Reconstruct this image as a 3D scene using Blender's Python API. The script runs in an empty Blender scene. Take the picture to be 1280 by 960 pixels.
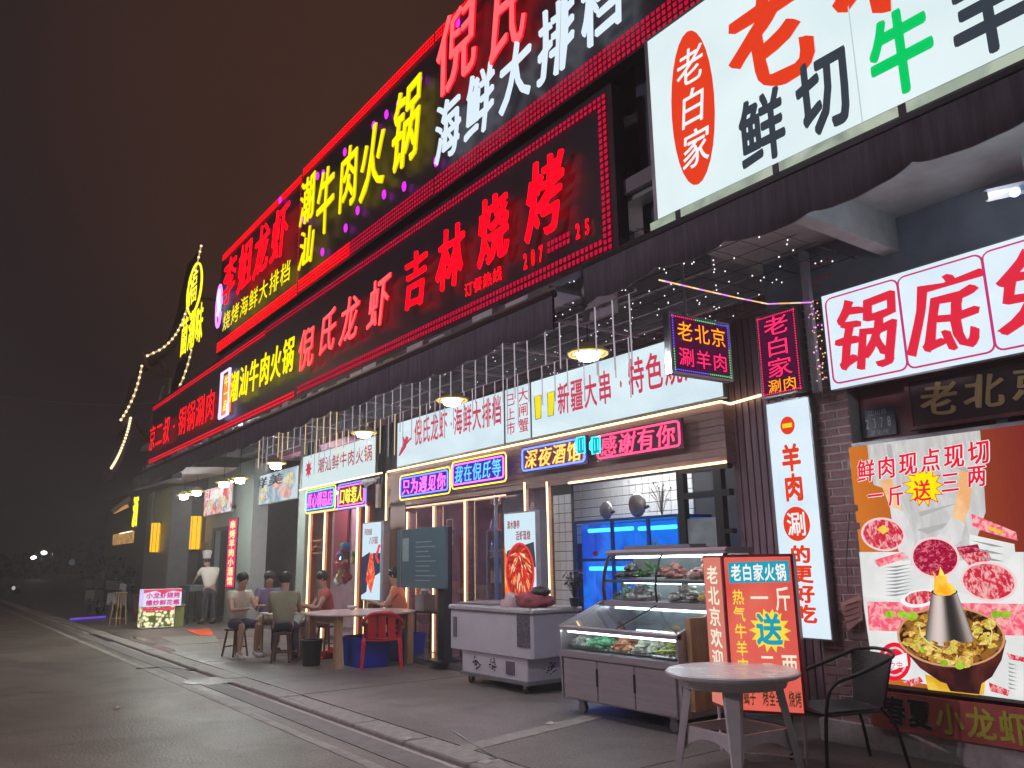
import bpy, math, random
from mathutils import Vector, Matrix
random.seed(7)
R = math.radians
scene = bpy.context.scene
C = scene.collection

# ------------------------------------------------------------------ camera
H = 1.5                                   # eye height above the pavement, m
FPX = 1000.0                              # focal length in px of the 1280 px wide photograph
_a = Vector((-105-640, 480-714, -FPX)).normalized()     # street direction (-X) seen by the camera
_t = -0.017                                             # slight roll
_w = -(_a.x*_t+_a.y)/_a.z
_Z = Vector((_t, 1, _w)).normalized()
_X = -_a
_Y = _Z.cross(_X)
ROT = Matrix((_X, _Y, _Z))                # camera axes -> world axes
cam_data = bpy.data.cameras.new('camera')
cam_data.sensor_width = 36
cam_data.lens = 36*FPX/1280
cam_data.clip_start = 0.05
cam_data.clip_end = 3000
cam = bpy.data.objects.new('camera', cam_data)
C.objects.link(cam)
cam.matrix_world = Matrix.Translation((0, 0, H)) @ ROT.to_4x4()
scene.camera = cam

def P(px, py, Y=None, Z=None, X=None):
    """survey helper: the real point at photo position px,py on the plane Y, Z or X"""
    r = ROT @ Vector((px-640, 480-py, -FPX))
    s = Y/r.y if Y is not None else ((Z-H)/r.z if Z is not None else X/r.x)
    return Vector((0, 0, H)) + r*s

# ------------------------------------------------------------------ world, night sky
wd = bpy.data.worlds.new('World')
scene.world = wd
wd.use_nodes = True
nt = wd.node_tree
nt.nodes.clear()
tc = nt.nodes.new('ShaderNodeTexCoord')
sep = nt.nodes.new('ShaderNodeSeparateXYZ')
nt.links.new(tc.outputs['Generated'], sep.inputs[0])
# signs' mist glow painted into the sky: brown round one direction, greyer away
dotn = nt.nodes.new('ShaderNodeVectorMath'); dotn.operation = 'DOT_PRODUCT'
nt.links.new(tc.outputs['Generated'], dotn.inputs[0])
dotn.inputs[1].default_value = (ROT @ Vector((430-640, 480-150, -FPX))).normalized()
rmp = nt.nodes.new('ShaderNodeValToRGB')
cr = rmp.color_ramp
cr.interpolation = 'EASE'
cr.elements[0].position = 0.55; cr.elements[0].color = (0.009, 0.0085, 0.011, 1)
cr.elements[1].position = 1.0; cr.elements[1].color = (0.041, 0.018, 0.012, 1)
e = cr.elements.new(0.92); e.color = (0.014, 0.010, 0.0105, 1)
nt.links.new(dotn.outputs['Value'], rmp.inputs[0])
nz = nt.nodes.new('ShaderNodeTexNoise')
nz.inputs['Scale'].default_value = 2.2
nz.inputs['Detail'].default_value = 3
nt.links.new(tc.outputs['Generated'], nz.inputs['Vector'])
mxn = nt.nodes.new('ShaderNodeMapRange')
mxn.inputs['To Min'].default_value = 0.6
mxn.inputs['To Max'].default_value = 1.4
nt.links.new(nz.outputs['Fac'], mxn.inputs['Value'])
bg = nt.nodes.new('ShaderNodeBackground')
nt.links.new(rmp.outputs[0], bg.inputs['Color'])
nt.links.new(mxn.outputs[0], bg.inputs['Strength'])
wo = nt.nodes.new('ShaderNodeOutputWorld')
nt.links.new(bg.outputs[0], wo.inputs['Surface'])

scene.view_settings.view_transform = 'Standard'
scene.view_settings.look = 'None'
scene.view_settings.exposure = 0.12
scene.view_settings.gamma = 1.0
scene.render.engine = 'CYCLES'
scene.cycles.use_denoising = True
scene.cycles.sample_clamp_indirect = 3.0
scene.cycles.sample_clamp_direct = 0.0
scene.cycles.max_bounces = 6
scene.cycles.diffuse_bounces = 3
scene.cycles.glossy_bounces = 3
scene.cycles.transmission_bounces = 6
scene.cycles.transparent_max_bounces = 12
scene.cycles.volume_bounces = 0
scene.cycles.caustics_reflective = False
scene.cycles.caustics_refractive = False

# ------------------------------------------------------------------ materials
_mats = {}
def pbr(name, col, rough=0.6, metal=0.0, var=0.15, scale=6.0, bump=0.0, spec=0.5, stretch=(1, 1, 1), coat=0.0, dirt=None):
    if name in _mats: return _mats[name]
    m = bpy.data.materials.new(name); m.use_nodes = True
    n = m.node_tree.nodes; l = m.node_tree.links
    b = n['Principled BSDF']
    b.inputs['Roughness'].default_value = rough
    b.inputs['Metallic'].default_value = metal
    b.inputs['Specular IOR Level'].default_value = spec
    b.inputs['Coat Weight'].default_value = coat
    t = n.new('ShaderNodeTexCoord'); mp = n.new('ShaderNodeMapping')
    mp.inputs['Scale'].default_value = stretch
    l.new(t.outputs['Object'], mp.inputs['Vector'])
    z = n.new('ShaderNodeTexNoise'); z.inputs['Scale'].default_value = scale; z.inputs['Detail'].default_value = 6
    z.inputs['Roughness'].default_value = 0.65
    l.new(mp.outputs[0], z.inputs['Vector'])
    r = n.new('ShaderNodeValToRGB')
    d = dirt or tuple(c*(1-var) for c in col)
    r.color_ramp.elements[0].position = 0.3; r.color_ramp.elements[1].position = 0.7
    r.color_ramp.elements[0].color = (*d, 1)
    r.color_ramp.elements[1].color = (*[min(1, c*(1+var)) for c in col], 1)
    l.new(z.outputs['Fac'], r.inputs[0]); l.new(r.outputs[0], b.inputs['Base Color'])
    mr = n.new('ShaderNodeMapRange'); mr.inputs['To Min'].default_value = max(0.02, rough*0.8); mr.inputs['To Max'].default_value = min(1, rough*1.2)
    l.new(z.outputs['Fac'], mr.inputs['Value']); l.new(mr.outputs[0], b.inputs['Roughness'])
    if bump:
        bp = n.new('ShaderNodeBump'); bp.inputs['Strength'].default_value = bump; bp.inputs['Distance'].default_value = 0.01
        l.new(z.outputs['Fac'], bp.inputs['Height']); l.new(bp.outputs[0], b.inputs['Normal'])
    _mats[name] = m
    return m

def ground_mat(name, col, rough=0.6, joint=None):
    m = bpy.data.materials.new(name); m.use_nodes = True
    n = m.node_tree.nodes; l = m.node_tree.links; b = n['Principled BSDF']
    t = n.new('ShaderNodeTexCoord')
    def noise(sc, det, dist=0.0):
        z = n.new('ShaderNodeTexNoise'); z.inputs['Scale'].default_value = sc; z.inputs['Detail'].default_value = det; z.inputs['Distortion'].default_value = dist
        l.new(t.outputs['Object'], z.inputs['Vector']); return z.outputs['Fac']
    def ramp(src, a, c, lo, hi):
        r = n.new('ShaderNodeValToRGB'); r.color_ramp.elements[0].position = lo; r.color_ramp.elements[1].position = hi
        r.color_ramp.elements[0].color = (*a, 1); r.color_ramp.elements[1].color = (*c, 1); l.new(src, r.inputs[0]); return r.outputs[0]
    def mul(a, b_, f=1.0):
        x = n.new('ShaderNodeMix'); x.data_type = 'RGBA'; x.blend_type = 'MULTIPLY'; x.inputs[0].default_value = f
        l.new(a, x.inputs[6]); l.new(b_, x.inputs[7]); return x.outputs[2]
    big = ramp(noise(.35, 5, .6), tuple(c*.78 for c in col), tuple(c*1.1 for c in col), .35, .62)
    stain = ramp(noise(1.4, 8, 1.0), (.68,.66,.64), (1,1,1), .34, .52)
    grit = ramp(noise(55, 4), (.62,.60,.58), (1.25,1.25,1.25), .36, .64)
    spots = ramp(noise(9, 2), (.72,.7,.7), (1,1,1), .30, .36)
    l.new(mul(mul(mul(big, stain, .8), grit, .9), spots, .8), b.inputs['Base Color'])
    rr = n.new('ShaderNodeMapRange'); rr.inputs['To Min'].default_value = rough*.55; rr.inputs['To Max'].default_value = rough*1.25
    l.new(noise(1.1, 6, 1.0), rr.inputs['Value']); l.new(rr.outputs[0], b.inputs['Roughness'])
    bp = n.new('ShaderNodeBump'); bp.inputs['Strength'].default_value = .55; bp.inputs['Distance'].default_value = .012
    l.new(noise(38, 6), bp.inputs['Height']); l.new(bp.outputs[0], b.inputs['Normal'])
    _mats[name] = m
    return m

def em(name, col, strength=1.0, sample=True, col2=None, scale=8.0, stretch=(1, 1, 1), lo=0.42, hi=0.58, vor=False):
    """a lit or back-lit surface; col2 mixes in a second colour by noise"""
    if name in _mats: return _mats[name]
    m = bpy.data.materials.new(name); m.use_nodes = True
    n = m.node_tree.nodes; l = m.node_tree.links
    n.clear()
    o = n.new('ShaderNodeOutputMaterial'); x = n.new('ShaderNodeEmission')
    x.inputs['Color'].default_value = (*col, 1); x.inputs['Strength'].default_value = strength
    if col2 is not None:
        t = n.new('ShaderNodeTexCoord'); mp = n.new('ShaderNodeMapping'); mp.inputs['Scale'].default_value = stretch
        l.new(t.outputs['Object'], mp.inputs['Vector'])
        if vor:
            z = n.new('ShaderNodeTexVoronoi'); z.inputs['Scale'].default_value = scale; out = z.outputs['Distance']
        else:
            z = n.new('ShaderNodeTexNoise'); z.inputs['Scale'].default_value = scale; z.inputs['Detail'].default_value = 4; out = z.outputs['Fac']
            z.inputs['Distortion'].default_value = 0.8
        l.new(mp.outputs[0], z.inputs['Vector'])
        r = n.new('ShaderNodeValToRGB'); r.color_ramp.elements[0].position = lo; r.color_ramp.elements[1].position = hi
        r.color_ramp.elements[0].color = (*col, 1); r.color_ramp.elements[1].color = (*col2, 1)
        l.new(out, r.inputs[0]); l.new(r.outputs[0], x.inputs['Color'])
    l.new(x.outputs[0], o.inputs['Surface'])
    if not sample: m.cycles.emission_sampling = 'NONE'
    _mats[name] = m
    return m

def glass_mat(name, tint=(0.9, 0.95, 1.0), gloss=0.15, rough=0.03):
    if name in _mats: return _mats[name]
    m = bpy.data.materials.new(name); m.use_nodes = True
    n = m.node_tree.nodes; l = m.node_tree.links; n.clear()
    o = n.new('ShaderNodeOutputMaterial'); mix = n.new('ShaderNodeMixShader')
    fr = n.new('ShaderNodeLayerWeight'); fr.inputs['Blend'].default_value = gloss
    mr = n.new('ShaderNodeMapRange'); mr.inputs['To Min'].default_value = gloss*0.5; mr.inputs['To Max'].default_value = 0.9
    t = n.new('ShaderNodeBsdfTransparent'); t.inputs['Color'].default_value = (*tint, 1)
    g = n.new('ShaderNodeBsdfGlossy'); g.inputs['Roughness'].default_value = rough
    l.new(fr.outputs['Facing'], mr.inputs['Value']); l.new(mr.outputs[0], mix.inputs[0])
    l.new(t.outputs[0], mix.inputs[1]); l.new(g.outputs[0], mix.inputs[2]); l.new(mix.outputs[0], o.inputs['Surface'])
    _mats[name] = m
    return m

# ------------------------------------------------------------------ mesh builder
class MB:
    def __init__(s): s.v = []; s.f = []; s.m = []; s.mats = []; s.cur = 0; s.xf = None; s.smooth = False
    def mat(s, m):
        if m not in s.mats: s.mats.append(m)
        s.cur = s.mats.index(m); return s
    def add(s, vs, fs):
        o = len(s.v)
        for p in vs:
            p = Vector(p)
            s.v.append(s.xf @ p if s.xf is not None else p)
        for f in fs: s.f.append([i+o for i in f]); s.m.append(s.cur)
        return s
    def box(s, x0, x1, y0, y1, z0, z1):
        return s.add([(x0,y0,z0),(x1,y0,z0),(x1,y1,z0),(x0,y1,z0),(x0,y0,z1),(x1,y0,z1),(x1,y1,z1),(x0,y1,z1)],
                     [(0,3,2,1),(4,5,6,7),(0,1,5,4),(1,2,6,5),(2,3,7,6),(3,0,4,7)])
    def bev(s, x0, x1, y0, y1, z0, z1, b=0.01):
        """box with chamfered vertical and top edges"""
        def ring(d, z): return [(x0+d,y0,z),(x1-d,y0,z),(x1,y0+d,z),(x1,y1-d,z),(x1-d,y1,z),(x0+d,y1,z),(x0,y1-d,z),(x0,y0+d,z)]
        def ins(z):
            return [(x0+b,y0+b,z),(x1-b,y0+b,z),(x1-b,y0+b,z),(x1-b,y1-b,z),(x1-b,y1-b,z),(x0+b,y1-b,z),(x0+b,y1-b,z),(x0+b,y0+b,z)]
        v = ring(b, z0) + ring(b, z1-b) + ins(z1)
        f = [tuple(range(7,-1,-1))]
        for k in (0, 8):
            for i in range(8):
                j = (i+1) % 8; f.append((k+i, k+j, k+8+j, k+8+i))
        f.append((16,17,19,21)); 
        return s.add(v, f)
    def quad(s, a, b, c, d): return s.add([a,b,c,d], [(0,1,2,3)])
    def poly(s, pts): return s.add(pts, [tuple(range(len(pts)))])
    def prism(s, pts, off):
        """polygon pts extruded by vector off"""
        n = len(pts); off = Vector(off)
        v = [Vector(p) for p in pts] + [Vector(p)+off for p in pts]
        f = [tuple(range(n)), tuple(range(2*n-1, n-1, -1))] + [(i, (i+1) % n, n+(i+1) % n, n+i) for i in range(n)]
        return s.add(v, f)
    def tube(s, pts, r, n=6, caps=True):
        pts = [Vector(p) for p in pts]; k = len(pts)
        rs = r if isinstance(r, (list, tuple)) else [r]*k
        v = []; f = []
        up = Vector((0.13, 0.21, 1)).normalized()
        for i, p in enumerate(pts):
            d = (pts[min(i+1, k-1)]-pts[max(i-1, 0)])
            d = d.normalized() if d.length > 1e-9 else Vector((0,0,1))
            if abs(d.dot(up)) > 0.97: up = Vector((1, 0.1, 0)).normalized()
            a = d.cross(up).normalized(); b = d.cross(a)
            for j in range(n):
                t = 2*math.pi*j/n
                v.append(p+(a*math.cos(t)+b*math.sin(t))*rs[i])
        for i in range(k-1):
            for j in range(n):
                f.append((i*n+j, i*n+(j+1) % n, (i+1)*n+(j+1) % n, (i+1)*n+j))
        if caps: f.append(tuple(range(n-1,-1,-1))); f.append(tuple(range((k-1)*n, k*n)))
        return s.add(v, f)
    def lathe(s, c, prof, n=16, axis='z', cap=True):
        """prof = [(radius, height)...] about c"""
        c = Vector(c); v = []; f = []
        for r, h in prof:
            for j in range(n):
                t = 2*math.pi*j/n; a, b = r*math.cos(t), r*math.sin(t)
                v.append(c+(Vector((a,b,h)) if axis == 'z' else Vector((a,h,b)) if axis == 'y' else Vector((h,a,b))))
        for i in range(len(prof)-1):
            for j in range(n): f.append((i*n+j, i*n+(j+1) % n, (i+1)*n+(j+1) % n, (i+1)*n+j))
        if cap: f.append(tuple(range(n-1,-1,-1))); f.append(tuple(range((len(prof)-1)*n, len(prof)*n)))
        return s.add(v, f)
    def blob(s, c, r, n=8, m=5, jit=0.0, sq=(1,1,1)):
        c = Vector(c); v = []; f = []
        for i in range(m+1):
            ph = math.pi*i/m
            for j in range(n):
                t = 2*math.pi*j/n
                q = r*(1+random.uniform(-jit, jit))
                v.append(c+Vector((q*math.sin(ph)*math.cos(t)*sq[0], q*math.sin(ph)*math.sin(t)*sq[1], q*math.cos(ph)*sq[2])))
        for i in range(m):
            for j in range(n): f.append((i*n+j, (i+1)*n+j, (i+1)*n+(j+1) % n, i*n+(j+1) % n))
        return s.add(v, f)
    def build(s, name, mat=None, parent=None, smooth=False, local=False):
        me = bpy.data.meshes.new(name)
        off = Vector((0,0,0)); q = parent
        while q is not None and not local: off += q.location; q = q.parent
        me.from_pydata([tuple(p-off) for p in s.v], [], s.f)
        if s.mats:
            for m in s.mats: me.materials.append(m)
            me.polygons.foreach_set('material_index', s.m)
        elif mat: me.materials.append(mat)
        if smooth: me.polygons.foreach_set('use_smooth', [True]*len(me.polygons))
        me.update()
        o = bpy.data.objects.new(name, me); C.objects.link(o)
        if parent is not None: o.parent = parent
        return o

def tag(o, label=None, cat=None, group=None, kind=None):
    if label: o['label'] = label
    if cat: o['category'] = cat
    if group: o['group'] = group
    if kind: o['kind'] = kind
    return o
def thing(name, label, cat, loc, group=None):
    o = bpy.data.objects.new(name, None); C.objects.link(o); o.location = Vector(loc)
    o.empty_display_size = 0.1
    return tag(o, label, cat, group)
def copy_tree(o, parent=None, loc=None, rz=None):
    c = o.copy(); C.objects.link(c); c.parent = parent
    if loc is not None: c.location = Vector(loc)
    if rz is not None: c.rotation_euler = (0, 0, rz)
    for ch in list(o.children): copy_tree(ch, c)
    return c
def bx(name, x0, x1, y0, y1, z0, z1, m, parent=None): return MB().box(x0,x1,y0,y1,z0,z1).build(name, m, parent)

# ------------------------------------------------------------------ lettering
_font = bpy.data.curves.new('glyph', 'FONT')
_font.resolution_u = 3
_font_o = bpy.data.objects.new('glyph', _font)
C.objects.link(_font_o)
_gl = {}
def glyph(ch, off):
    k = (ch, off)
    if k not in _gl:
        _font.body = ch; _font.offset = off
        _font_o.update_tag()
        dg = bpy.context.evaluated_depsgraph_get(); dg.update()
        me = bpy.data.meshes.new_from_object(_font_o.evaluated_get(dg))
        vs = [(v.co.x, v.co.y+0.12) for v in me.vertices]
        fs = [tuple(p.vertices) for p in me.polygons]
        bpy.data.meshes.remove(me)
        if vs and ord(ch) < 0x2000:
            x0 = min(v[0] for v in vs); x1 = max(v[0] for v in vs); vs = [(v[0]+0.5-(x0+x1)/2, v[1]) for v in vs]
        _gl[k] = (vs, fs)
    return _gl[k]
def put(mb, ch, o, u, v, w, h, off=0.0, depth=0.0, brush=0.0, shear=0.0, rise=0.0):
    """one character in the cell that starts at o (lower left), along u (width w) and v (height h), raised by depth towards u x v"""
    if ch == ' ': return
    o = Vector(o); u = Vector(u).normalized(); v = Vector(v).normalized(); nrm = u.cross(v)
    base = 0.0; s = off
    vs, fs = glyph(ch, base)
    if brush: nib = (brush*.75+s*.55, -brush*0.4-s*.2); sh = [(nib[0]*k, nib[1]*k) for k in ((-1, -.75, -.5, -.25, 0, .25, .5, .75, 1) if w > .5 else (-1, -.5, 0, .5, 1))]+([(s*.3, s*.4), (-s*.3, -s*.4)] if s else [])
    elif s: sh = [(s, s), (-s, s), (s, -s), (-s, -s), (s*1.3, 0), (-s*1.3, 0), (0, s*1.3), (0, -s*1.3)]
    else: sh = [(0, 0)]
    rnd = random.Random(ord(ch)*7+int(w*100))
    jt = [(rnd.uniform(-1, 1)*min(brush, .01)*.6, rnd.uniform(-1, 1)*min(brush, .01)*.6) for _ in vs]
    cnt = {}
    if depth > 0.004:
        for f in fs:
            for i in range(len(f)):
                a, b = f[i], f[(i+1) % len(f)]
                cnt[(min(a,b), max(a,b))] = cnt.get((min(a,b), max(a,b)), 0)+1
    ed = [e for e, c in cnt.items() if c == 1]
    for k, (sx, sy) in enumerate(sh):
        pts = []
        for (x, y), (jx, jy) in zip(vs, jt):
            if brush:
                x += jx; y += jy
                x += brush*1.6*math.sin(y*5+ord(ch)); y += brush*1.6*math.sin(x*5+1)
            x += sx; y += sy
            x += shear*(y-0.5); y += rise*(x-0.5)
            pts.append((x, y))
        dd = depth-k*.0005
        front = [o+u*(x*w)+v*(y*h)+nrm*dd for x, y in pts]
        mb.add(front, fs)
        if ed:
            back = [p-nrm*depth*0.45 for p in front]; n = len(front)
            mb.add(front+back, [(a, b, b+n, a+n) for a, b in ed])
def line(mb, s, o, u, v, w, h, **k):
    """a row of characters filling width w"""
    n = len(s); cw = w/n; u = Vector(u).normalized()
    sz = min(cw*0.98, h) if not k.pop('fill', True) else None
    for i, ch in enumerate(s):
        put(mb, ch, Vector(o)+u*(cw*(i+0.03)), u, v, cw*0.94, h, **k)
def column(mb, s, o, u, v, w, h, **k):
    """a column of characters from the top; o = lower left of the whole column"""
    n = len(s); ch_ = h/n; v = Vector(v).normalized()
    for i, c in enumerate(s):
        put(mb, c, Vector(o)+v*(h-ch_*(i+0.97)), u, v, w, ch_*0.94, **k)
UX = Vector((1,0,0)); UZ = Vector((0,0,1))
def rowY(mb, s, x0, x1, z0, z1, Y, **k):      # row on a wall facing the street
    line(mb, s, (x0, Y, z0), UX, UZ, x1-x0, z1-z0, **k)
def colY(mb, s, x0, x1, z0, z1, Y, **k):
    column(mb, s, (x0, Y, z0), UX, UZ, x1-x0, z1-z0, **k)
def ell(cx, cz, rx, rz, Y, n=28, a0=0, a1=2*math.pi):
    return [(cx+rx*math.cos(a0+(a1-a0)*i/n), Y, cz+rz*math.sin(a0+(a1-a0)*i/n)) for i in range(n)]
def star(cx, cz, rx, rz, Y, n=14, inn=0.68, seed=1):
    rnd = random.Random(seed)
    return [(cx+(1 if i % 2 == 0 else inn)*rx*math.cos(math.pi*i/n)*(1+rnd.uniform(-.08,.08)), Y, cz+(1 if i % 2 == 0 else inn)*rz*math.sin(math.pi*i/n)) for i in range(2*n)]
# ------------------------------------------------------------------ materials in use
M_road = ground_mat('road_concrete', (0.195, 0.168, 0.135), 0.58)
M_pave = ground_mat('pavement_concrete', (0.205, 0.18, 0.165), 0.5)
M_kerb = pbr('kerb_concrete', (0.33, 0.30, 0.27), 0.7, var=0.25, scale=9, bump=0.4)
M_board = pbr('sign_board', (0.034, 0.030, 0.044), 0.35, var=0.2, scale=2.0)
M_dark = pbr('dark_metal', (0.03, 0.03, 0.034), 0.45, metal=0.3)
M_black = pbr('black_plastic', (0.016, 0.016, 0.018), 0.4)
M_frame = pbr('grey_metal', (0.32, 0.33, 0.34), 0.35, metal=0.7)
M_steel = pbr('stainless_steel', (0.56, 0.49, 0.53), 0.34, metal=0.6, var=0.12, scale=3, stretch=(1, 1, 14))
M_wood = pbr('wood_plank', (0.33, 0.20, 0.19), 0.5, var=0.4, scale=9, stretch=(0.5, 1, 7), bump=0.2)
M_woodd = pbr('dark_wood_slat', (0.25, 0.15, 0.18), 0.5, var=0.35, scale=7, stretch=(6, 1, 0.4), bump=0.2)
M_oak = pbr('oak_wood', (0.48, 0.29, 0.15), 0.5, var=0.3, scale=12, stretch=(1, 1, 0.2))
M_maroon = pbr('maroon_wood', (0.20, 0.055, 0.065), 0.45, var=0.25, scale=5, stretch=(4, 1, .5))
M_soffit = pbr('soffit_sheet', (0.30, 0.29, 0.32), 0.7, var=0.3, scale=1.5)
M_ceil = pbr('ceiling_concrete', (0.42, 0.46, 0.47), 0.75, var=0.25, scale=2.5, bump=0.2)
M_valance = pbr('awning_fabric', (0.17, 0.155, 0.19), 0.85, var=0.38, scale=3, stretch=(6, 1, 0.5))
M_brick = pbr('brick_dark', (0.29, 0.17, 0.175), 0.8, var=0.3, scale=20, bump=0.4)
M_mortar = pbr('mortar', (0.55, 0.50, 0.49), 0.9, var=0.2, scale=20)
M_tile = pbr('white_tile', (0.74, 0.75, 0.72), 0.18, var=0.05, scale=5)
M_grout = pbr('tile_grout', (0.05, 0.05, 0.055), 0.8)
M_grey = pbr('grey_wall', (0.32, 0.33, 0.32), 0.6, var=0.12, scale=4)
M_beige = pbr('beige_wall', (0.55, 0.46, 0.34), 0.6, var=0.15, scale=3)
M_glass = glass_mat('clear_glass', (0.93, 0.96, 1.0), 0.12)
M_glassd = glass_mat('door_glass', (0.80, 0.78, 0.88), 0.2)
M_white = pbr('white_plastic', (0.80, 0.78, 0.80), 0.27, var=0.06, scale=4)
M_freez = pbr('freezer_enamel', (0.60, 0.56, 0.62), 0.35, var=0.06, scale=3)
M_redp = pbr('red_plastic', (0.62, 0.02, 0.035), 0.38, var=0.1)
M_bluep = pbr('blue_plastic', (0.015, 0.04, 0.50), 0.4, var=0.1)
M_skin = pbr('skin', (0.50, 0.29, 0.21), 0.55, var=0.08)
M_hair = pbr('hair', (0.018, 0.014, 0.012), 0.5)
M_inter = pbr('interior_wall', (0.32, 0.22, 0.24), 0.6, var=0.5, scale=1.5)
M_roof = pbr('roof_tile', (0.10, 0.075, 0.07), 0.8, var=0.3, scale=8)

E_red = em('led_red', (1.0, 0.0, 0.008), 2.0)
E_pink = em('led_pink_red', (1.0, 0.03, 0.045), 1.7)
E_redd = em('led_red_dots', (0.66, 0.002, 0.04), .85, sample=False)
E_redb = em('led_red_dots_bright', (1.0, 0.0, 0.006), 2.2)
E_yel = em('led_yellow', (0.97, 0.80, 0.0), 1.25)
E_yeln = em('led_yellow_thin', (0.95, 0.85, 0.02), 1.4)
E_mag = em('led_magenta', (0.85, 0.03, 1.0), 1.1, sample=False)
E_whl = em('led_white_letter', (0.72, 0.84, 0.95), 1.0)
E_box = em('backlit_white', (0.66, 0.79, 0.82), 1.0, col2=(0.78, 0.89, 0.91), scale=.9, lo=.3, hi=.7)  # backlight hot spots painted as paler noise, also on the next two
E_box2 = em('backlit_white_cool', (0.64, 0.78, 0.89), 1.0, col2=(0.78, 0.89, 0.97), scale=1.3, lo=.3, hi=.7)
E_wsign = em('shop_sign_white', (0.56, 0.70, 0.77), 1.05, col2=(0.72, 0.85, 0.90), scale=.9, stretch=(.6,1,2), lo=.3, hi=.7)
E_wsign2 = em('shop_sign_grey', (0.60, 0.72, 0.74), 1.1)
P_red = em('print_red', (0.75, 0.045, 0.012), 1.0)
P_red2 = em('print_crimson', (0.72, 0.02, 0.05), 1.0)
P_redl = em('print_line_red', (0.55, 0.03, 0.16), 1.0)
P_dred = em('print_sign_red', (0.62, 0.035, 0.09), 0.9)
P_black = em('print_black', (0.035, 0.045, 0.06), 1.0)
P_green = em('print_green', (0.0, 0.56, 0.12), 1.0)
P_white = em('print_white', (0.85, 0.87, 0.88), 1.0)
E_strip = em('warm_led_strip', (1.0, 0.72, 0.36), 3.2)
E_stripd = em('warm_led_strip_front', (1.0, 0.60, 0.40), 1.7)
E_bulb = em('lamp_bulb', (0.90, 0.90, 1.0), 240.0)
E_lant = em('lantern_yellow', (1.0, 0.50, 0.0), 1.3)

# ------------------------------------------------------------------ ground
def struct(name, mb, m=None, parent=None):
    o = mb.build(name, m, parent)
    if parent is None: o['kind'] = 'structure'
    return o
g = MB().box(-240, 60, -90, 3.42, -0.30, 0.0); struct('road', g, M_road)
g = MB().box(-240, 60, 3.86, 140, -0.302, 0.0); struct('pavement', g, M_pave)
kerb = struct('kerb', MB().box(-120, 20, 3.42, 3.86, -0.30, -0.03), M_mortar)
ks = MB().bev(-0.49, 0.49, 0.02, 0.30, -0.028, 0.012, 0.012).build('kerb_stone', M_kerb, kerb)
ks.location = (-3, 3.52, 0)
for i in range(1, 34):
    c = ks.copy(); C.objects.link(c); c.parent = kerb; c.location = (-3-i*1.0, 3.52+random.uniform(-.006,.006), random.uniform(-.004,.005))
g = MB()
g.mat(pbr('gutter_edge', (0.21, 0.19, 0.175), 0.7, var=0.3, scale=7, bump=0.4)).box(-60, 12, 3.16, 3.40, 0.0, 0.006)
struct('gutter_edging', g)
# paler concrete joint that crosses the pavement towards the display case, a pale worn lane line and cracks
g = MB().mat(M_kerb)
a = P(560, 936, Z=0); b = P(740, 893, Z=0)
g.prism([(a.x, a.y, 0), (a.x+.22, a.y-.02, 0), (b.x+.2, b.y-.02, 0), (b.x, b.y, 0)], (0,0,.004))
struct('pavement_joint', g)
g = MB().mat(pbr('joint_dirt', (.09,.08,.07), .9))
for i in range(9):
    x = -9.6-i*4.2; g.box(x, x+.008, 3.87, 6.32, 0, .003)
for x in (-4.6, -2.4): g.box(x, x+.012, 3.87, 6.2, 0, .003)
struct('slab_joint', g)
rs = random.Random(12)
for px, py, w_, lb_ in ((508,924,.05,'small white paper scrap on the kerb stones'),(606,953,.06,'crumpled white scrap near the bottom edge of the road'),(146,885,.05,'tiny scrap on the dark road left of the manhole cover'),(688,905,.05,'white scrap on the pavement before the display case')):
    q = P(px, py, Z=0.012); t = MB().mat(pbr('scrap_paper', (.6,.58,.52), .8)).add([(q.x-w_,q.y-w_*.6,.013),(q.x+w_,q.y-w_*.5,.016),(q.x+w_*.8,q.y+w_*.7,.03),(q.x-w_*.9,q.y+w_*.5,.014),(q.x,q.y,.036)], [(0,1,4),(1,2,4),(2,3,4),(3,0,4)]).build('paper_scrap', None); tag(t, lb_, 'litter')
g = MB().mat(pbr('worn_paint', (0.34, 0.32, 0.29), 0.7, var=0.5, scale=3, dirt=(0.17, 0.15, 0.135)))
g.box(-60, 8, 2.92, 3.02, 0.0, 0.004)
struct('lane_line', g)
g = MB().mat(pbr('manhole_metal', (0.42, 0.44, 0.40), 0.25, var=0.2, scale=14, bump=.3))
c0 = P(264, 851, Z=0)
g.lathe((c0.x, c0.y, 0), [(0.36, 0), (0.36, 0.006), (0.33, 0.008)], 24)
tag(g.build('manhole_cover', None), 'pale round manhole cover on the road beside the kerb', 'manhole cover')
g = MB().mat(M_black)
for pts in ([(170,836),(205,834),(240,838),(262,833)], [(270,838),(300,852),(340,866),(380,880)], [(560,910),(600,935),(640,958)]):
    g.tube([Vector((*P(x, y, Z=0.004).xy, 0.003)) for x, y in pts], 0.008, 4)
o = g.build('asphalt_crack', None); o['kind'] = 'structure'
# shop platform, slightly raised, polished
g = MB().mat(pbr('platform_tile', (0.16, 0.145, 0.14), 0.22, var=0.25, scale=2))
g.box(-13.6, -5.6, 6.33, 12, 0.0, 0.09); struct('shop_platform', g)
g = MB().mat(M_mortar).box(-4.3, 2.0, 6.28, 6.75, 0.0, 0.17); struct('door_step', g)
# puddles near the far light box
g = MB().mat(pbr('puddle_water', (0.05,0.05,0.05), 0.22, spec=0.8, var=0.05))
for px, py, rx, ry in ((165,804,.9,.16),(205,811,.7,.12),(125,797,1.2,.2),(180,800,1.0,.1)):
    q = P(px, py, Z=0)
    g.poly([(q.x+rx*math.cos(t*.45)*(1+.2*math.sin(t*3)), q.y+ry*math.sin(t*.45), .0045+0.0*t) for t in range(14)])
o = g.build('puddle', None); tag(o, kind='structure')

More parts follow.
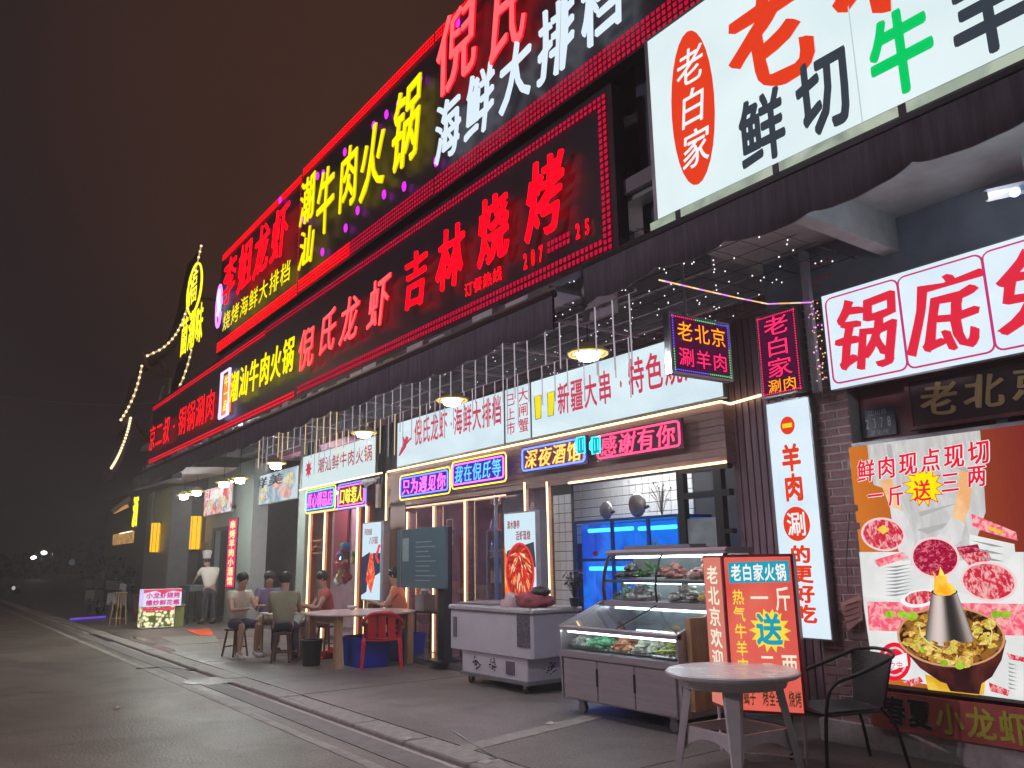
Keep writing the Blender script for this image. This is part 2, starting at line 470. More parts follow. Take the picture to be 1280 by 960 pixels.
# ------------------------------------------------------------------ the row of shops: shell
def wallbox(name, label, cat, x0, x1, y0, y1, z0, z1, m):
    return tag(bx(name, x0, x1, y0, y1, z0, z1, m), label, cat)
bld = thing('shop_row_building', 'long dark two storey building behind the red signboards', 'building', (-10, 8, 0))
bx('upper_wall', -20.1, 6, 4.6, 14, 4.45, 5.25, M_dark, bld)
bx('upper_wall', -15.2, 6, 4.6, 14, 5.253, 7.3, M_dark, bld)
bx('back_wall', -21.5, -5.0, 11.8, 12, 0, 4.4, M_inter, bld)
bx('canopy_roof', -21.5, 6, 4.2, 14, 4.32, 4.44, M_soffit, bld)
bx('partition', -5.25, -5.15, 7.2, 12, 0, 4.3, M_grey, bld)
bx('floor', -21.5, -13.6, 7.0, 12, 0.0, 0.08, M_pave, bld)
# wood cladding right of the recess: vertical slats
slw = thing('slatted_wall', 'dark vertical slat wall between the kitchen window and the tall light box', 'wall', (-4.9, 7.1, 0))
bx('backing', -5.62, -4.27, 7.12, 7.2, 0, 4.3, M_woodd, slw)
sl = MB().box(-.034, .034, -.03, 0, 0, 4.3).build('slat', M_woodd, slw, local=True); sl.location = (-5.58+4.9, 0.02, 0)
for i in range(1, 16):
    c = sl.copy(); C.objects.link(c); c.parent = slw; c.location = (-5.58+4.9+i*.086, .02, 0)
# brick pier
pier = thing('brick_pier', 'narrow dark brick pier behind the tall white light box', 'pier', (-4.0, 6.4, 0))
px0, px1 = -4.24, -3.76
bx('core', px0+.012, px1-.012, 6.349, 7.3, 0, 4.3, M_mortar, pier)
bk = MB().bev(0, .225, -.02, .03, 0, .058, .005).build('brick', M_brick, pier, local=True)
bh = MB().bev(0, .105, -.02, .03, 0, .058, .005).build('brick', M_brick, pier, local=True)
first = {id(bk): True, id(bh): True}
def brick(src, x, z):
    if first.pop(id(src), None): c = src
    else: c = src.copy(); C.objects.link(c); c.parent = pier
    c.location = (x+4.0, 6.36-6.4+random.uniform(-.003, .003), z)
for r in range(56):
    z = 0.01+r*.074
    if r % 2: brick(bk, px0, z); brick(bk, px0+.24, z)
    else: brick(bh, px0, z); brick(bk, px0+.12, z); brick(bh, px0+.36, z)
# wall behind the lit poster
rw = thing('maroon_shopfront', 'maroon timber shopfront behind the hot pot poster', 'shopfront', (-2.5, 6.6, 0))
bx('wall_panel', -3.76, -2.62, 6.5, 6.9, .17, 4.3, M_maroon, rw)
bx('lintel', -2.62, 2.5, 6.502, 6.9, 2.5, 4.3, M_maroon, rw)
wf = MB().mat(pbr('grey_blue_frame', (.13,.16,.19), .4)).box(-2.66, -2.58, 6.46, 6.6, .17, 2.5).box(-2.58, 1.2, 6.47, 6.6, 2.02, 2.08).box(-2.28,-2.25,6.47,6.6,.17,2.5).build('window_frame', None, rw)
MB().mat(M_glassd).quad((-2.58, 6.55, .2), (1.2, 6.55, .2), (1.2, 6.55, 2.5), (-2.58, 6.55, 2.5)).build('pane', None, rw)
bx('curtain', -2.6, 1.2, 6.9, 6.95, .2, 2.5, pbr('pale_curtain', (.45,.45,.42), .8, stretch=(12,1,1)), rw)
# ceiling over the right-hand terrace and beams
cl = thing('terrace_ceiling', 'grey concrete ceiling with crossing beams above the right terrace', 'ceiling', (-2, 5, 4.2))
bx('slab', -4.6, 4, 4.25, 6.5, 4.27, 4.31, M_ceil, cl)
for x in (-3.3, -1.15, 1.2):
    bx('beam', x, x+.14, 4.25, 6.34, 3.97, 4.268, M_ceil, cl)
bx('wall_beam', -4.5, 4, 6.34, 6.5, 3.80, 4.266, pbr('blue_grey_paint', (.17,.20,.26), .6), cl)
# dark underside and net over the tubes
cn = MB().mat(M_woodd).box(-21, -4.6, 6.9, 7.2, 4.07, 4.32).build('upper_fascia', None, bld)
for y in (4.7, 5.2, 5.7, 6.2, 6.7): bx('ceiling_joist', -20, -4.6, y, y+.05, 4.14, 4.318, M_soffit, bld)

# ------------------------------------------------------------------ awning valances
def valance(name, label, x0, x1, zt, zb, Y=4.0, per=.62, amp=.05):
    n = int(abs(x1-x0)/.04); v = []; f = []
    for i in range(n+1):
        x = x0+(x1-x0)*i/n
        ph = (x/per) % 1.0
        w = .010*math.sin(x*7)+.004*math.sin(x*31)
        b = zb-amp*math.sin(math.pi*ph)**.6+.02*math.sin(x*3.1)
        for k, (yy, zz) in enumerate(((Y+.0, zt), (Y+w*.4, (zt*2+b)/3), (Y+w, b))): v.append((x, yy-.02, zz))
        v.append((x, Y+w+.0, b)); v.append((x, Y+.0, zt))
    for i in range(n):
        for k in range(4):
            a = i*5+k; f.append((a, a+5, a+6, a+1))
    m = MB(); m.add(v, f)
    t = thing(name, label, 'awning', ((x0+x1)/2, Y, zb))
    m.build('valance', M_valance, t, smooth=True)
    MB().tube([(x0, Y, zt+.02), (x1, Y, zt+.02)], .035, 8).build('roller', M_dark, t)
    return t
valance('awning_roll', 'dark scalloped awning under the white lamb signboard on the right', -4.47, 3.2, 3.74, 3.50)
valance('awning_roll', 'long dark scalloped awning under the red lit signboards', -20.8, -4.86, 3.63, 3.38)
lg = thing('sign_ledge', 'pale green glowing ledge under the big white signboard', 'ledge', (-1, 4, 3.84))
bx('ledge', -3.75, 3, 4.0, 4.3, 3.80, 3.86, em('glow_trim_green', (.22,.27,.22), 1.0, col2=(.42,.48,.38), scale=2.5), lg)  # ledge's pale green light is put into its own glowing colour
for k in range(8): bx('bracket', -3.5+k*.8, -3.46+k*.8, 3.99, 4.02, 3.795, 3.858, M_dark, lg)
lg2 = thing('sign_ledge', 'grey cluttered ledge under the lower red signboard', 'ledge', (-10, 4.1, 3.7))
bx('ledge', -20.4, -4.87, 4.02, 4.3, 3.68, 3.72, M_frame, lg2)
for k in range(34):
    x = -5.2-k*.46+random.uniform(-.1,.1)
    MB().mat(M_white if k % 3 else M_frame).box(x, x+random.uniform(.1,.35), 4.03, 4.1, 3.722, 3.74+random.random()*.06).build('clutter_strip', None, lg2)
bx('end_panel', -4.86, -4.47, 4.3, 4.34, 3.44, 3.9, pbr('pale_panel', (.45,.44,.46), .6), lg2)

# ------------------------------------------------------------------ big signboards
BY = 4.1
def dots(x0, x1, z0, z1, Y, pitch=.055, s=.66, cols=None):
    m = MB(); nx = max(1, round((x1-x0)/pitch)); nz = max(1, round((z1-z0)/pitch))
    px, pz = (x1-x0)/nx, (z1-z0)/nz
    for i in range(nx):
        for j in range(nz):
            cx, cz = x0+(i+.5)*px, z0+(j+.5)*pz
            m.quad((cx-px*s/2, Y, cz-pz*s/2), (cx+px*s/2, Y, cz-pz*s/2), (cx+px*s/2, Y, cz+pz*s/2), (cx-px*s/2, Y, cz+pz*s/2))
    return m
def signboard(label, x0, x1, z0, z1, m=None):
    t = thing('signboard', label, 'signboard', ((x0+x1)/2, BY, z0))
    bx('panel', x0, x1, BY+.02, BY+.14, z0, z1, m or M_board, t)
    return t
def channel(t, s, x0, x1, z0, z1, m, off=.02, brush=.018, shear=.12, rise=.0, slope=0.0, depth=.02):
    """separate raised letters across x0..x1"""
    n = len(s); w = (x1-x0)/n
    for i, ch in enumerate(s):
        if ch == ' ': continue
        b = MB(); b.mat(m)
        put(b, ch, (x0+w*i+.04*w, BY-.06, z0+slope*i), UX, UZ, w*.92, z1-z0, off=off, depth=depth, brush=brush, shear=shear, rise=rise)
        b.build('character', None, t)
def stuffpart(mb, name, m, t):
    o = mb.build(name, m, t); o['kind'] = 'stuff'; return o
# upper left board
t = signboard('upper signboard at the far left end with red and yellow letters', -15.1, -10.95, 5.4, 7.35)
for i, (ch, x, z) in enumerate((('李',-14.55,6.14),('姐',-13.66,6.14),('龙',-12.82,6.14),('虾',-11.98,6.14))):
    b = MB().mat(E_red); put(b, ch, (x, BY-.06, z), UX, UZ, .74, .92, off=.008, depth=.03, brush=.008, shear=.12, rise=.08); b.build('character', None, t)
channel(t, '烧烤海鲜大排档', -14.5, -11.08, 5.66, 6.04, E_yel, off=.002, brush=.003, shear=.05, depth=.004)
b = MB(); b.mat(em('neon_violet', (.75,.25,1.0), 1.6)).tube(ell(-14.85, 6.28, .16, .42, BY-.05, 18), .022, 5)
b.mat(em('neon_iceblue', (.45,.7,1.0), 1.8)).tube([(-14.92,BY-.05,6.1),(-14.85,BY-.05,6.3),(-14.92,BY-.05,6.45),(-14.8,BY-.05,6.6)], .03, 5)
b.mat(P_white).poly(ell(-14.85, 6.25, .10, .26, BY-.03, 14)); b.build('neon_mascot_mark', None, t)
stuffpart(dots(-15.0, -10.98, 7.22, 7.36, BY), 'led_border', E_redb, t)
stuffpart(dots(-15.0, -10.98, 5.40, 5.60, BY), 'led_border', E_redb, t)
stuffpart(dots(-11.02, -10.95, 5.6, 7.22, BY), 'led_border', E_redd, t)
# upper middle board
E_yrim = em('led_yellow_rim', (.62,.48,.0), 1.1)
t = signboard('upper signboard with yellow beef hot pot letters and magenta dots', -10.945, -7.0, 5.4, 7.42)
for ch, x, z, w, h in (('潮',-10.78,6.34,.62,.80),('汕',-10.74,5.66,.62,.66),('牛',-10.12,5.92,.68,1.10),('肉',-9.36,6.02,.64,.98),('火',-8.72,5.92,.78,1.06),('锅',-7.84,5.94,.74,1.12)):
    b = MB().mat(E_yrim); put(b, ch, (x, BY-.06, z), UX, UZ, w*.94, h*.95, off=.014, depth=.03, brush=.018, shear=.14, rise=.10); b.mat(E_yel); put(b, ch, (x, BY-.092, z), UX, UZ, w*.94, h*.95, off=.0, brush=.018, shear=.14, rise=.10); b.build('character', None, t)
b = MB()
for px, py in ((525,98),(498,130),(483,143),(467,157),(431,190),(397,220),(404,217),(480,243),(505,233),(447,263),(432,285),(403,315),(545,202),(380,275),(381,308),(572,28),(525,98),(350,250)):
    q = P(px, py, Y=BY-.03); b.blob(q, .045, 6, 4, sq=(1,.5,1.5))
stuffpart(b, 'magenta_led_dot', E_mag, t)
stuffpart(dots(-10.94, -7.0, 7.28, 7.42, BY), 'led_border', E_redb, t)
stuffpart(dots(-10.94, -9.15, 5.42, 5.62, BY), 'led_border', E_redb, t)
stuffpart(dots(-9.15, -7.0, 5.42, 5.62, BY), 'led_border', E_redd, t)
# upper right board
t = signboard('upper signboard on the right with big red lobster shop letters and white letters', -6.995, -3.0, 5.4, 7.42)
E_core = em('led_pink_core', (1.0, 0.09, 0.10), 1.6)
for ch, x, z, w, h in (('倪',-6.80,6.38,.88,1.02),('氏',-5.80,6.22,.74,1.12),('龙',-4.92,6.45,.8,1.0),('虾',-4.0,6.5,.8,1.0)):
    b = MB().mat(E_red); put(b, ch, (x, BY-.06, z), UX, UZ, w*.93, h*.95, off=.014, depth=.03, brush=.022, shear=.14, rise=.10); b.mat(E_core); put(b, ch, (x, BY-.092, z), UX, UZ, w*.93, h*.95, off=.0, brush=.022, shear=.14, rise=.10); b.build('character', None, t)
for ch, x in (('海',-6.84),('鲜',-6.23),('大',-5.62),('排',-5.03),('档',-4.42)):
    b = MB().mat(E_whl); put(b, ch, (x, BY-.06, 5.62), UX, UZ, .52, .74, off=.012, depth=.03, brush=.02, shear=.14, rise=.10); b.build('character', None, t)
stuffpart(dots(-6.98, -3.0, 7.28, 7.42, BY), 'led_border', E_redb, t)
stuffpart(dots(-6.98, -3.0, 5.40, 5.62, BY), 'led_border', E_redd, t)
# lower long board
t = signboard('long lower signboard bordered in red dots above the awning', -20.1, -4.2, 3.82, 5.28)
channel(t, '京二叔·铜锅涮肉', -19.85, -14.62, 4.08, 4.72, E_red, off=.0, brush=.0, shear=.0, depth=.004)
channel(t, '潮汕牛肉火锅', -13.76, -10.76, 4.20, 4.76, E_yel, off=.008, brush=.010, shear=.1)
for ch, x, z in (('倪',-10.60,4.12),('氏',-9.88,4.18),('龙',-9.2,4.18),('虾',-8.4,4.18)):
    b = MB().mat(E_red); put(b, ch, (x, BY-.06, z), UX, UZ, .56, .62, off=.006, depth=.02, brush=.018, shear=.14, rise=.10); b.mat(E_core); put(b, ch, (x, BY-.082, z), UX, UZ, .56, .62, off=.0, brush=.016, shear=.14, rise=.10); b.build('character', None, t)
for ch, x, z, h in (('吉',-7.50,4.18,.72),('林',-6.78,4.18,.74),('烧',-6.02,4.2,.78),('烤',-5.24,4.2,.82)):
    b = MB().mat(E_red); put(b, ch, (x, BY-.06, z), UX, UZ, .52, h*.92, off=.016, depth=.03, brush=.018, shear=.12, rise=.08); b.build('character', None, t)
b = MB().mat(em('neon_bluewhite', (.55,.45,1.0), 2.0)).tube([(-14.36,BY-.05,4.06),(-13.9,BY-.05,4.06),(-13.9,BY-.05,4.88),(-14.36,BY-.05,4.88),(-14.36,BY-.05,4.06)], .03, 5)
b.mat(em('amber_panel', (1.0,.28,.02), 1.1)).box(-14.30,-13.96,BY-.03,BY+.02,4.12,4.82); b.build('neon_plaque', None, t)
b = MB().mat(em('amber_text', (1.0,.7,.15), 1.5)); colY(b, '牛一品', -14.25, -14.01, 4.15, 4.8, BY-.034, off=.02); b.build('plaque_lettering', None, t)
b = MB().mat(E_red); rowY(b, '订餐热线', -6.38, -5.72, 4.05, 4.2, BY-.01, off=.012); b.build('order_lettering', None, t)
b = MB().mat(E_red); rowY(b, '207', -5.42, -5.08, 4.02, 4.22, BY-.01, off=.03); b.build('phone_digits', None, t)
b = MB().mat(E_red); rowY(b, '25', -4.70, -4.47, 4.06, 4.24, BY-.01, off=.03); b.build('phone_digits', None, t)
stuffpart(dots(-5.05, -4.74, 4.07, 4.19, BY-.01, pitch=.05, s=.7), 'phone_led_dots', E_redd, t)
stuffpart(dots(-20.05, -12.3, 5.10, 5.20, BY), 'led_border', em('led_red_mid', (.85,.0,.02), 1.3), t)
stuffpart(dots(-12.3, -4.36, 5.12, 5.22, BY), 'led_border', E_redd, t)
stuffpart(dots(-20.05, -10.9, 3.84, 3.95, BY), 'led_border', em('led_red_mid', (.85,.0,.02), 1.3), t)
stuffpart(dots(-10.8, -4.36, 3.86, 3.99, BY), 'led_border', E_redd, t)
stuffpart(dots(-4.36, -4.25, 3.86, 5.22, BY), 'led_border', E_redd, t)
bx('side_panel', -4.198, -3.78, BY+.3, BY+.4, 3.86, 5.6, pbr('blue_black_panel', (.045,.07,.13), .5), bld)
# white lamb signboard
t = thing('signboard', 'large backlit white signboard with red oval and lamb lettering', 'signboard', (-1, BY, 3.9))
b = MB().mat(M_frame).box(-3.78, 4, BY-.02, BY+.25, 3.88, 5.40).mat(E_box).quad((-3.74,BY-.024,3.91),(3.9,BY-.024,3.91),(3.9,BY-.024,5.37),(-3.74,BY-.024,5.37))
b.build('panel', None, t)
Y = BY-.028
for k in range(3):
    b = MB().mat(em('panel_seam', (.50,.60,.62), 1.0)); b.quad((-2.15+k*1.9,BY-.0255,3.91),(-2.142+k*1.9,BY-.0255,3.91),(-2.142+k*1.9,BY-.0255,5.37),(-2.15+k*1.9,BY-.0255,5.37)); b.build('panel_seam', None, t)
b = MB().mat(P_red).poly(ell(-3.35, 4.62, .195, .60, Y)); b.build('oval_badge', None, t)
b = MB().mat(P_white); colY(b, '老白家', -3.475, -3.215, 4.14, 5.10, Y-.003, off=.012, brush=.004, shear=.12); b.build('lettering', None, t)
b = MB().mat(P_red); put(b, '老', (-2.98, Y, 4.40), UX, UZ, .66, 1.02, off=.03, brush=.035, shear=.12, rise=.08)
put(b, '北', (-2.2, Y, 4.45), UX, UZ, .74, 1.05, off=.03, brush=.035, shear=.12, rise=.08); put(b, '京', (-1.4, Y, 4.45), UX, UZ, .74, 1.05, off=.05, brush=.012); b.build('brush_lettering', None, t)
for ch, x, z, w, h in (('鲜',-2.985,3.94,.35,.50),('切',-2.545,3.945,.36,.55),('羊',-1.62,3.94,.38,.54),('肉',-1.15,3.94,.38,.54)):
    b = MB().mat(P_black); put(b, ch, (x, Y, z), UX, UZ, w, h, off=.023); b.build('character', None, t)
b = MB().mat(P_green); put(b, '牛', (-2.07, Y, 3.95), UX, UZ, .37, .53, off=.024); b.build('lettering', None, t)
# ------------------------------------------------------------------ shopfront signs on the wall
def lightbox(label, x0, x1, z0, z1, Y, m, depth=.12, frame=None, fw=.015):
    t = thing('light_box_sign', label, 'sign', ((x0+x1)/2, Y, z0))
    MB().mat(frame or M_frame).box(x0, x1, Y, Y+depth, z0, z1).build('casing', None, t)
    MB().mat(m).quad((x0+fw,Y-.004,z0+fw),(x1-fw,Y-.004,z0+fw),(x1-fw,Y-.004,z1-fw),(x0+fw,Y-.004,z1-fw)).build('face', None, t)
    return t
def rrect(x0, x1, z0, z1, r, Y, n=4):
    pts = []
    for cx, cz, a in ((x1-r,z1-r,0),(x0+r,z1-r,90),(x0+r,z0+r,180),(x1-r,z0+r,270)):
        for k in range(n+1):
            t = R(a+90*k/n); pts.append((cx+r*math.cos(t), Y, cz+r*math.sin(t)))
    pts.append(pts[0]); return pts
# 锅底 sign
t = lightbox('backlit white sign with framed red hot pot base lettering', -3.90, 1.4, 2.90, 3.785, 6.30, E_box2, .08)
x = -3.85
for k, ch in enumerate('锅底免费'):
    b = MB().mat(P_redl).tube(rrect(x, x+.66, 2.96, 3.73, .06, 6.292), .008, 4)
    b.mat(P_red2); put(b, ch, (x+.05, 6.292, 3.02), UX, UZ, .58, .66, off=.022, brush=.032, shear=.1, rise=.08)
    b.build('lettering', None, t); x += .665
# tall light box beside the pier
LX0, LX1, LZ0, LZ1, LY = -4.55, -4.08, .80, 2.90, 6.26
t = lightbox('tall white vertical light box with red lamb lettering', LX0, LX1, LZ0, LZ1, LY, E_box2, .1)
b = MB().mat(P_red).poly(ell(-4.325, 2.66, .075, .082, LY-.008)).poly(ell(-4.325, 1.78, .135, .15, LY-.008))
colY(b, '羊肉', -4.42, -4.22, 1.97, 2.50, LY-.008, off=.03); colY(b, '的更好吃', -4.42, -4.21, .93, 1.60, LY-.008, off=.03); b.build('lettering', None, t)
b = MB().mat(P_white); put(b, '涮', (-4.425, LY-.012, 1.67), UX, UZ, .2, .22, off=.01)
b.mat(em('print_gold', (.9,.65,.03), 1)).box(-4.375,-4.275,LY-.014,LY-.012,2.64,2.68); b.build('badge_lettering', None, t)
# LED message boards
def led_board(label, o, u, w, h, rows, d=.07, rim=True):
    u = Vector(u).normalized(); nrm = u.cross(UZ)
    t = thing('led_message_board', label, 'led sign', o)
    o = Vector(o); c = lambda a, b_, e: o+u*a+UZ*b_+nrm*e
    MB().mat(M_frame).prism([c(0,0,0), c(w,0,0), c(w,h,0), c(0,h,0)], -nrm*d).build('casing', None, t)
    MB().mat(em('led_board_face', (.06,.004,.03), 1.0)).quad(c(.02,.02,.003), c(w-.02,.02,.003), c(w-.02,h-.02,.003), c(.02,h-.02,.003)).build('face', None, t)
    for s, a, b_, ww, hh, m in rows:
        k = MB().mat(m); line(k, s, c(a, b_, .008), u, UZ, ww, hh, off=.0); k.build('lettering', None, t)
    k = MB(); cols = [em('dot_blue', (.05,.1,1.0), 1.6, sample=False), em('dot_green', (.02,.9,.25), 1.2, sample=False), em('dot_red', (1.0,.03,.1), 1.4, sample=False)]
    n = 16
    def dot(a, b_, m):
        k.mat(m); s = .006; k.quad(c(a-s,b_-s,.007), c(a+s,b_-s,.007), c(a+s,b_+s,.007), c(a-s,b_+s,.007))
    nu = int(w/.024); nv = int(h/.024)
    for i in range(nu): 
        dot(.03+(w-.06)*i/(nu-1), h-.035, cols[2 if i < nu*.4 else 1 if i < nu*.75 else 0] if rim else cols[2]); dot(.03+(w-.06)*i/(nu-1), .035, cols[0 if i < nu*.6 else 1] if rim else cols[2])
    for i in range(nv): 
        dot(.035, .03+(h-.06)*i/(nv-1), cols[1 if i < nv*.4 else 0] if rim else cols[2]); dot(w-.035, .03+(h-.06)*i/(nv-1), cols[0 if i > nv*.5 else 1] if rim else cols[2])
    stuffpart(k, 'led_dot_border', None, t)
    return t
E_or = em('led_orange', (1.0, .30, .0), 1.7); E_rd = em('led_board_red', (1.0, .02, .12), 1.6)
led_board('dark vertical message board with red and orange LED letters above the tall light box', (LX0+.01, 6.2, 2.93), UX, .46, .80,
    [('老', .08, .57, .30, .19, E_rd), ('白', .08, .37, .30, .19, E_rd), ('家', .08, .17, .30, .19, E_rd), ('涮肉', .08, .035, .32, .13, E_or)], rim=False)
pa = P(835, 470, Y=4.8); pb = P(911, 476, Z=pa.z)
# hanging board is nearly square on to the viewer
ub = Vector((pb.x-pa.x, pb.y-pa.y, 0)); 
LXX = -4.42
pa = P(840, 466, X=LXX); ub = Vector((.06, 1, 0)).normalized(); lw = P(912, 476, X=LXX).y-pa.y; lh = P(832, 388, X=LXX).z-pa.z
tl = led_board('tilted square message board with orange and red LED letters hung below the awning', (pa.x, pa.y, pa.z), ub, lw, lh,
    [('老北京', .1*lw, .54*lh, .82*lw, .34*lh, E_or), ('涮羊肉', .1*lw, .13*lh, .82*lw, .32*lh, E_rd)])
tl.rotation_euler = (0, 0, 0)
MB().tube([(pa.x+ub.x*.2, pa.y+ub.y*.2, pa.z+.5), (pa.x+ub.x*.2, pa.y+ub.y*.2, 4.3)], .012, 6).build('hanger', M_frame, tl)
# wall signs
YS = 6.86
def wsign(label, x0, x1, z0, z1, m=None): return lightbox(label, x0, x1, z0, z1, YS, m or E_wsign, .06)
def PX(px, py, Y=YS): q = P(px, py, Y=Y); return q.x, q.z
xs0 = PX(497,520)[0]; xs1 = PX(631,520)[0]; xs2 = PX(663,477)[0]; xs3 = PX(903,460)[0]
zb, zt = 3.19, 4.02
t = wsign('pale shop sign with red lobster and seafood lettering', xs0, xs1-.01, zb, zt)
b = MB().mat(P_dred)
x0 = PX(518,560)[0]; x1 = PX(628,530)[0]
for s, a, c in (('倪氏龙虾', x0, x0+(x1-x0)*.42), ('·', x0+(x1-x0)*.42, x0+(x1-x0)*.5), ('海鲜大排档', x0+(x1-x0)*.49, x1)):
    rowY(b, s, a, c, 3.50, 3.98, YS-.008, off=.012)
q = PX(500,560)[0]; b.tube([(q, YS-.01, 3.4), (q+.2, YS-.01, 3.55), (q+.3, YS-.01, 3.7)], [.015,.05,.03], 5); b.tube([(q+.2, YS-.01, 3.6), (q+.12, YS-.01, 3.72)], .02, 4); b.tube([(q+.25, YS-.01, 3.58), (q+.42, YS-.01, 3.66)], .02, 4)
b.build('lettering', None, t)
t = wsign('narrow pale sign with two columns of crab season lettering', xs1+.005, xs2-.005, zb, zt)
b = MB().mat(P_dred); w = xs2-xs1
colY(b, '已上市', xs1+.06*w, xs1+.42*w, 3.30, 3.95, YS-.008, off=.005); colY(b, '大闸蟹', xs1+.54*w, xs1+.92*w, 3.30, 3.98, YS-.008, off=.005); b.build('lettering', None, t)
t = wsign('pale shop sign with two beer mugs and red skewer grill lettering', xs2+.005, xs3, zb, zt)
b = MB().mat(P_dred); 
rowY(b, '新疆大串', PX(697,510)[0], PX(766,490)[0], 3.42, 3.88, YS-.008, off=.012); rowY(b, '·', PX(770,480)[0], PX(783,480)[0], 3.42, 3.88, YS-.008, off=.03)
rowY(b, '特色烧烤', PX(785,480)[0], PX(880,455)[0], 3.45, 3.93, YS-.008, off=.012); b.build('lettering', None, t)
b = MB(); x = PX(668,520)[0]
for k, s in ((0,-1),(1,1)):
    cx = x+.14+.22*k
    pts = [(cx-.07+.03*s, YS-.008, 3.45), (cx+.05+.03*s, YS-.008, 3.45), (cx+.08-.04*-s, YS-.008, 3.78), (cx-.08+.04*s, YS-.008, 3.78)]
    b.mat(em('print_beer', (.9,.75,.0), 1)).poly(pts); b.mat(P_white).poly([(p[0], YS-.011, p[2]*.15+3.81*.85) for p in pts[2:]]+[(cx-.08+.04*s, YS-.011, 3.83), (cx+.08+.04*s, YS-.011, 3.83)])
    b.mat(P_black).tube(pts+[pts[0]], .006, 4)
b.build('beer_print', None, t)
# left hand shop sign, nearer plane
YL = 6.75
def PL(px, py): q = P(px, py, Y=YL); return q.x, q.z
a0, a1 = PL(378,590)[0], PL(470,560)[0]
z0, z1 = PL(379,612)[1], PL(375,572)[1]
t = lightbox('pale grey shop sign with dark red beef hot pot lettering', a0, a1, z0, z1, YL, E_wsign2, .05)
b = MB().mat(em('print_dull_red', (.42,.04,.07), .9)); rowY(b, '潮汕鲜牛肉火锅', PL(397,590)[0], PL(466,570)[0], z0+.27, z1-.14, YL-.008, off=.008)
b.mat(P_dred).poly(star((PL(386,590)[0]), (z0+z1)/2+.05, .2, .22, YL-.008, 8, .5)); b.build('lettering', None, t)
# neon signs
def neon(label, x0, x1, z0, z1, Y, s, frame, text, back, glow):
    t = thing('neon_sign', label, 'neon sign', ((x0+x1)/2, Y, z0))
    bx('backing', x0, x1, Y, Y+.03, z0, z1, back, t)
    MB().tube(rrect(x0+.03, x1-.03, z0+.03, z1-.03, .05, Y-.02), .013, 5).build('neon_frame', frame, t)
    if glow: MB().tube(rrect(x0-.02, x1+.02, z0-.03, z1+.02, .07, Y-.005), .012, 5).build('outer_tube', glow, t)
    h = z1-z0
    b = MB(); b.mat(text[1]); rowY(b, s, x0+.08, x1-.08, z0+.12*h, z1-.12*h, Y-.008, off=.035, brush=.022, shear=.16, rise=.06)
    b.mat(text[0]); rowY(b, s, x0+.08, x1-.08, z0+.12*h, z1-.12*h, Y-.02, off=.0, brush=.022, shear=.16, rise=.06)
    b.build('lettering', None, t); return t
def NB(a, b_, c, d): p = P(a, b_, Y=YS-.1); q = P(c, d, Y=YS-.1); return p.x, q.x, min(p.z, q.z), max(p.z, q.z)
YN = YS-.1
bk_blue = em('acrylic_blue', (.06,.02,.5), .8); bk_pur = pbr('acrylic_purple', (.10,.02,.12), .3); bk_dark = pbr('acrylic_dark', (.05,.02,.06), .3)
nb = em('neon_blue', (.12,.2,1.0), 2.6); nred = em('neon_red', (1.0,.06,.16), 2.3); nyel = em('neon_yellow', (1.0,.8,.05), 1.8); npk = em('neon_pink', (1.0,.15,.75), 2.2); norg = em('neon_orange', (1.0,.42,.08), 2.2); ncy = em('neon_cyan', (.05,.85,1.0), 1.8)
dor = em('neon_orange_dim', (.42,.09,.03), 1); dred = em('neon_red_dim', (.35,.01,.05), 1); dpk = em('neon_pink_dim', (.33,.02,.42), 1); dbl = em('neon_blue_dim', (.02,.05,.5), 1); dyl = em('neon_yellow_dim', (.38,.28,.02), 1)  # dim wide copies under the strokes paint the neon's halo
x0, x1, z0, z1 = NB(653,592,733,543); zz0, zz1 = P(653,592,Y=YN).z, P(653,560,Y=YN).z
neon('blue framed neon sign with orange night bar lettering', x0, x1, zz0, zz1, YN, '深夜酒馆', nb, (norg, dor), bk_pur, None)
x0, x1 = P(746,560,Y=YN).x, P(853,540,Y=YN).x
neon('red framed neon sign with pink thank you lettering', x0, x1, P(747,577,Y=YN).z, P(747,543,Y=YN).z, YN, '感谢有你', nred, (nred, dred), bk_dark, None)
for k, px in enumerate((727, 746)):
    q = P(px, 556, Y=YN-.06); t = thing('neon_mug', ('left' if k == 0 else 'right')+' one of the two cyan neon beer mugs between the neon signs', 'neon sign', (q.x, q.y, q.z))
    b = MB().mat(em('neon_cyan_dim', (.0,.35,.45), 1)).poly([(q.x-.08,q.y,q.z-.1),(q.x+.07,q.y,q.z-.1),(q.x+.08,q.y,q.z+.09),(q.x-.08,q.y,q.z+.09)])
    b.mat(ncy).tube([(q.x-.08,q.y-.01,q.z+.1),(q.x-.08,q.y-.01,q.z-.11),(q.x+.07,q.y-.01,q.z-.11),(q.x+.07,q.y-.01,q.z+.1),(q.x-.08,q.y-.01,q.z+.1)], .010, 5)
    b.tube([(q.x-.08,q.y-.01,q.z+.07),(q.x-.12,q.y-.01,q.z+.04),(q.x-.12,q.y-.01,q.z-.04),(q.x-.08,q.y-.01,q.z-.07)], .010, 5)
    b.tube([(q.x-.03,q.y-.01,q.z+.07),(q.x-.03,q.y-.01,q.z-.07)], .007, 4); b.tube([(q.x+.03,q.y-.01,q.z+.07),(q.x+.03,q.y-.01,q.z-.07)], .007, 4); b.build('tubing', None, t)
x0, x1 = P(501,600,Y=YN).x, P(562,590,Y=YN).x
neon('blue boxed neon sign with pink meet you lettering', x0, x1, P(502,623,Y=YN).z, P(500,597,Y=YN).z, YN, '只为遇见你', nb, (npk, dpk), bk_blue, nyel)
x0, x1 = P(566,590,Y=YN).x, P(632,580,Y=YN).x
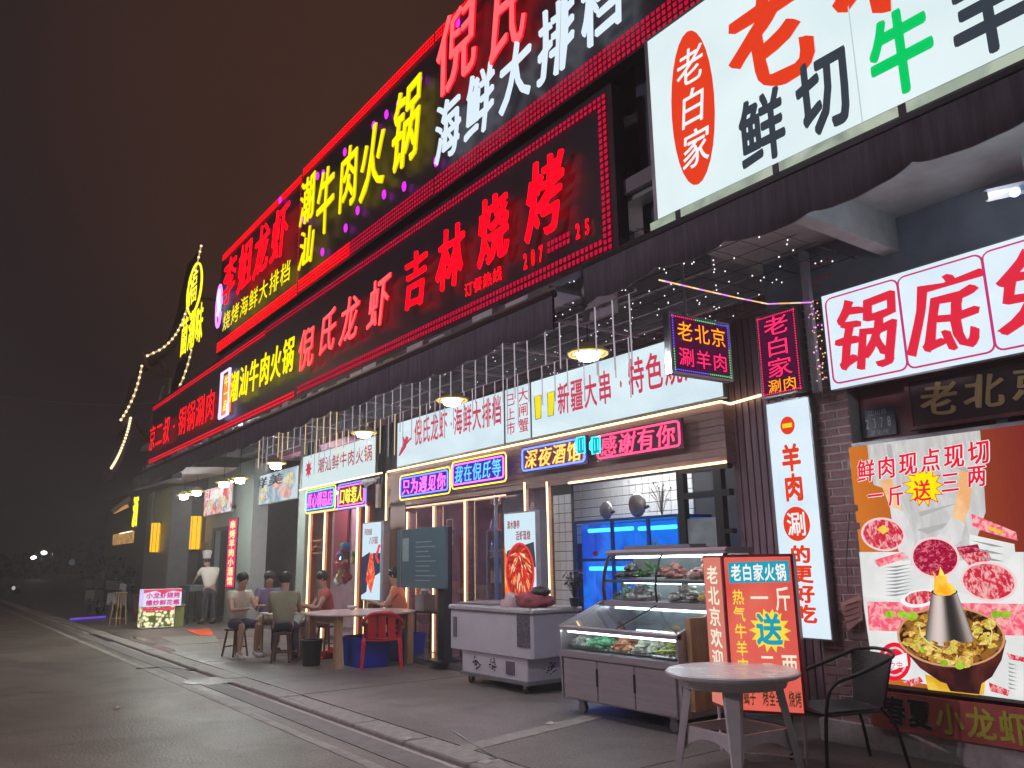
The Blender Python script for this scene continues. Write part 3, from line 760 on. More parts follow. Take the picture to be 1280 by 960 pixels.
neon('blue boxed neon sign with cyan waiting lettering and pink frame', x0, x1, P(567,609,Y=YN).z, P(566,580,Y=YN).z, YN, '我在倪氏等', npk, (em('neon_sky',(.1,.45,1.0),1.8), dbl), bk_blue, nyel)
YM = YL-.06
x0, x1 = P(383,630,Y=YM).x, P(419,620,Y=YM).x
neon('small violet neon sign with cyan frame under the grey beef sign', x0, x1, P(382,640,Y=YM).z, P(381,615,Y=YM).z, YM, '真心锅品店', ncy, (npk, dpk), em('acrylic_violet', (.28,.02,.6), .8), nyel)
x0, x1 = P(423,630,Y=YM).x, P(457,620,Y=YM).x
neon('small neon sign with yellow lettering in a pink frame', x0, x1, P(424,635,Y=YM).z, P(423,608,Y=YM).z, YM, '口味惹人', npk, (nyel, dyl), em('acrylic_redviolet', (.22,.02,.10), .8), nb)

# ------------------------------------------------------------------ recessed wood front with warm strips
WF = 6.92
fas = thing('wood_fascia', 'brown plank fascia carrying the neon signs above the shop windows', 'fascia', (-9.5, WF, 2.6))
fx0, fx1 = PX(486,600,WF)[0], PX(903,500,WF)[0]
fz0, fz1 = 2.50, 3.16
bx('backing', fx0, fx1, WF+.03, WF+.3, fz0, fz1, M_wood, fas)
np_ = 8; pr = MB().box(0, fx1-fx0, 0, .03, 0, (fz1-fz0)/np_-.006).build('plank', M_wood, fas, local=True); pr.location = Vector((fx0, WF, fz0))-fas.location
for i in range(1, np_):
    c = pr.copy(); C.objects.link(c); c.parent = fas; c.location = Vector((fx0, WF+random.uniform(0,.004), fz0+i*(fz1-fz0)/np_))-fas.location
def strip(label, a, b_, r=.014, m=None, grp='warm LED strips outlining the shopfront'):
    o = MB().tube([a, b_], r, 6).build('led_strip', m or E_strip); return tag(o, label, 'light strip', grp)
LBL = 'thin warm white LED strip outlining the shopfront timber'
strip('warm LED strip along the top of the plank fascia', (fx0, WF-.03, 3.16), (fx1, WF-.03, 3.16))
ex = P(952,494,Y=7.06); strip('warm LED strip rising onto the slatted wall under the square message board', (fx1, 7.05, 3.15), (ex.x, 7.05, ex.z))
strip('short warm LED strip turning the corner at the right end of the fascia', (fx1, WF-.03, 3.16), (fx1, 7.05, 3.15))
pL = PX(713,606,WF); pR = PX(910,578,WF)
strip('warm LED strip along the head of the tiled kitchen window', (pL[0], WF-.03, 2.50), (pR[0], WF-.03, 2.50))
# posts with strips: pixel x at mid height, top y, bottom y
posts = [(483,592,800),(510,640,802),(543.5,633,765),(583,626,765),(658,603,640),(688,602,790),(523,650,815)]
for px, t0, b0 in posts[:6]:
    q = PX(px, (t0+b0)/2, WF)[0]; zt_ = PX(px, t0, WF)[1]
    tt = thing('timber_post', 'slim shopfront post with warm strip at the %s' % {483:'left corner below the camera',510:'left side of the menu board',543.5:'right side of the menu board',583:'left edge of the lobster shop door',658:'top of the crayfish poster',688:'left edge of the tiled kitchen'}[px], 'post', (q, WF, .09))
    MB().box(q-.05, q+.05, WF, WF+.1, .09, min(zt_, 3.1)).build('post_body', M_wood, tt)
    MB().tube([(q, WF-.03, .1), (q, WF-.03, zt_)], .013, 6).build('light_strip', E_strip, tt)
q0 = PX(510,640,WF); q1 = PX(634,614,WF)
strip('pinkish LED strip above the glass doors and menu board', (q0[0], WF-.03, 2.45), (q1[0], WF-.03, 2.45), .012, E_stripd)
# left shop front strips (red-brown frame)
WL = 6.80
def PQ(px, py): q = P(px, py, Y=WL-.03); return q
M_redw = pbr('red_brown_paint', (.30,.07,.04), .4, var=.2)
lf = thing('red_door_frame', 'red brown timber door frame with lit edges under the small neon signs', 'door frame', (PQ(420,700).x, WL, 0))
zf = PQ(386,643).z
for px in (386, 405, 446, 457):
    q = PQ(px, 680); 
    bx('post_body', q.x-.09, q.x+.09, WL, WL+.1, 0, zf, M_redw, lf)
    MB().tube([(q.x, WL-.03, .05), (q.x, WL-.03, zf)], .018, 6).build('light_strip', E_strip, lf)
qa, qb = PQ(384,645), PQ(458,635)
bx('head_rail', qa.x, qb.x, WL-.005, WL+.1, zf, zf+.12, M_redw, lf)
MB().tube([(qa.x, WL-.04, zf+.02), (qb.x, WL-.04, zf+.02)], .015, 6).build('light_strip', E_stripd, lf)
for k in range(3): bx('lattice_bar', PQ(387,680).x, PQ(404,680).x, WL+.02, WL+.05, 1.72+k*.13, 1.75+k*.13, M_redw, lf)
MB().tube([(PQ(387,680).x, WL+.03, 1.75), (PQ(404,680).x, WL+.03, 2.3)], .015, 4).build('lattice_bar', M_redw, lf)
strip('warm LED strip between the grey beef sign and its neon signs', (PQ(379,614).x, WL-.12, PQ(379,613).z), (PQ(483,591).x, WL-.12, PQ(379,613).z))
# wall pieces behind both fronts
sw = thing('shop_partition_wall', 'dark corrugated wall piece between the grey sign and the lobster shop sign', 'wall', (-13.4, 7, 0))
bx('panel', PX(455,600,6.95)[0], PX(496,600,6.95)[0], 6.96, 7.1, 0, 4.2, pbr('corrugated_dark', (.06,.055,.06), .5, stretch=(30,1,1), scale=4), sw)
for k in range(9): bx('rib', -14.55+k*.14, -14.5+k*.14, 6.93, 6.96, 2.9, 4.2, pbr('corrugated_dark', (.06,.055,.06), .5), sw)
# reddish curtains, shelves, glazing inside
iw = thing('shop_interior', 'dim restaurant interior with red curtain and shelves behind the glass doors', 'interior', (-11, 9, 0))
bx('rear_panel', -13.6, -10.0, 9.0, 9.1, .1, 3.1, pbr('interior_purple', (.34,.20,.30), .5, var=.6, scale=1.1), iw)
bx('side_panel', -10.06, -10.0, 7.1, 9.0, .1, 3.1, M_inter, iw)
bx('side_panel', -13.62, -13.55, 7.1, 9.0, .1, 3.1, M_inter, iw)
bx('inner_ceiling', -13.6, -10.0, 7.1, 9.0, 3.06, 3.12, M_inter, iw)
ep = em('interior_lamp', (1.0, .66, .80), 90.0)
MB().mat(ep).box(-11.9, -10.4, 8.0, 8.08, 2.98, 3.02).build('ceiling_lamp', None, iw)
for k in range(5): bx('shelf', -12.9, -10.1, 8.72, 8.98, .6+k*.48, .63+k*.48, M_wood, iw)
cols = [(.5,.1,.08),(.1,.25,.5),(.6,.5,.3),(.55,.55,.55),(.12,.35,.15),(.4,.05,.2)]
b = MB()
for k in range(5):
    for j in range(30):
        x = -12.85+j*.09; c = random.choice(cols); b.mat(pbr('bottle_%d' % cols.index(c), c, .2)); h = random.uniform(.15,.36); b.lathe((x, 8.85, .632+k*.48), [(.032,0),(.032,h*.65),(.012,h*.8),(.012,h)], 6)
o = stuffpart(b, 'bottles', None, iw)
bx('red_sash', -11.75, -10.1, 8.5, 8.55, 1.33, 1.45, pbr('sash_red', (.7,.10,.05), .6), iw)
dg = thing('glass_door', 'glass doors with tall steel pull handles behind the chest freezer', 'door', (PX(610,700,WF)[0], WF, .1))
da, db = PX(584,700,WF)[0], PX(656,690,WF)[0]
MB().mat(M_glassd).quad((da,WF+.06,.1),(db,WF+.06,.1),(db,WF+.06,2.5),(da,WF+.06,2.5)).build('pane', None, dg)
for px in (609,619):
    q = PX(px, 720, WF)[0]; MB().tube([(q,WF,.5),(q,WF,1.95),(q,WF+.06,1.97)], .014, 6).build('handle', M_frame, dg)
q = PX(617,700,WF)[0]; bx('stile', q-.012, q+.012, WF+.03, WF+.08, .1, 2.5, M_frame, dg)
bx('transom', PX(609,700,WF)[0], db, WF+.02, WF+.05, 1.64, 1.67, M_frame, dg)
dg2 = thing('shop_window', 'dark shop window with white drawing behind the menu board', 'window', (PX(540,700,WF)[0], WF, .1))
da, db = PX(492,700,WF)[0], PX(582,700,WF)[0]
MB().mat(M_glassd).quad((da,WF+.06,.1),(db,WF+.06,.1),(db,WF+.06,2.5),(da,WF+.06,2.5)).build('pane', None, dg2)
bx('red_curtain', PX(566,700,WF)[0], PX(580,700,WF)[0], WF+.14, WF+.17, .4, 1.9, pbr('curtain_red', (.38,.03,.04), .8, stretch=(10,1,1)), dg2)
b = MB().mat(pbr('window_chalk', (.6,.6,.65), .6)); q = PX(560,640,WF)
for z in (2.02, 1.78): b.tube([(q[0]-.1,WF+.04,z),(q[0]+.08,WF+.04,z),(q[0]+.08,WF+.04,z+.16),(q[0]-.1,WF+.04,z+.16),(q[0]-.1,WF+.04,z)], .008, 4)
b.build('window_drawing', None, dg2)
bx('brown_cladding', PX(487,700,WF)[0], PX(506,700,WF)[0], WF+.0, WF+.05, .1, 3.1, pbr('rosy_wood', (.24,.10,.10), .5, stretch=(1,1,8)), dg2)
# left shop interior
li = thing('shop_interior', 'dark interior of the small shop left of the corner camera', 'interior', (-17, 8, 0))
la, lb = P(380,680,Y=7.6).x-.6, P(470,680,Y=7.6).x+.6
bx('rear_panel', la, lb, 8.4, 8.5, 0, 3.2, pbr('left_interior', (.24,.15,.17), .6, var=.5, scale=1.4), li)
bx('red_curtain', P(418,660,Y=8.3).x, P(434,660,Y=8.3).x, 8.3, 8.35, 1.2, 3.0, pbr('curtain_wine', (.14,.02,.03), .8), li)
MB().mat(ep).box(la+1.2, la+2.4, 7.7, 7.8, 3.1, 3.14).build('ceiling_lamp', None, li)
b = MB()
for k in range(26):
    c = random.choice(cols); b.mat(pbr('bottle_%d' % cols.index(c), c, .2)); b.blob((random.uniform(-17.8,-16), 7.9, random.uniform(1.1,1.9)), random.uniform(.06,.13), 6, 4, .2)
stuffpart(b, 'shelf_clutter', None, li)
q = P(448,655,Y=7.0)
# ------------------------------------------------------------------ tiled kitchen behind the window on the right
KY = 8.35
kt = thing('tiled_kitchen', 'white tiled kitchen room behind the display case', 'kitchen', (-8, KY, 0))
kx0, kx1 = -9.99, P(915,640,Y=KY).x+.5
bx('rear_wall', kx0, kx1+.4, KY+.01, KY+.1, .1, 3.4, M_grout, kt)
bx('kitchen_ceiling', kx0, kx1+.4, 7.2, KY, 2.96, 3.0, M_white, kt)
tp = .135
tl0 = MB().bev(0, tp-.010, -.012, .012, 0, tp-.010, .003).build('tile', M_tile, kt, local=True); used = False
x = P(712,640,Y=KY).x-.1; z = 1.75
nx = int((P(860,640,Y=KY).x-x)/tp)+1
for i in range(nx):
    for j in range(9):
        if not used: c = tl0; used = True
        else: c = tl0.copy(); C.objects.link(c); c.parent = kt
        c.location = Vector((x+i*tp, KY+random.uniform(-.002,.002), z+j*tp))-kt.location
MB().mat(em('kitchen_lamp', (1,1,.95), 30.0)).box(-8.6, -7.0, 7.7, 7.85, 2.93, 2.955).build('ceiling_lamp', None, kt)
# tiled jamb
jt = thing('tiled_jamb', 'narrow white tiled wall between the crayfish poster and the blue tanks', 'wall', (PX(700,680,WF)[0], WF, .1))
ja, jb = PX(692,680,WF)[0], PX(714,680,WF)[0]
bx('backing', ja, jb, WF+.03, WF+.07, .1, 2.5, M_grout, jt)
tw = (jb-ja)/3; s0 = MB().bev(0, tw-.008, -.01, .015, 0, tw*1.02-.008, .003).build('tile', M_tile, jt, local=True); used = False
n = int(2.35/(tw*1.02))
for i in range(3):
    for j in range(n):
        if not used: c = s0; used = True
        else: c = s0.copy(); C.objects.link(c); c.parent = jt
        c.location = Vector((ja+i*tw, WF+.02, .12+j*tw*1.02))-jt.location
# kitchen window frame at right
wfm = thing('kitchen_window', 'black framed kitchen window with obscured glass beside the slat wall', 'window', (PX(880,640,WF)[0], WF, 1.0))
wx0, wx1 = PX(846,640,WF)[0], PX(912,640,WF)[0]; xm = PX(897,640,WF)[0]
b = MB().mat(M_black)
b.box(wx0, wx0+.1, WF+.02, WF+.1, .9, 2.5).box(xm-.05, xm+.06, WF+.02, WF+.1, .9, 2.5).box(wx0, wx1, WF+.02-.003, WF+.1, 2.15, 2.22).box(wx0, wx1, WF+.017, WF+.1, 2.44, 2.5).box(xm+.06, wx1, WF+.018, WF+.1, 1.75, 1.8)
b.build('frame', None, wfm)
MB().mat(pbr('frosted_film', (.30,.36,.36), .35, var=.3, scale=3)).box(wx0+.1, xm-.05, WF+.05, WF+.06, 1.0, 1.93).build('frosted_pane', None, wfm)
MB().mat(M_glass).quad((wx0+.1,WF+.055,1.93),(xm-.05,WF+.055,1.93),(xm-.05,WF+.055,2.15),(wx0+.1,WF+.055,2.15)).build('pane', None, wfm)
MB().mat(M_glass).quad((wx0+.1,WF+.055,2.22),(wx1,WF+.055,2.22),(wx1,WF+.055,2.44),(wx0+.1,WF+.055,2.44)).build('pane', None, wfm)
bx('vent_grille', xm-.38, xm-.2, WF+.03, WF+.05, 1.25, 1.62, M_black, wfm)
# fish tanks
TY = 7.5
tx0, tx1 = P(717,690,Y=TY).x, P(852,690,Y=TY).x
tk = thing('fish_tank_rack', 'two tier rack of blue lit seafood tanks inside the kitchen', 'fish tank', ((tx0+tx1)/2, TY, .1))
ztop = P(717,655,Y=TY).z; zmid = P(717,702,Y=TY).z
M_tb = em('tank_blue_glow', (.0,.12,.66), 1.0, col2=(.01,.30,.95), scale=2.5)  # back panel made to glow for the blue LED light in the tanks
bx('back_panel', tx0-.45, tx1, TY+.55, TY+.6, .15, ztop, M_tb, tk)
for x in (tx0, (tx0*2+tx1)/3+.1, (tx0+tx1*2)/3+.1, tx1-.04): bx('upright', x, x+.04, TY, TY+.04, .1, ztop+.02, pbr('tank_frame_blue', (.02,.06,.3), .4), tk)
for z in (ztop, zmid): bx('rail', tx0, tx1, TY-.005, TY+.6, z, z+.035, pbr('tank_frame_blue', (.02,.06,.3), .4), tk)
E_tb = em('tank_tube_blue', (.08,.55,1.0), 5.0)
for z, a, c in ((ztop-.1, tx0+.12, tx0+1.0), (ztop-.11, tx0+1.12, tx1-.25), (zmid-.1, tx0+.12, tx0+1.0), (zmid-.12, tx0+1.1, tx1-.2)):
    MB().tube([(a, TY+.2, z), (c, TY+.2, z)], .028, 8).build('light_tube', E_tb, tk)
MB().mat(glass_mat('tank_glass', (.35,.6,1.0), .15)).quad((tx0+.04,TY+.02,.2),(tx1-.04,TY+.02,.2),(tx1-.04,TY+.02,ztop-.02),(tx0+.04,TY+.02,ztop-.02)).build('glass_front', None, tk)
b = MB().mat(pbr('tank_mark_red', (.8,.03,.03), .4))
for k in range(4): b.poly(star(tx0+.45+k*.38, ztop-.42, .07, .045, TY+.012, 7, .6, k))
b.build('red_sticker', None, tk)
b = MB().mat(pbr('air_hose', (.3,.5,.8), .3))
for k in range(3): b.tube([(tx1-.55+.13*math.cos(a*.5+k)+.1*k, TY-.03, ztop-.55+.14*math.sin(a*.5)+.02*a) for a in range(14)], .008, 4)
b.build('air_hose', None, tk)
for k, (px, py, r, lb_) in enumerate(((758,648,.125,'smaller round steel lid standing on the blue tanks'),(797,645,.16,'larger round steel pan standing on the blue tanks'))):
    q = P(px, py, Y=TY+.15); t = thing('steel_pan', lb_, 'pan', (q.x, q.y, ztop+.035))
    MB().lathe((q.x, q.y, ztop+.04+r), [(r*.8,-.03),(r,0),(r,.01),(.02,-.02)], 20, 'y').build('pan_body', M_frame, t, True)
    MB().tube([(q.x+r*.9, q.y, ztop+.04+r*.7),(q.x+r*1.3, q.y, ztop+.04+r*.8)], .02, 6).build('handle', M_black, t)
def plant(label, x, y, z, h, n, m, spread=.12, leaf=.05, pot=None):
    t = thing('potted_plant', label, 'plant', (x, y, z))
    if pot: MB().lathe((x,y,z), [(.05,0),(.07,.1),(.06,.1)], 10).build('pot', pot, t); z += .08
    b = MB().mat(m)
    for i in range(n):
        a = random.uniform(0, 6.28); r = random.uniform(.2,1)*spread; hh = h*random.uniform(.5,1)
        tip = Vector((x+r*math.cos(a), y+r*math.sin(a), z+hh)); b.tube([(x,y,z),((x+tip.x)/2,(y+tip.y)/2,z+hh*.7),tip], .003, 3)
        d = Vector((random.uniform(-1,1),random.uniform(-1,1),random.uniform(-.3,1))).normalized(); s = d.cross(Vector((0,0,1))+Vector((.1,.2,0))).normalized()
        b.quad(tip-s*leaf*.35, tip+d*leaf*.6-s*0, tip+s*leaf*.35, tip-d*leaf*.6)
    stuffpart(b, 'foliage', None, t); return t
M_leaf = pbr('leaf_dull', (.07,.09,.05), .6)
q = P(828,650,Y=TY+.15); plant('wispy dry plant on top of the blue tanks', q.x, q.y, ztop+.035, .42, 26, pbr('leaf_dry', (.14,.12,.08), .7), .16)
# ------------------------------------------------------------------ crayfish poster stand by the freezer
def poster_stand(label, x0, x1, z0, z1, Y, rows, name='poster_stand'):
    t = thing(name, label, 'poster stand', ((x0+x1)/2, Y, 0))
    bx('casing', x0, x1+.10, Y, Y+.12, z0-.02, z1+.02, pbr('casing_grey', (.28,.26,.30), .5), t)
    MB().mat(em('poster_pale', (.62,.80,.90), 1.0)).quad((x0,Y-.004,z0),(x1,Y-.004,z0),(x1,Y-.004,z1),(x0,Y-.004,z1)).build('print', None, t)
    bx('leg', x0+.05, x0+.09, Y+.03, Y+.07, 0.0, z0-.02, M_frame, t); bx('leg', x1-.05, x1-.01, Y+.03, Y+.07, 0.0, z0-.02, M_frame, t)
    w = x1-x0; h = z1-z0
    b = MB().mat(em('print_darkred_text', (.32,.03,.04), 1)); rowY(b, rows[0], x0+.1*w, x0+.52*w, z1-.16*h, z1-.07*h, Y-.008, off=.015); rowY(b, rows[1], x0+.38*w, x0+.85*w, z1-.28*h, z1-.18*h, Y-.008, off=.015)
    b.build('lettering', None, t)
    return t, w, h
x0, x1 = P(631,690,Y=6.6).x, P(670,690,Y=6.6).x; z1 = P(631,643,Y=6.6).z; z0 = z1-1.32
t, w, h = poster_stand('lit poster of red crayfish in a round dish beside the tiled wall', x0, x1, z0, z1, 6.6, ('清水静养','活虾现烧'))
cx, cz = (x0+x1)/2-.0, z0+.40*h
I_cray = em('ink_crayfish', (.80,.03,.02), 1.0, col2=(.95,.50,.22), scale=22, stretch=(1.6,1,.6), lo=.5, hi=.66)
b = MB().mat(em('ink_dark', (.05,.05,.06), 1)).poly([(x0+.1*w,6.594,z0+.62*h),(x0+.95*w,6.594,z0+.70*h),(x1,6.594,z0+.45*h),(x0,6.594,z0+.5*h)])
b.mat(em('ink_orange', (.95,.16,.03), 1, col2=(1.0,.5,.1), scale=5)).poly([(x0,6.593,z0),(x0+.35*w,6.593,z0),(x0+.25*w,6.593,z0+.25*h),(x0,6.593,z0+.7*h)])
b.mat(em('ink_rim', (.80,.05,.06), 1)).poly(ell(cx, cz, .46*w, .30*h, 6.591)); b.mat(em('ink_sauce', (.30,.01,.01), 1, col2=(.5,.05,.02), scale=20)).poly(ell(cx, cz+.01, .42*w, .27*h, 6.589))
rf = random.Random(9); I_cr = [em('ink_cr_%d' % i, c, 1.0) for i, c in enumerate(((.80,.03,.02),(.62,.01,.015),(.92,.16,.06),(.95,.42,.16),(.38,.01,.01),(.9,.7,.45)))]
for i in range(150):
    a = rf.uniform(0,6.28); r = rf.random()**.5; x, z = cx+.36*w*r*math.cos(a), cz+.01+.23*h*r*math.sin(a)
    d = Vector((x-cx+rf.uniform(-.05,.05), 0, z-(cz+.2*h))).normalized(); n_ = Vector((d.z,0,-d.x)); L_ = rf.uniform(.03,.09); W2_ = rf.uniform(.006,.014); q_ = Vector((x, 6.5885-i*.00002, z)); bend = n_*rf.uniform(-.02,.02)
    b.mat(I_cr[min(5, int(rf.random()**1.4*6))]).poly([q_-d*L_, q_-d*L_*.3+n_*W2_+bend, q_+d*L_*.5+n_*W2_*.8+bend, q_+d*L_, q_+d*L_*.4-n_*W2_+bend, q_-d*L_*.4-n_*W2_+bend])
b.build('food_print', None, t)
x0, x1 = P(453,690,Y=6.62).x, P(476,690,Y=6.62).x; z1 = P(453,655,Y=6.62).z; z0 = z1-1.35
t, w, h = poster_stand('lit poster with a hanging red crayfish right of the red door frame', x0, x1, z0, z1, 6.62, ('不足包退','八只起'))
b = MB().mat(em('ink_navy', (.03,.04,.08), 1)).poly([(x0,6.612,z0+.55*h),(x0+.45*w,6.612,z0+.62*h),(x0+.3*w,6.612,z0+.1*h),(x0,6.612,z0+.05*h)]).poly([(x0+.6*w,6.612,z0+.6*h),(x1,6.612,z0+.6*h),(x1,6.612,z0+.35*h),(x0+.7*w,6.612,z0+.3*h)])
b.mat(I_cray).poly([(x0+.45*w,6.608,z0+.6*h),(x0+.6*w,6.608,z0+.6*h),(x0+.75*w,6.608,z0+.3*h),(x0+.55*w,6.608,z0+.08*h),(x0+.25*w,6.608,z0+.25*h)])
b.mat(em('ink_rim', (.80,.05,.06), 1)).tube([(x1-.02,6.606,z0+.7*h),(x1-.2*w,6.606,z0+.55*h),(x1-.05*w,6.606,z0+.48*h)], .03, 5); b.build('food_print', None, t)

# ------------------------------------------------------------------ hot pot poster on the right
GY = 6.34
def G(px, py, d=0): q = P(px, py, Y=GY-d); return (q.x, q.y, q.z)
arc0 = lambda p: p
gp = thing('hot_pot_poster', 'large lit poster of fresh sliced meat and a steaming copper hot pot', 'poster', (-3.0, GY, .4))
A = P(1062,558,Y=GY); zt_ = 2.40; zb_ = .50; gx0 = A.x-.0; gx1 = P(1254,600,Y=GY).x+.42
gx0 = P(1075,690,Y=GY).x
bx('casing', gx0-.03, gx1+.03, GY+.002, GY+.12, zb_-.03, zt_+.03, M_frame, gp)
gm = em('poster_ground', (.72,.26,.03), 1.0)
# ground: orange at left to maroon at right, printed as vertical bands of ink
b = MB(); N = 44
for i in range(N):
    f = i/(N-1); c = (.60*(1-f)**1.2+.16*f, .17*(1-f)**1.5+.018*f, .02*(1-f)+.018*f)
    b.mat(em('poster_ground_%d' % i, c, 1.0)); xa = gx0+(gx1-gx0)*i/N; xb = gx0+(gx1-gx0)*(i+1)/N
    b.quad((xa,GY-.002,zb_),(xb,GY-.002,zb_),(xb,GY-.002,zt_),(xa,GY-.002,zt_))
b.build('print_ground', None, gp)
def shape(b, m, pts, d): b.mat(m); b.poly([G(x, y, d) for x, y in pts])
def el(b, m, cx, cy, rx, ry, d, n=30, tilt=0):
    b.mat(m); pts = []
    for i in range(n):
        a = 2*math.pi*i/n; x, y = rx*math.cos(a), ry*math.sin(a); pts.append(G(cx+x*math.cos(tilt)-y*math.sin(tilt), cy+x*math.sin(tilt)+y*math.cos(tilt), d))
    b.poly(pts)
I_coat = em('ink_coat', (.50,.49,.48), 1.0, col2=(.66,.66,.65), scale=5, stretch=(3,1,.8), lo=.35, hi=.7)
I_coats = em('ink_coat_fold', (.43,.42,.42), 1.0)
I_arm = em('ink_arm', (.82,.42,.18), 1.0, col2=(.9,.55,.3), scale=3)
I_glove = em('ink_glove', (.62,.62,.63), 1.0, col2=(.72,.72,.72), scale=6)
I_meat = em('ink_meat', (.60,.02,.05), 1.0, col2=(.88,.42,.42), scale=26, stretch=(1.5,1,.9), lo=.46, hi=.62)
I_meatd = em('ink_meat_deep', (.34,.005,.04), 1.0, col2=(.78,.16,.22), scale=34, stretch=(1,1,1.4), lo=.5, hi=.66)
I_meatp = em('ink_meat_pink', (.85,.10,.18), 1.0, col2=(.95,.45,.45), scale=20, lo=.42, hi=.6)
I_tray = em('ink_tray', (.70,.71,.70), 1.0, col2=(.80,.80,.79), scale=3)
I_shadow = em('ink_tray_line', (.30,.32,.33), 1.0)
I_bowl = em('ink_bowl', (.03,.008,.010), 1.0, col2=(.13,.03,.02), scale=4, lo=.4, hi=.65); I_rim = em('ink_bowl_rim', (.62,.30,.16), 1.0)
I_food = em('ink_food', (.03,.010,.006), 1.0, col2=(.30,.12,.02), scale=15, lo=.44, hi=.56)
I_food2 = em('ink_mushroom', (.55,.30,.06), 1.0, col2=(.88,.68,.18), scale=24, lo=.4, hi=.6)
I_green = em('ink_green', (.22,.42,.02), 1.0, col2=(.42,.62,.05), scale=12)
I_gold = em('ink_gold', (.72,.38,.02), 1.0, col2=(.85,.6,.08), scale=3)
I_flame = em('ink_flame', (1.0,.35,.01), 1.1, col2=(1.0,.72,.1), scale=6)
I_red = em('ink_red', (.78,.01,.04), 1.0)
b = MB()
# coat and arms
shape(b, I_coat, [(1084,556),(1225,538),(1229,585),(1232,640),(1212,700),(1140,705),(1120,640),(1110,612),(1092,606),(1086,575)], .005)
for pts in ([(1108,556),(1114,555),(1118,580),(1113,600)],[(1148,640),(1200,628),(1150,646)],[(1146,662),(1200,650),(1160,668)],[(1143,680),(1190,676),(1150,686)]): shape(b, I_coats, pts, .007)
shape(b, I_arm, [(1100,602),(1114,597),(1128,640),(1118,648)], .009)
shape(b, I_arm, [(1200,584),(1217,586),(1212,635),(1204,655),(1190,650),(1196,618)], .009)
shape(b, I_coats, [(1196,580),(1222,590),(1220,594),(1196,586)], .010)
shape(b, I_glove, [(1112,632),(1130,640),(1143,668),(1143,705),(1130,712),(1118,670)], .011)
shape(b, I_glove, [(1190,646),(1206,655),(1202,675),(1184,690),(1170,684),(1170,672)], .011)
# white counter under everything
shape(b, I_tray, [(1074,690),(1280,690),(1280,876),(1220,868),(1092,842),(1080,760)], .004)
# tray stacks
shape(b, I_tray, [(1212,668),(1268,680),(1275,760),(1210,752)], .012)
for k in range(8): shape(b, I_shadow, [(1212,675+k*9),(1240,680+k*9),(1256,684+k*9),(1240,683+k*9)], .014)
shape(b, I_meatp, [(1214,642),(1270,665),(1272,676),(1216,660)], .015)
shape(b, I_gold, [(1235,657),(1255,664),(1252,668),(1236,662)], .016)
shape(b, I_tray, [(1093,706),(1138,700),(1140,745),(1096,742)], .012)
for k in range(9): shape(b, I_shadow, [(1106,709+k*4.4),(1140,705+k*4.4),(1120,710+k*4.4)], .014)
shape(b, I_meatp, [(1092,700),(1128,690),(1136,697),(1098,709)], .015)
shape(b, I_meatp, [(1084,752),(1285,755),(1285,795),(1086,788)], .013)
el(b, P_white, 1150,748,24,11,.0145,tilt=-.15); el(b, I_meat, 1150,747,19,8,.016,tilt=-.15)
for x in (1112,1128,1245,1257): el(b, I_green, x, 768, 7, 5, .016, 10)
shape(b, I_meat, [(1128,852),(1150,846),(1154,852),(1138,858)], .015); shape(b, I_meat, [(1236,853),(1262,863),(1260,870),(1238,864)], .015); shape(b, I_meat, [(1258,816),(1282,822),(1282,828),(1262,824)], .015)
for k in range(7): shape(b, I_shadow, [(1260,828+k*5),(1272,832+k*5),(1262,831+k*5)], .014)
shape(b, I_meatd, [(1196,684),(1222,680),(1226,690),(1198,694)], .013); shape(b, I_meat, [(1200,694),(1234,687),(1240,700),(1212,708)], .0135)
# plates
for cx, cy, rx, ry, ink in ((1104,668,28,21,I_meat),(1169,697,31,26,I_meatd),(1236,727,36,25,I_meat)):
    el(b, em('ink_plate', (.86,.62,.64), 1), cx, cy, rx, ry, .017, tilt=.15); el(b, ink, cx, cy, rx*.9, ry*.88, .019, tilt=.15)
shape(b, I_gold, [(1096,662),(1104,656),(1112,662),(1104,668)], .021)
# bowl
bowl = [(1122,790),(1130,812),(1150,835),(1175,852),(1200,860),(1222,858),(1240,846),(1252,825),(1258,800)]
shape(b, I_gold, [(1156,843),(1190,852),(1232,850),(1230,868),(1222,869),(1160,862)], .017)
shape(b, I_bowl, bowl, .019); shape(b, I_bowl, [(1178,845),(1228,850),(1224,868),(1188,864)], .018)
el(b, I_rim, 1189,796,68,38,.021,tilt=.06); el(b, I_food, 1189,796,65,35.5,.023,tilt=.06)
rf = random.Random(4)
I_fd = [em('ink_fd_%d' % i, c, 1.0, col2=c2, scale=40, lo=.42, hi=.58) for i, (c, c2) in enumerate((((.34,.14,.02),(.62,.34,.05)),((.62,.36,.06),(.85,.66,.2)),((.16,.05,.01),(.42,.20,.03)),((.50,.32,.04),(.70,.62,.12))))]
for i in range(150):
    a = rf.uniform(0,6.28); r = rf.uniform(.45,.95); x, y = 1189+61*r*math.cos(a), 797+32*r*math.sin(a)
    if 1158 < x < 1218 and y < 806: continue
    rr = rf.uniform(2.5,7); b.mat(rf.choice(I_fd)); ph = rf.uniform(0,6.28)
    b.poly([G(x+rr*(1+.35*math.sin(3*t+ph))*math.cos(t), y+rr*.7*(1+.3*math.cos(2*t+ph))*math.sin(t), .0245+i*.00001) for t in [k*.628 for k in range(10)]])
for x, y, r in ((1187,822,11),(1207,826,10),(1148,808,8),(1237,780,8)): el(b, I_food2, x, y, r, r*.9, .025, 12)
for x, y, r in ((1156,812,5),(1140,770,6),(1200,832,5),(1180,829,4)): el(b, I_green, x, y, r*1.3, r, .027, 8)
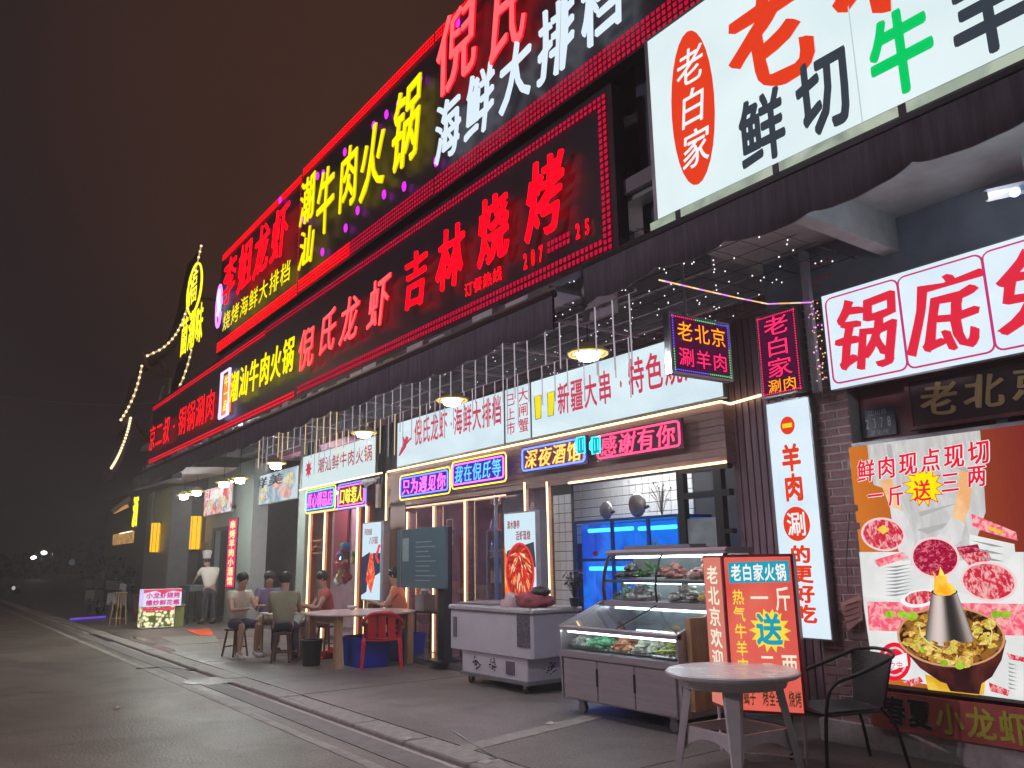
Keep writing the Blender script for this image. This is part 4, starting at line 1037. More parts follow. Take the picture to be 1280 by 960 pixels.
# chimney
key = [.12,.30,.52,.62,.66,.60,.42,.16,.04,.03,.03,.05,.10,.30,.42,.14]
for i in range(32):
    f0, f1 = i/32, (i+1)/32; q_ = i/32*15; a_ = int(q_); sh = key[a_]*(1-q_+a_)+key[min(15,a_+1)]*(q_-a_)
    shape(b, em('ink_chrome_%d' % i, (sh*1.05, sh*.88, sh*.82), 1), [(1164+33*f0,742+2*math.sin(f0*3.1)),(1164+33*f1,742+2*math.sin(f1*3.1)),(1156+62*f1,800+9*math.sin(f1*3.1)),(1156+62*f0,800+9*math.sin(f0*3.1))], .029)
el(b, em('ink_chimney_mouth', (.05,.045,.04), 1), 1180.5, 740, 16.5, 5, .031)
shape(b, I_flame, [(1167,741),(1167,732),(1168,724),(1166,714),(1170,719),(1171,724),(1174,716),(1175,708),(1179,715),(1181,721),(1184,717),(1184,727),(1189,731),(1193,733),(1195,740),(1188,744),(1180,745),(1172,744)], .033)
for i in range(34):
    x, y = rf.uniform(1158,1216), rf.uniform(803,820); rr = rf.uniform(3,6.5); b.mat(rf.choice(I_fd)); ph = rf.uniform(0,6.28)
    b.poly([G(x+rr*(1+.35*math.sin(3*t+ph))*math.cos(t), y+rr*.7*(1+.3*math.cos(2*t+ph))*math.sin(t), .0305+i*.00002) for t in [k*.628 for k in range(10)]])
for pts in ([(1148,780),(1152,795),(1164,806),(1176,812)],[(1236,775),(1240,790),(1238,806)]):
    b.mat(em('ink_stem', (.75,.70,.25), 1)).tube(arc0([G(x, y, .032) for x, y in pts]), .004, 4)
# stamp
el(b, I_red, 1118, 827, 20.5, 24, .017); el(b, em('ink_stamp_pale', (.85,.55,.55), 1), 1118, 827, 15.5, 18.5, .019); el(b, I_red, 1118, 827, 13, 16, .021)
shape(b, P_white, [(1100,826),(1133,816),(1135,832),(1102,842)], .023)
b.build('food_print', None, gp)
b = MB().mat(I_red); u = (Vector(G(1133,816))-Vector(G(1100,826))).normalized()
line(b, '涮之宝', G(1104,839,.026), UX, UZ, .17, .09, off=.0); b.build('stamp_lettering', None, gp)
# headline
b = MB()
xa, xb, z_ = G(1074,600)[0], G(1242,560)[0], G(1074,600)[2]
zl = P(1074,604,Y=GY).z; zh = P(1074,570,Y=GY).z
for off, m, d in ((.10, P_white, .034), (.03, I_red, .038)):
    b.mat(m); cw = (xb-xa)/6
    for i, ch in enumerate('鲜肉现点现切'): put(b, ch, (xa+cw*i+.01, GY-d, zl+.01*i), UX, UZ, cw*.88, .19, off=off, brush=.008, shear=.12, rise=.05)
star_c = P(1157,608,Y=GY)
b.mat(I_red).poly(star(star_c.x, star_c.z, .165, .165, GY-.030, 13, .66, 3)); b.mat(em('ink_yellow', (.95,.80,.0), 1)).poly(star(star_c.x, star_c.z, .152, .150, GY-.032, 13, .66, 3))
for ch, px, py in (('一',1098,628),('斤',1124,628),('送',1157,622),('三',1192,612),('两',1225,604)):
    c_ = P(px, py, Y=GY)
    for off, m, d in ((.10, P_white, .036), (.03, I_red, .040)):
        if ch == '送' and m is P_white: continue
        b.mat(m); put(b, ch, (c_.x-.07, GY-d, c_.z-.03), UX, UZ, .14, .17, off=off, brush=.008, shear=.12, rise=.05)
b.build('headline_lettering', None, gp)
# banner below
bn = thing('banner', 'maroon banner with black and olive crayfish season lettering below the hot pot poster', 'banner', (-3, 6.25, .18))
bx('cloth', -3.80, .6, 6.25, 6.262, .18, .455, pbr('banner_maroon', (.58,.11,.10), .7, var=.15), bn)
b = MB().mat(pbr('ink_black_matte', (.012,.012,.012), .6)); b.mat(pbr('ink_outline', (.42,.36,.32), .6)); rowY(b, '春夏', -3.70, -3.32, .215, .43, 6.248, off=.055); b.mat(pbr('ink_black_matte', (.012,.012,.012), .6)); rowY(b, '春夏', -3.70, -3.32, .215, .43, 6.244, off=.025); b.mat(pbr('ink_olive', (.62,.58,.06), .6)); rowY(b, '小龙虾', -3.30, -2.64, .205, .43, 6.246, off=.02); rowY(b, '上市', -2.64, -2.2, .2, .43, 6.246, off=.02)
b.build('lettering', None, bn)
# wooden plaque, number plate, note
wp = thing('wooden_plaque', 'dark wooden plaque with carved gold old Beijing characters', 'plaque', (-2.6, 6.45, 2.45))
b = MB().mat(pbr('plaque_wood', (.05,.02,.025), .4)).box(-3.27, -1.6, 6.44, 6.5, 2.50, 2.90).mat(M_maroon).box(-3.31,-1.56,6.43,6.47,2.885,2.915).box(-3.31,-1.56,6.43,6.47,2.485,2.515).box(-3.31,-3.275,6.431,6.47,2.515,2.885)
b.build('board', None, wp)
b = MB().mat(pbr('gold_paint', (.60,.40,.18), .45)); 
for i, ch in enumerate('老北京'): put(b, ch, (-3.19+i*.34, 6.438, 2.57), UX, UZ, .30, .28, off=.02, depth=.01, brush=.02, shear=.15)
b.build('carved_lettering', None, wp)
np2 = thing('number_plate', 'small dark blue house number plate reading 2378', 'number plate', (-3.6, 6.42, 2.47))
bx('plate', -3.74, -3.44, 6.47, 6.49, 2.48, 2.72, pbr('plate_blue', (.03,.04,.08), .4), np2)
b = MB().mat(pbr('plate_print', (.55,.58,.65), .5)); rowY(b, '2378', -3.72, -3.46, 2.54, 2.66, 6.466, off=.01); rowY(b, '江川路', -3.67, -3.50, 2.66, 2.71, 6.466); rowY(b, '派出所', -3.67, -3.50, 2.49, 2.535, 6.466); b.build('lettering', None, np2)
nt_ = P(1052,765,Y=6.30)
t = thing('paper_note', 'pink hand written paper note hanging on the brick pier', 'note', (nt_.x, 6.3, nt_.z))
b = MB().mat(pbr('pink_paper', (.62,.32,.30), .8, var=.1)).prism([G(1050,754,.04),G(1076,743,.04),G(1078,775,.04),G(1060,789,.04)], (0,.004,0)); b.build('sheet', None, t)
b = MB().mat(pbr('ink_pencil', (.2,.12,.12), .8))
for k in range(4): b.tube([G(1056,757+k*7,.045), G(1073,751+k*7,.045)], .0025, 3)
b.build('handwriting', None, t)
MB().tube([G(1060,740,.03), G(1058,700,.03), G(1062,640,.03)], .004, 4).build('string', M_black, t)
# ------------------------------------------------------------------ canopy lamps, hanging tubes, fairy lights
def saucer(label, x, y, z, far=False):
    t = thing('saucer_lamp', label, 'lamp', (x, y, z), 'saucer lamps under the awning roof')
    MB().lathe((x,y,z), [(.18,0),(.185,.012),(.12,.05),(.06,.09),(.03,.1)], 20).build('shade', pbr('lamp_shade', (.55,.45,.16), .4), t, True)
    MB().lathe((x,y,z-(.10 if far else .06)), [(.05,0),(.085,.012),(.092,.04),(.09,.10 if far else .06)], 14).build('bulb', em('lamp_bulb_far', (0.92, 1.0, 0.96), 320.0) if far else E_bulb, t)
    MB().tube([ell_p for ell_p in [(x+.165*math.cos(a*.524), y+.165*math.sin(a*.524), z-.004) for a in range(13)]], .012, 5).build('rim_light', em('rim_amber', (1.0,.74,.25), 1.0), t)
    MB().tube([(x,y,z+.1),(x,y,4.32)], .006, 4).build('cord', M_black, t)
lamps = [(735,442,3.22,'round saucer lamp in front of the beer mug sign'),(565,500,3.25,'round saucer lamp in front of the lobster shop sign'),(455,541,3.25,'round saucer lamp above the grey beef sign'),
         (345,579,3.25,'round saucer lamp above the two food picture signs'),(300,598,3.3,'saucer lamp nearest the left grey column, right one of a pair'),(280,603,3.2,'saucer lamp left of the grey column, left one of a pair'),
         (246,614,3.25,'small far saucer lamp, right one of the farthest pair'),(230,619,3.2,'small far saucer lamp, leftmost of all')]
for px, py, z, lb_ in lamps:
    q = P(px, py, Z=z); saucer(lb_, q.x, q.y, z, q.x < -13)
# rails and tubes
rx = [-5.08, -6.03, -7.07, -8.15, -9.2, -10.14, -11.3, -12.5]
M_rail = pbr('rail_pale', (.42,.38,.42), .5)
where = ['nearest the square message board','second from the square message board','above the beer mug sign','above the crab season sign','above the lobster shop sign','above the corner cameras','above the grey beef sign','farthest along the roof']
for x, w_ in zip(rx, where):
    o = MB().box(x-.014, x+.014, 4.2, 5.17, 3.50, 3.525).build('ceiling_rail', M_rail); tag(o, 'short pale cross rail under the awning roof, '+w_, 'rail', 'ceiling rails under the awning roof')
o = MB().box(-13.2, -4.2, 4.26, 4.285, 3.528, 3.55).build('ceiling_rail', M_rail); tag(o, 'long pale rail running along behind the awning edge', 'rail')
o = MB().box(-13.2, -4.2, 5.14, 5.165, 3.528, 3.55).build('ceiling_rail', M_rail); tag(o, 'long pale rail running above the hanging saucer lamps', 'rail')
tb0 = None
GRP = 'thin tubes hanging from the ceiling rails'
E_tube = em('meteor_tube', (.72,.62,.72), .55, sample=False)  # paleness of these tubes is put in as a faint glow
E_tubel = em('meteor_tube_lit', (1.0,.72,.38), .95, sample=False)
rnd = random.Random(21)
x = -4.25; k = 0
tbs = {}
while x > -13.0:
    for y in (4.27, 5.15):
        if y > 5 and x > -5.3: continue
        yy = y; lit = x < -9.2 and rnd.random() < .5
        key = lit
        if key not in tbs:
            o = MB().tube([(0,0,-.5),(0,0,0)], .0058, 6).build('hanging_tube', E_tubel if lit else E_tube); tbs[key] = o
        else: o = tbs[key].copy(); C.objects.link(o)
        o.location = (x+(.17 if y > 5 else 0)+rnd.uniform(-.03,.03), yy, 3.527); o.scale = (1,1,rnd.choice((.7,.85,1.0,1.15)))
        tag(o, 'thin warm glowing tube hanging under the awning roof' if lit else 'thin pale faintly glowing tube hanging under the awning roof', 'hanging tube', GRP)
    x -= .22; k += 1
# fairy lights on a dark net
b = MB().mat(em('fairy_dot', (.85,.8,.85), 1.6, sample=False))
rnd = random.Random(3)
for i in range(320):
    x = rnd.uniform(-9.5,-3.6); y = rnd.uniform(4.3,6.8); z = 4.0-.25*(y-4.2)/2.5*0+rnd.uniform(-.05,.05)
    if x < -6.5 and rnd.random() < .5: continue
    b.blob((x,y,z), .008, 4, 3)
fl = b.build('fairy_lights', None); tag(fl, 'tiny white fairy lights scattered over the dark net under the roof', 'fairy lights', None, 'stuff')
b = MB().mat(M_black)
for i in range(24): x = -9.6+i*.26; b.tube([(x,4.25,4.03),(x+.1,6.85,4.03)], .004, 3)
for i in range(10): y = 4.3+i*.28; b.tube([(-9.6,y,4.028),(-3.5,y,4.028)], .004, 3)
tag(b.build('ceiling_net', None), 'black net stretched under the roof holding the fairy lights', 'net', None, 'stuff')
pts = [P(824,350,Y=4.3),P(850,356,Y=4.7),P(880,363,Y=5.1),P(920,372,Y=5.6),P(960,380,Y=5.9),P(1015,378,Y=6.15)]
b = MB()
for i in range(len(pts)-1):
    for s in range(4):
        a = pts[i].lerp(pts[i+1], s/4); c = pts[i].lerp(pts[i+1], (s+1)/4)
        b.mat(em('rope_%d' % ((i+s) % 3), [(1.0,.75,.5),(.9,.3,1.0),(1.0,.55,.2)][(i+s) % 3], 1.0, sample=False)).tube([a, c], .007, 5)
tag(b.build('rope_light', None), 'pink and amber rope light strung from the awning to the brick pier', 'rope light')
rnd = random.Random(5)
b = MB()
for i in range(50):
    a = pts[5]+Vector((rnd.uniform(-.03,.06), rnd.uniform(-.03,.03), -rnd.uniform(0,.75)))
    b.mat(em('rope_%d' % (i % 3), (1,1,1), 1)).blob(a, .008, 4, 3)
tag(b.build('fairy_light_cluster', None), 'bundle of tiny coloured lights hanging beside the red message board', 'fairy lights', None, 'stuff')
for i in range(4):
    p0 = Vector((-4.2+i*.9, 4.2, 3.9+.05*i)); 
# cables and drain pipe under the ceiling
t = thing('drain_pipe', 'grey pipe post rising beside the red message board', 'pipe', (-4.02, 6.2, 2.9))
MB().tube([(-3.97,6.22,2.9),(-3.97,6.22,4.2)], .045, 8).build('pipe', pbr('pipe_grey', (.30,.32,.36), .5), t)
MB().tube([(-4.64,7.0,.1),(-4.64,7.0,4.2)], .035, 8).build('conduit', pbr('conduit_dark', (.12,.11,.14), .5), t)
def camera_thing(label, px, py, Y, flip=1):
    q = P(px, py, Y=Y); t = thing('security_camera', label, 'camera', (q.x, q.y, q.z))
    MB().tube([(q.x-.14*flip,q.y-.14,q.z-.03),(q.x+.08*flip,q.y+.02,q.z)], .042, 8).build('body', M_white, t)
    MB().tube([(q.x-.15*flip,q.y-.15,q.z-.033),(q.x-.141*flip,q.y-.141,q.z-.03)], .03, 8).build('lens', M_black, t)
    MB().tube([(q.x,q.y,q.z),(q.x+.02,q.y+.12,q.z+.06)], .02, 6).build('bracket', M_white, t); return t
camera_thing('white bullet camera on the corner above the hanging crayfish poster', 466, 600, 6.5)
camera_thing('white bullet camera facing left beside the corner post', 458, 607, 6.55, -1)
t = camera_thing('white camera with a blue lit ring at the right edge', 1274, 236, 5.4)
q = P(1268,240,Y=5.2); MB().lathe((q.x,q.y,q.z), [(.0,0),(.03,.0),(.03,.01)], 12, 'y').build('blue_ring', em('blue_led', (.25,.4,1.0), 6.0), t)
ld = bpy.data.lights.new('spot_lamp', 'POINT'); ld.energy = 13; ld.shadow_soft_size = .05; ld.color = (.80,.88,1.0)
lo = bpy.data.objects.new('spot_lamp', ld); C.objects.link(lo); lo.parent = t; lo.location = Vector((q.x-.05,q.y-.32,q.z-.16))-t.location
MB().tube([(q.x+.05,q.y+.2,q.z+.1),(q.x+.05,q.y+.2,q.z+.35)], .05, 8).build('housing', M_frame, t)
t = thing('wall_lantern', 'small pale wall lamp below the corner cameras', 'lamp', (P(472,618,Y=6.9).x, 6.9, P(472,630,Y=6.9).z))
q = P(473,620,Y=6.88); MB().box(q.x-.06,q.x+.06,q.y-.03,q.y+.03,q.z-.22,q.z+.22).build('lamp_box', pbr('lamp_beige', (.5,.42,.36), .5), t)

# ------------------------------------------------------------------ chest freezer
fz = thing('chest_freezer', 'large white chest freezer on castors in front of the glass doors', 'freezer', (-8.5, 6.2, 0))
FX0, FX1, FY0, FY1 = -9.42, -7.63, 5.8, 6.55
MB().bev(FX0, FX1, FY0, FY1, .40, .90, .03).build('upper_body', M_freez, fz)
MB().bev(FX0+.27, FX1-.12, FY0+.02, FY1-.02, .14, .399, .012).build('lower_body', M_freez, fz)
MB().bev(FX0-.02, FX1+.02, FY0-.02, FY1+.02, .901, .955, .02).build('lid', pbr('lid_grey', (.42,.40,.42), .35), fz)
MB().bev(FX0+.05, FX0+.8, FY0+.1, FY1-.05, .956, .985, .01).build('lid_panel', M_frame, fz)
bx('base_frame', FX0+.25, FX1-.1, FY0, FY1, .10, .138, M_frame, fz)
for x in (FX0+.42, FX1-.22):
    for y in (FY0+.08, FY1-.1):
        c = MB().lathe((x-.02,y,.05), [(.05,-.018),(.05,.018)], 14, 'y').build('castor', M_black, fz); MB().box(x-.03,x+.02,y-.026,y+.026,.05,.099).build('castor_fork', M_frame, c)
b = MB().mat(pbr('vent_hole', (.03,.03,.035), .7)); rnd = random.Random(2)
for cx in (FX0+.62, FX0+.98):
    for i in range(26): a = rnd.uniform(0,6.28); r = rnd.uniform(.01,.085); b.box(cx+r*math.cos(a)-.008, cx+r*math.cos(a)+.008, FY0+.012, FY0+.019, .27+r*math.sin(a)-.006, .27+r*math.sin(a)+.006)
for i in range(30): a = rnd.uniform(0,6.28); r = rnd.uniform(.01,.09); b.box(FX1-.119, FX1-.112, FY0+.35+r*math.cos(a)-.008, FY0+.35+r*math.cos(a)+.008, .27+r*math.sin(a)-.006, .27+r*math.sin(a)+.006)
b.build('vent_holes', None, fz)
bx('control_panel', FX0+1.25, FX0+1.42, FY0+.01, FY0+.019, .19, .34, pbr('panel_dark', (.13,.10,.14), .3), fz)
bx('side_handle', FX0+.1, FX0+.18, FY0-.012, FY0-.001, .55, .80, pbr('handle_grey', (.16,.14,.18), .4), fz)
bx('rating_label', FX1-.28, FX1-.03, FY0-.008, FY0-.001, .52, .88, pbr('label_pattern', (.12,.10,.13), .5, var=.9, scale=40), fz)
b = MB(); b.mat(pbr('cloth_red', (.30,.06,.08), .9, var=.5, scale=12))
b.blob((-7.98, 6.1, 1.02), .22, 20, 12, .2, (1.25,.9,.45)); tag(b.build('folded_cloth', None, smooth=True), 'crumpled red and pink cloth lying on the chest freezer', 'cloth')
b = MB(); b.mat(pbr('cloth_pink', (.52,.35,.36), .9)); b.blob((-8.22, 5.95, .95), .16, 18, 12, .16, (.8,.9,1.0)); tag(b.build('towel', None, smooth=True), 'pale pink towel draped over the freezer edge', 'towel')
b = MB(); b.mat(M_black).blob((-7.9, 6.15, 1.13), .13, 8, 5, .1, (1.3,.8,.5)); tag(b.build('dark_bag', None, smooth=True), 'small dark bag on top of the red cloth', 'bag')
plant('dark leafy potted plant on the right end of the chest freezer', -7.62+.0, 6.45, .956, .34, 60, pbr('leaf_dark', (.06,.05,.05), .7), .13, .07, M_black)

# ------------------------------------------------------------------ refrigerated display case
dc = thing('display_case', 'curved glass refrigerated display case full of fresh food', 'display case', (-5.9, 6.0, 0))
DX0, DX1 = -6.72, -5.08; DY = 5.47
prof_low = [(DY,.14),(DY,.56),(DY+.0,.575),(DY+.02,.575),(6.6,.575),(6.6,.14)]
def slabx(m, name, prof, x0, x1, parent=dc):
    return MB().mat(m).prism([(x0,y,z) for y, z in prof], (x1-x0,0,0)).build(name, None, parent)
slabx(M_steel, 'base_cabinet', [(DY+.02,.14),(DY+.02,.54),(6.6,.54),(6.6,.14)], DX0+.03, DX1-.03)
for k in range(3):
    w = (DX1-DX0-.1)/3; c = MB().bev(DX0+.05+k*w+.006, DX0+.05+(k+1)*w-.006, DY-.005, DY+.018, .16, .53, .004).build('door_panel', M_steel, dc)
    if k: MB().box(DX0+.05+k*w-.012, DX0+.05+k*w+.012, DY-.012, DY-.0055, .3, .46).build('handle', M_black, c)
slabx(M_steel, 'middle_rail', [(DY-.01,.541),(DY-.01,.60),(DY+.06,.60),(DY+.06,.541)], DX0, DX1)
slabx(pbr('case_inner', (.45,.5,.5), .4), 'display_floor', [(DY+.061,.545),(DY+.061,.60),(6.55,.66),(6.55,.545)], DX0+.02, DX1-.02)
slabx(M_steel, 'front_top_rail', [(DY-.015,.80),(DY-.015,.835),(DY+.04,.845),(DY+.04,.80)], DX0, DX1)
slabx(M_glass, 'front_glass', [(DY,.601),(DY,.799),(DY+.006,.799),(DY+.006,.601)], DX0+.03, DX1-.03)
mid = (6.10, 1.04)
for k in range(2):
    w = (DX1-DX0)/2; slabx(M_glass, 'sloping_glass', [(DY+.04,.84),(mid[0]-.02,mid[1]-.01),(mid[0]-.02,mid[1]-.016),(DY+.04,.834)], DX0+.02+k*w, DX0+(k+1)*w-.02)
    MB().tube([(DX0+w*(k+.98)-.0, DY+.04, .846),(DX0+w*(k+.98), mid[0]-.02, mid[1]-.004)], .008, 5).build('glass_bar', M_black, dc) if k == 0 else None
slabx(M_steel, 'shelf_rail', [(mid[0]-.02,mid[1]-.03),(mid[0]-.02,mid[1]+.03),(6.6,mid[1]+.03),(6.6,mid[1]-.03)], DX0, DX1)
cur = [(mid[0], mid[1]+.03),(mid[0]-.01,1.2),(mid[0]+.01,1.35),(mid[0]+.07,1.5),(mid[0]+.12,1.54)]
b = MB().mat(M_glass)
for i in range(len(cur)-1): b.quad((DX0+.02,cur[i][0],cur[i][1]),(DX1-.02,cur[i][0],cur[i][1]),(DX1-.02,cur[i+1][0],cur[i+1][1]),(DX0+.02,cur[i+1][0],cur[i+1][1]))
b.build('curved_glass', None, dc)
for x in (DX0+.02, (DX0+DX1)/2-.02, DX1-.02): MB().tube([(x,y-.004,z) for y, z in cur], .012 if x == (DX0+DX1)/2-.02 else .02, 6).build('glass_bar', M_black, dc)
slabx(M_steel, 'top_canopy', [(mid[0]+.08,1.54),(mid[0]+.06,1.57),(mid[0]+.1,1.60),(6.6,1.60),(6.6,1.54)], DX0-.01, DX1+.01)
slabx(pbr('case_back', (.40,.44,.46), .3), 'back_panel', [(6.56,.6),(6.56,1.54),(6.6,1.54),(6.6,.6)], DX0+.02, DX1-.02)
slabx(M_glass, 'glass_shelf', [(mid[0]+.02,1.27),(6.5,1.27),(6.5,1.28),(mid[0]+.02,1.28)], DX0+.03, DX1-.03)
slabx(M_frame, 'shelf_edge', [(mid[0]+.015,1.255),(mid[0]+.015,1.285),(mid[0]+.022,1.285),(mid[0]+.022,1.255)], DX0+.03, DX1-.03)
for x in (DX0, DX1-.02):
    MB().mat(M_steel).prism([(x,DY,.56),(x,DY-.012,.84),(x,mid[0]-.02,mid[1]+.03),(x,6.6,mid[1]+.03),(x,6.6,.14),(x,DY+.015,.14)], (.02,0,0)).build('side_panel', None, dc)
bx('oak_end', DX1+.001, DX1+.06, DY+.1, 6.6, .2, .98, M_oak, dc)
E_case = em('case_tube', (.85,1.0,1.0), 11.0)
for y, z in ((DY+.05,.785),(mid[0]+.14,1.52),(6.35,1.25),(mid[0]+.1,.99)):
    MB().tube([(DX0+.08,y,z),(DX1-.08,y,z)], .012, 6).build('light_tube', E_case, dc)
for x in (DX0+.2, DX1-.2):
    for y in (DY+.12, 6.45): c = MB().lathe((x,y,.055), [(.055,-.02),(.055,.02)], 12, 'y').build('castor', M_frame, dc); MB().box(x-.04,x+.04,y-.03,y+.03,.10,.139).build('castor_fork', M_frame, c)
bx('top_tray', DX0+.2, DX1-.5, 6.25, 6.5, 1.601, 1.64, pbr('tray_card', (.22,.20,.22), .7), dc)
foods = [('leafy_greens','heap of bright green leaves on the top shelf of the display case',(.12,.34,.06),(-6.15,6.3,1.29),'leaf'),
 ('mushroom_tray','dark mushroom heap at the left of the top shelf in the case',(.08,.07,.06),(-6.45,6.3,1.29),'lump'),
 ('sliced_meat','pink meat slices on the top shelf right of the greens',(.50,.20,.16),(-5.85,6.3,1.29),'lump'),
 ('meat_tray','pale meat pieces at the right end of the top shelf',(.55,.32,.26),(-5.45,6.3,1.29),'lump'),
 ('white_radish_heap','white vegetables heaped at the left of the lower shelf',(.62,.62,.58),(-6.3,6.3,1.075),'lump'),
 ('cauliflower_heap','white cauliflower heaped right of the glass bar on the lower shelf',(.66,.64,.56),(-5.7,6.3,1.075),'lump'),
 ('lettuce_heap','pale green lettuce at the far left of the lower shelf',(.25,.40,.18),(-6.58,6.35,1.075),'leaf'),
 ('yellow_noodles','yellow noodle heap at the right of the lower shelf',(.65,.45,.10),(-5.3,6.3,1.075),'lump'),
 ('green_skewers','green and white skewers lying low behind the front glass',(.14,.45,.22),(-6.25,5.68,.62),'lump'),
 ('shrimp_tray','orange shrimp spread low behind the front glass',(.55,.25,.12),(-5.95,5.7,.62),'lump'),
 ('clam_tray','grey clams spread low at the left behind the front glass',(.35,.36,.30),(-6.52,5.7,.62),'lump'),
 ('tofu_tray','pale tofu blocks low behind the middle of the front glass',(.55,.55,.42),(-5.65,5.7,.62),'lump'),
 ('herb_tray','yellow green herbs low at the right behind the front glass',(.38,.42,.10),(-5.35,5.68,.62),'leaf'),
 ('golden_tofu','golden fried tofu under the sloping glass on the right',(.58,.38,.10),(-5.6,6.0,.67),'lump'),
 ('skewer_tray','brown meat skewers under the sloping glass on the left',(.28,.15,.08),(-6.3,5.95,.67),'lump')]
rnd = random.Random(11)
for nm, lb_, c, (x,y,z), kd in foods:
    t = thing(nm, lb_, 'food', (x,y,z))
    MB().bev(x-.14,x+.14,y-.13,y+.13,z,z+.02,.01).build('tray', pbr('food_tray_steel',(.5,.5,.5),.3,metal=.6), t)
    b = MB(); ms = [pbr(nm+'_%d' % i, tuple(min(1,v*f) for v in c), .5) for i, f in enumerate((.7,1.0,1.35))]
    for i in range(75):
        b.mat(rnd.choice(ms)); a, r = rnd.uniform(0,6.28), rnd.random()**.6*.15; hh = (1-r/.16)*.17
        p = (x+1.25*r*math.cos(a), y+r*math.sin(a), z+.03+hh*rnd.random())
        if kd == 'leaf': d = Vector((rnd.uniform(-1,1),rnd.uniform(-1,1),rnd.uniform(-.2,1)))*.065; s = Vector((rnd.uniform(-1,1),rnd.uniform(-1,1),.3))*.022; q = Vector(p); b.quad(q-d,q-s,q+d,q+s)
        else: b.blob(p, rnd.uniform(.022,.045), 5, 4, .2, (rnd.uniform(.7,1.5),rnd.uniform(.7,1.5),.7))
    stuffpart(b, 'food_heap', None, t)

# ------------------------------------------------------------------ red box sign on the pavement
Aa = Vector((-4.30, 5.18, 0)); Bb = Vector((-3.83, 5.45, 0)); ud = (Bb-Aa).normalized(); nd = ud.cross(UZ)   # towards the viewer
ss = thing('box_sign', 'red glowing box sign with white and yellow hot pot offers standing on thin legs', 'sign', (Aa.x, Aa.y, 0))
z0, z1 = .345, 1.52
W_ = (Bb-Aa).length; K = W_/.595
back = -nd*.24
sdir = (Vector((-4.63,5.34,0))-Aa); sl_ = sdir.length; sdir.normalize()
Dd = Aa+sdir*sl_
base = [Aa+UZ*z0, Bb+UZ*z0, Bb+back+UZ*z0, Dd+UZ*z0]
MB().mat(pbr('box_red_frame', (.30,.02,.03), .4)).prism(base, UZ*(z1-z0)).build('casing', None, ss)
I_box = em('sign_face_red', (.66,.07,.06), 1.0, col2=(.80,.19,.13), scale=1.2, lo=.3, hi=.8)
f = lambda a, b_, d: Aa+ud*a+UZ*b_+nd*d; fk = lambda a, b_, d: f(a*K, b_, d)
MB().mat(I_box).quad(f(.02,z0+.02,.004), f(W_-.02,z0+.02,.004), f(W_-.02,z1-.02,.004), f(.02,z1-.02,.004)).build('front_face', None, ss)
us = -sdir; ns = us.cross(UZ); fs = lambda a, b_, d: Dd+us*a+UZ*b_+ns*d
MB().mat(em('sign_side_pink', (.72,.22,.17), .9)).quad(fs(.015,z0+.02,.004), fs(sl_-.015,z0+.02,.004), fs(sl_-.015,z1-.02,.004), fs(.015,z1-.02,.004)).build('side_face', None, ss)
I_cream = em('ink_cream', (.88,.80,.62), 1); I_cy = em('ink_teal', (.01,.33,.44), 1); I_yw = em('ink_yellow2', (.95,.70,.06), 1)
b = MB().mat(I_cy).quad(f(.05,1.30,.007), f(W_-.035,1.31,.007), f(W_-.035,1.47,.007), f(.05,1.46,.007)); b.mat(P_white); line(b, '老白家火锅', f(.065,1.315,.011), ud, UZ, W_-.12, .135, off=.02)
b.mat(I_yw); column(b, '热气牛羊肉', fk(.07,.62,.009), ud, UZ, K*.10, .64, off=.01)
b.mat(I_cream); put(b, '一', fk(.22,1.12,.009), ud, UZ, K*.15, .14, off=.02); put(b, '斤', fk(.42,1.09,.009), ud, UZ, K*.13, .19, off=.012); put(b, '两', fk(.43,.60,.009), ud, UZ, K*.13, .19, off=.012); put(b, '三', fk(.26,.62,.009), ud, UZ, K*.12, .16, off=.012)
c_ = fk(.36,.95,.010)
pts = [c_+ud*((1 if i % 2 == 0 else .68)*.17*K*math.cos(math.pi*i/14))+UZ*((1 if i % 2 == 0 else .68)*.165*math.sin(math.pi*i/14)) for i in range(28)]
b.mat(I_yw).poly(pts); b.mat(I_yw); put(b, '送', fk(.25,.84,.014), ud, UZ, K*.21, .24, off=.06); b.mat(I_cy); put(b, '送', fk(.25,.84,.018), ud, UZ, K*.21, .24, off=.025)
b.mat(em('ink_brown', (.05,.03,.01), 1)); line(b, '牛蝎子 烤全羊 烧烤', fk(.05,.40,.010), ud, UZ, W_-.08*K, .12, off=.015)
b.build('front_lettering', None, ss)
b = MB().mat(I_cream); column(b, '老北京欢迎您', fs(sl_*.2,z0+.12,.009), us, UZ, sl_*.6, .98, off=.015); b.build('side_lettering', None, ss)
for p in (Aa-nd*.03+ud*.03, Bb-nd*.03-ud*.03, Dd+back*0+ud*.05, Bb+back*.9-ud*.05): MB().tube([p, p+UZ*z0], .012, 6).build('leg', M_white, ss)
MB().tube([Aa+UZ*.05-nd*.03, Bb+UZ*.05-nd*.03], .01, 6).build('foot_rail', M_white, ss)

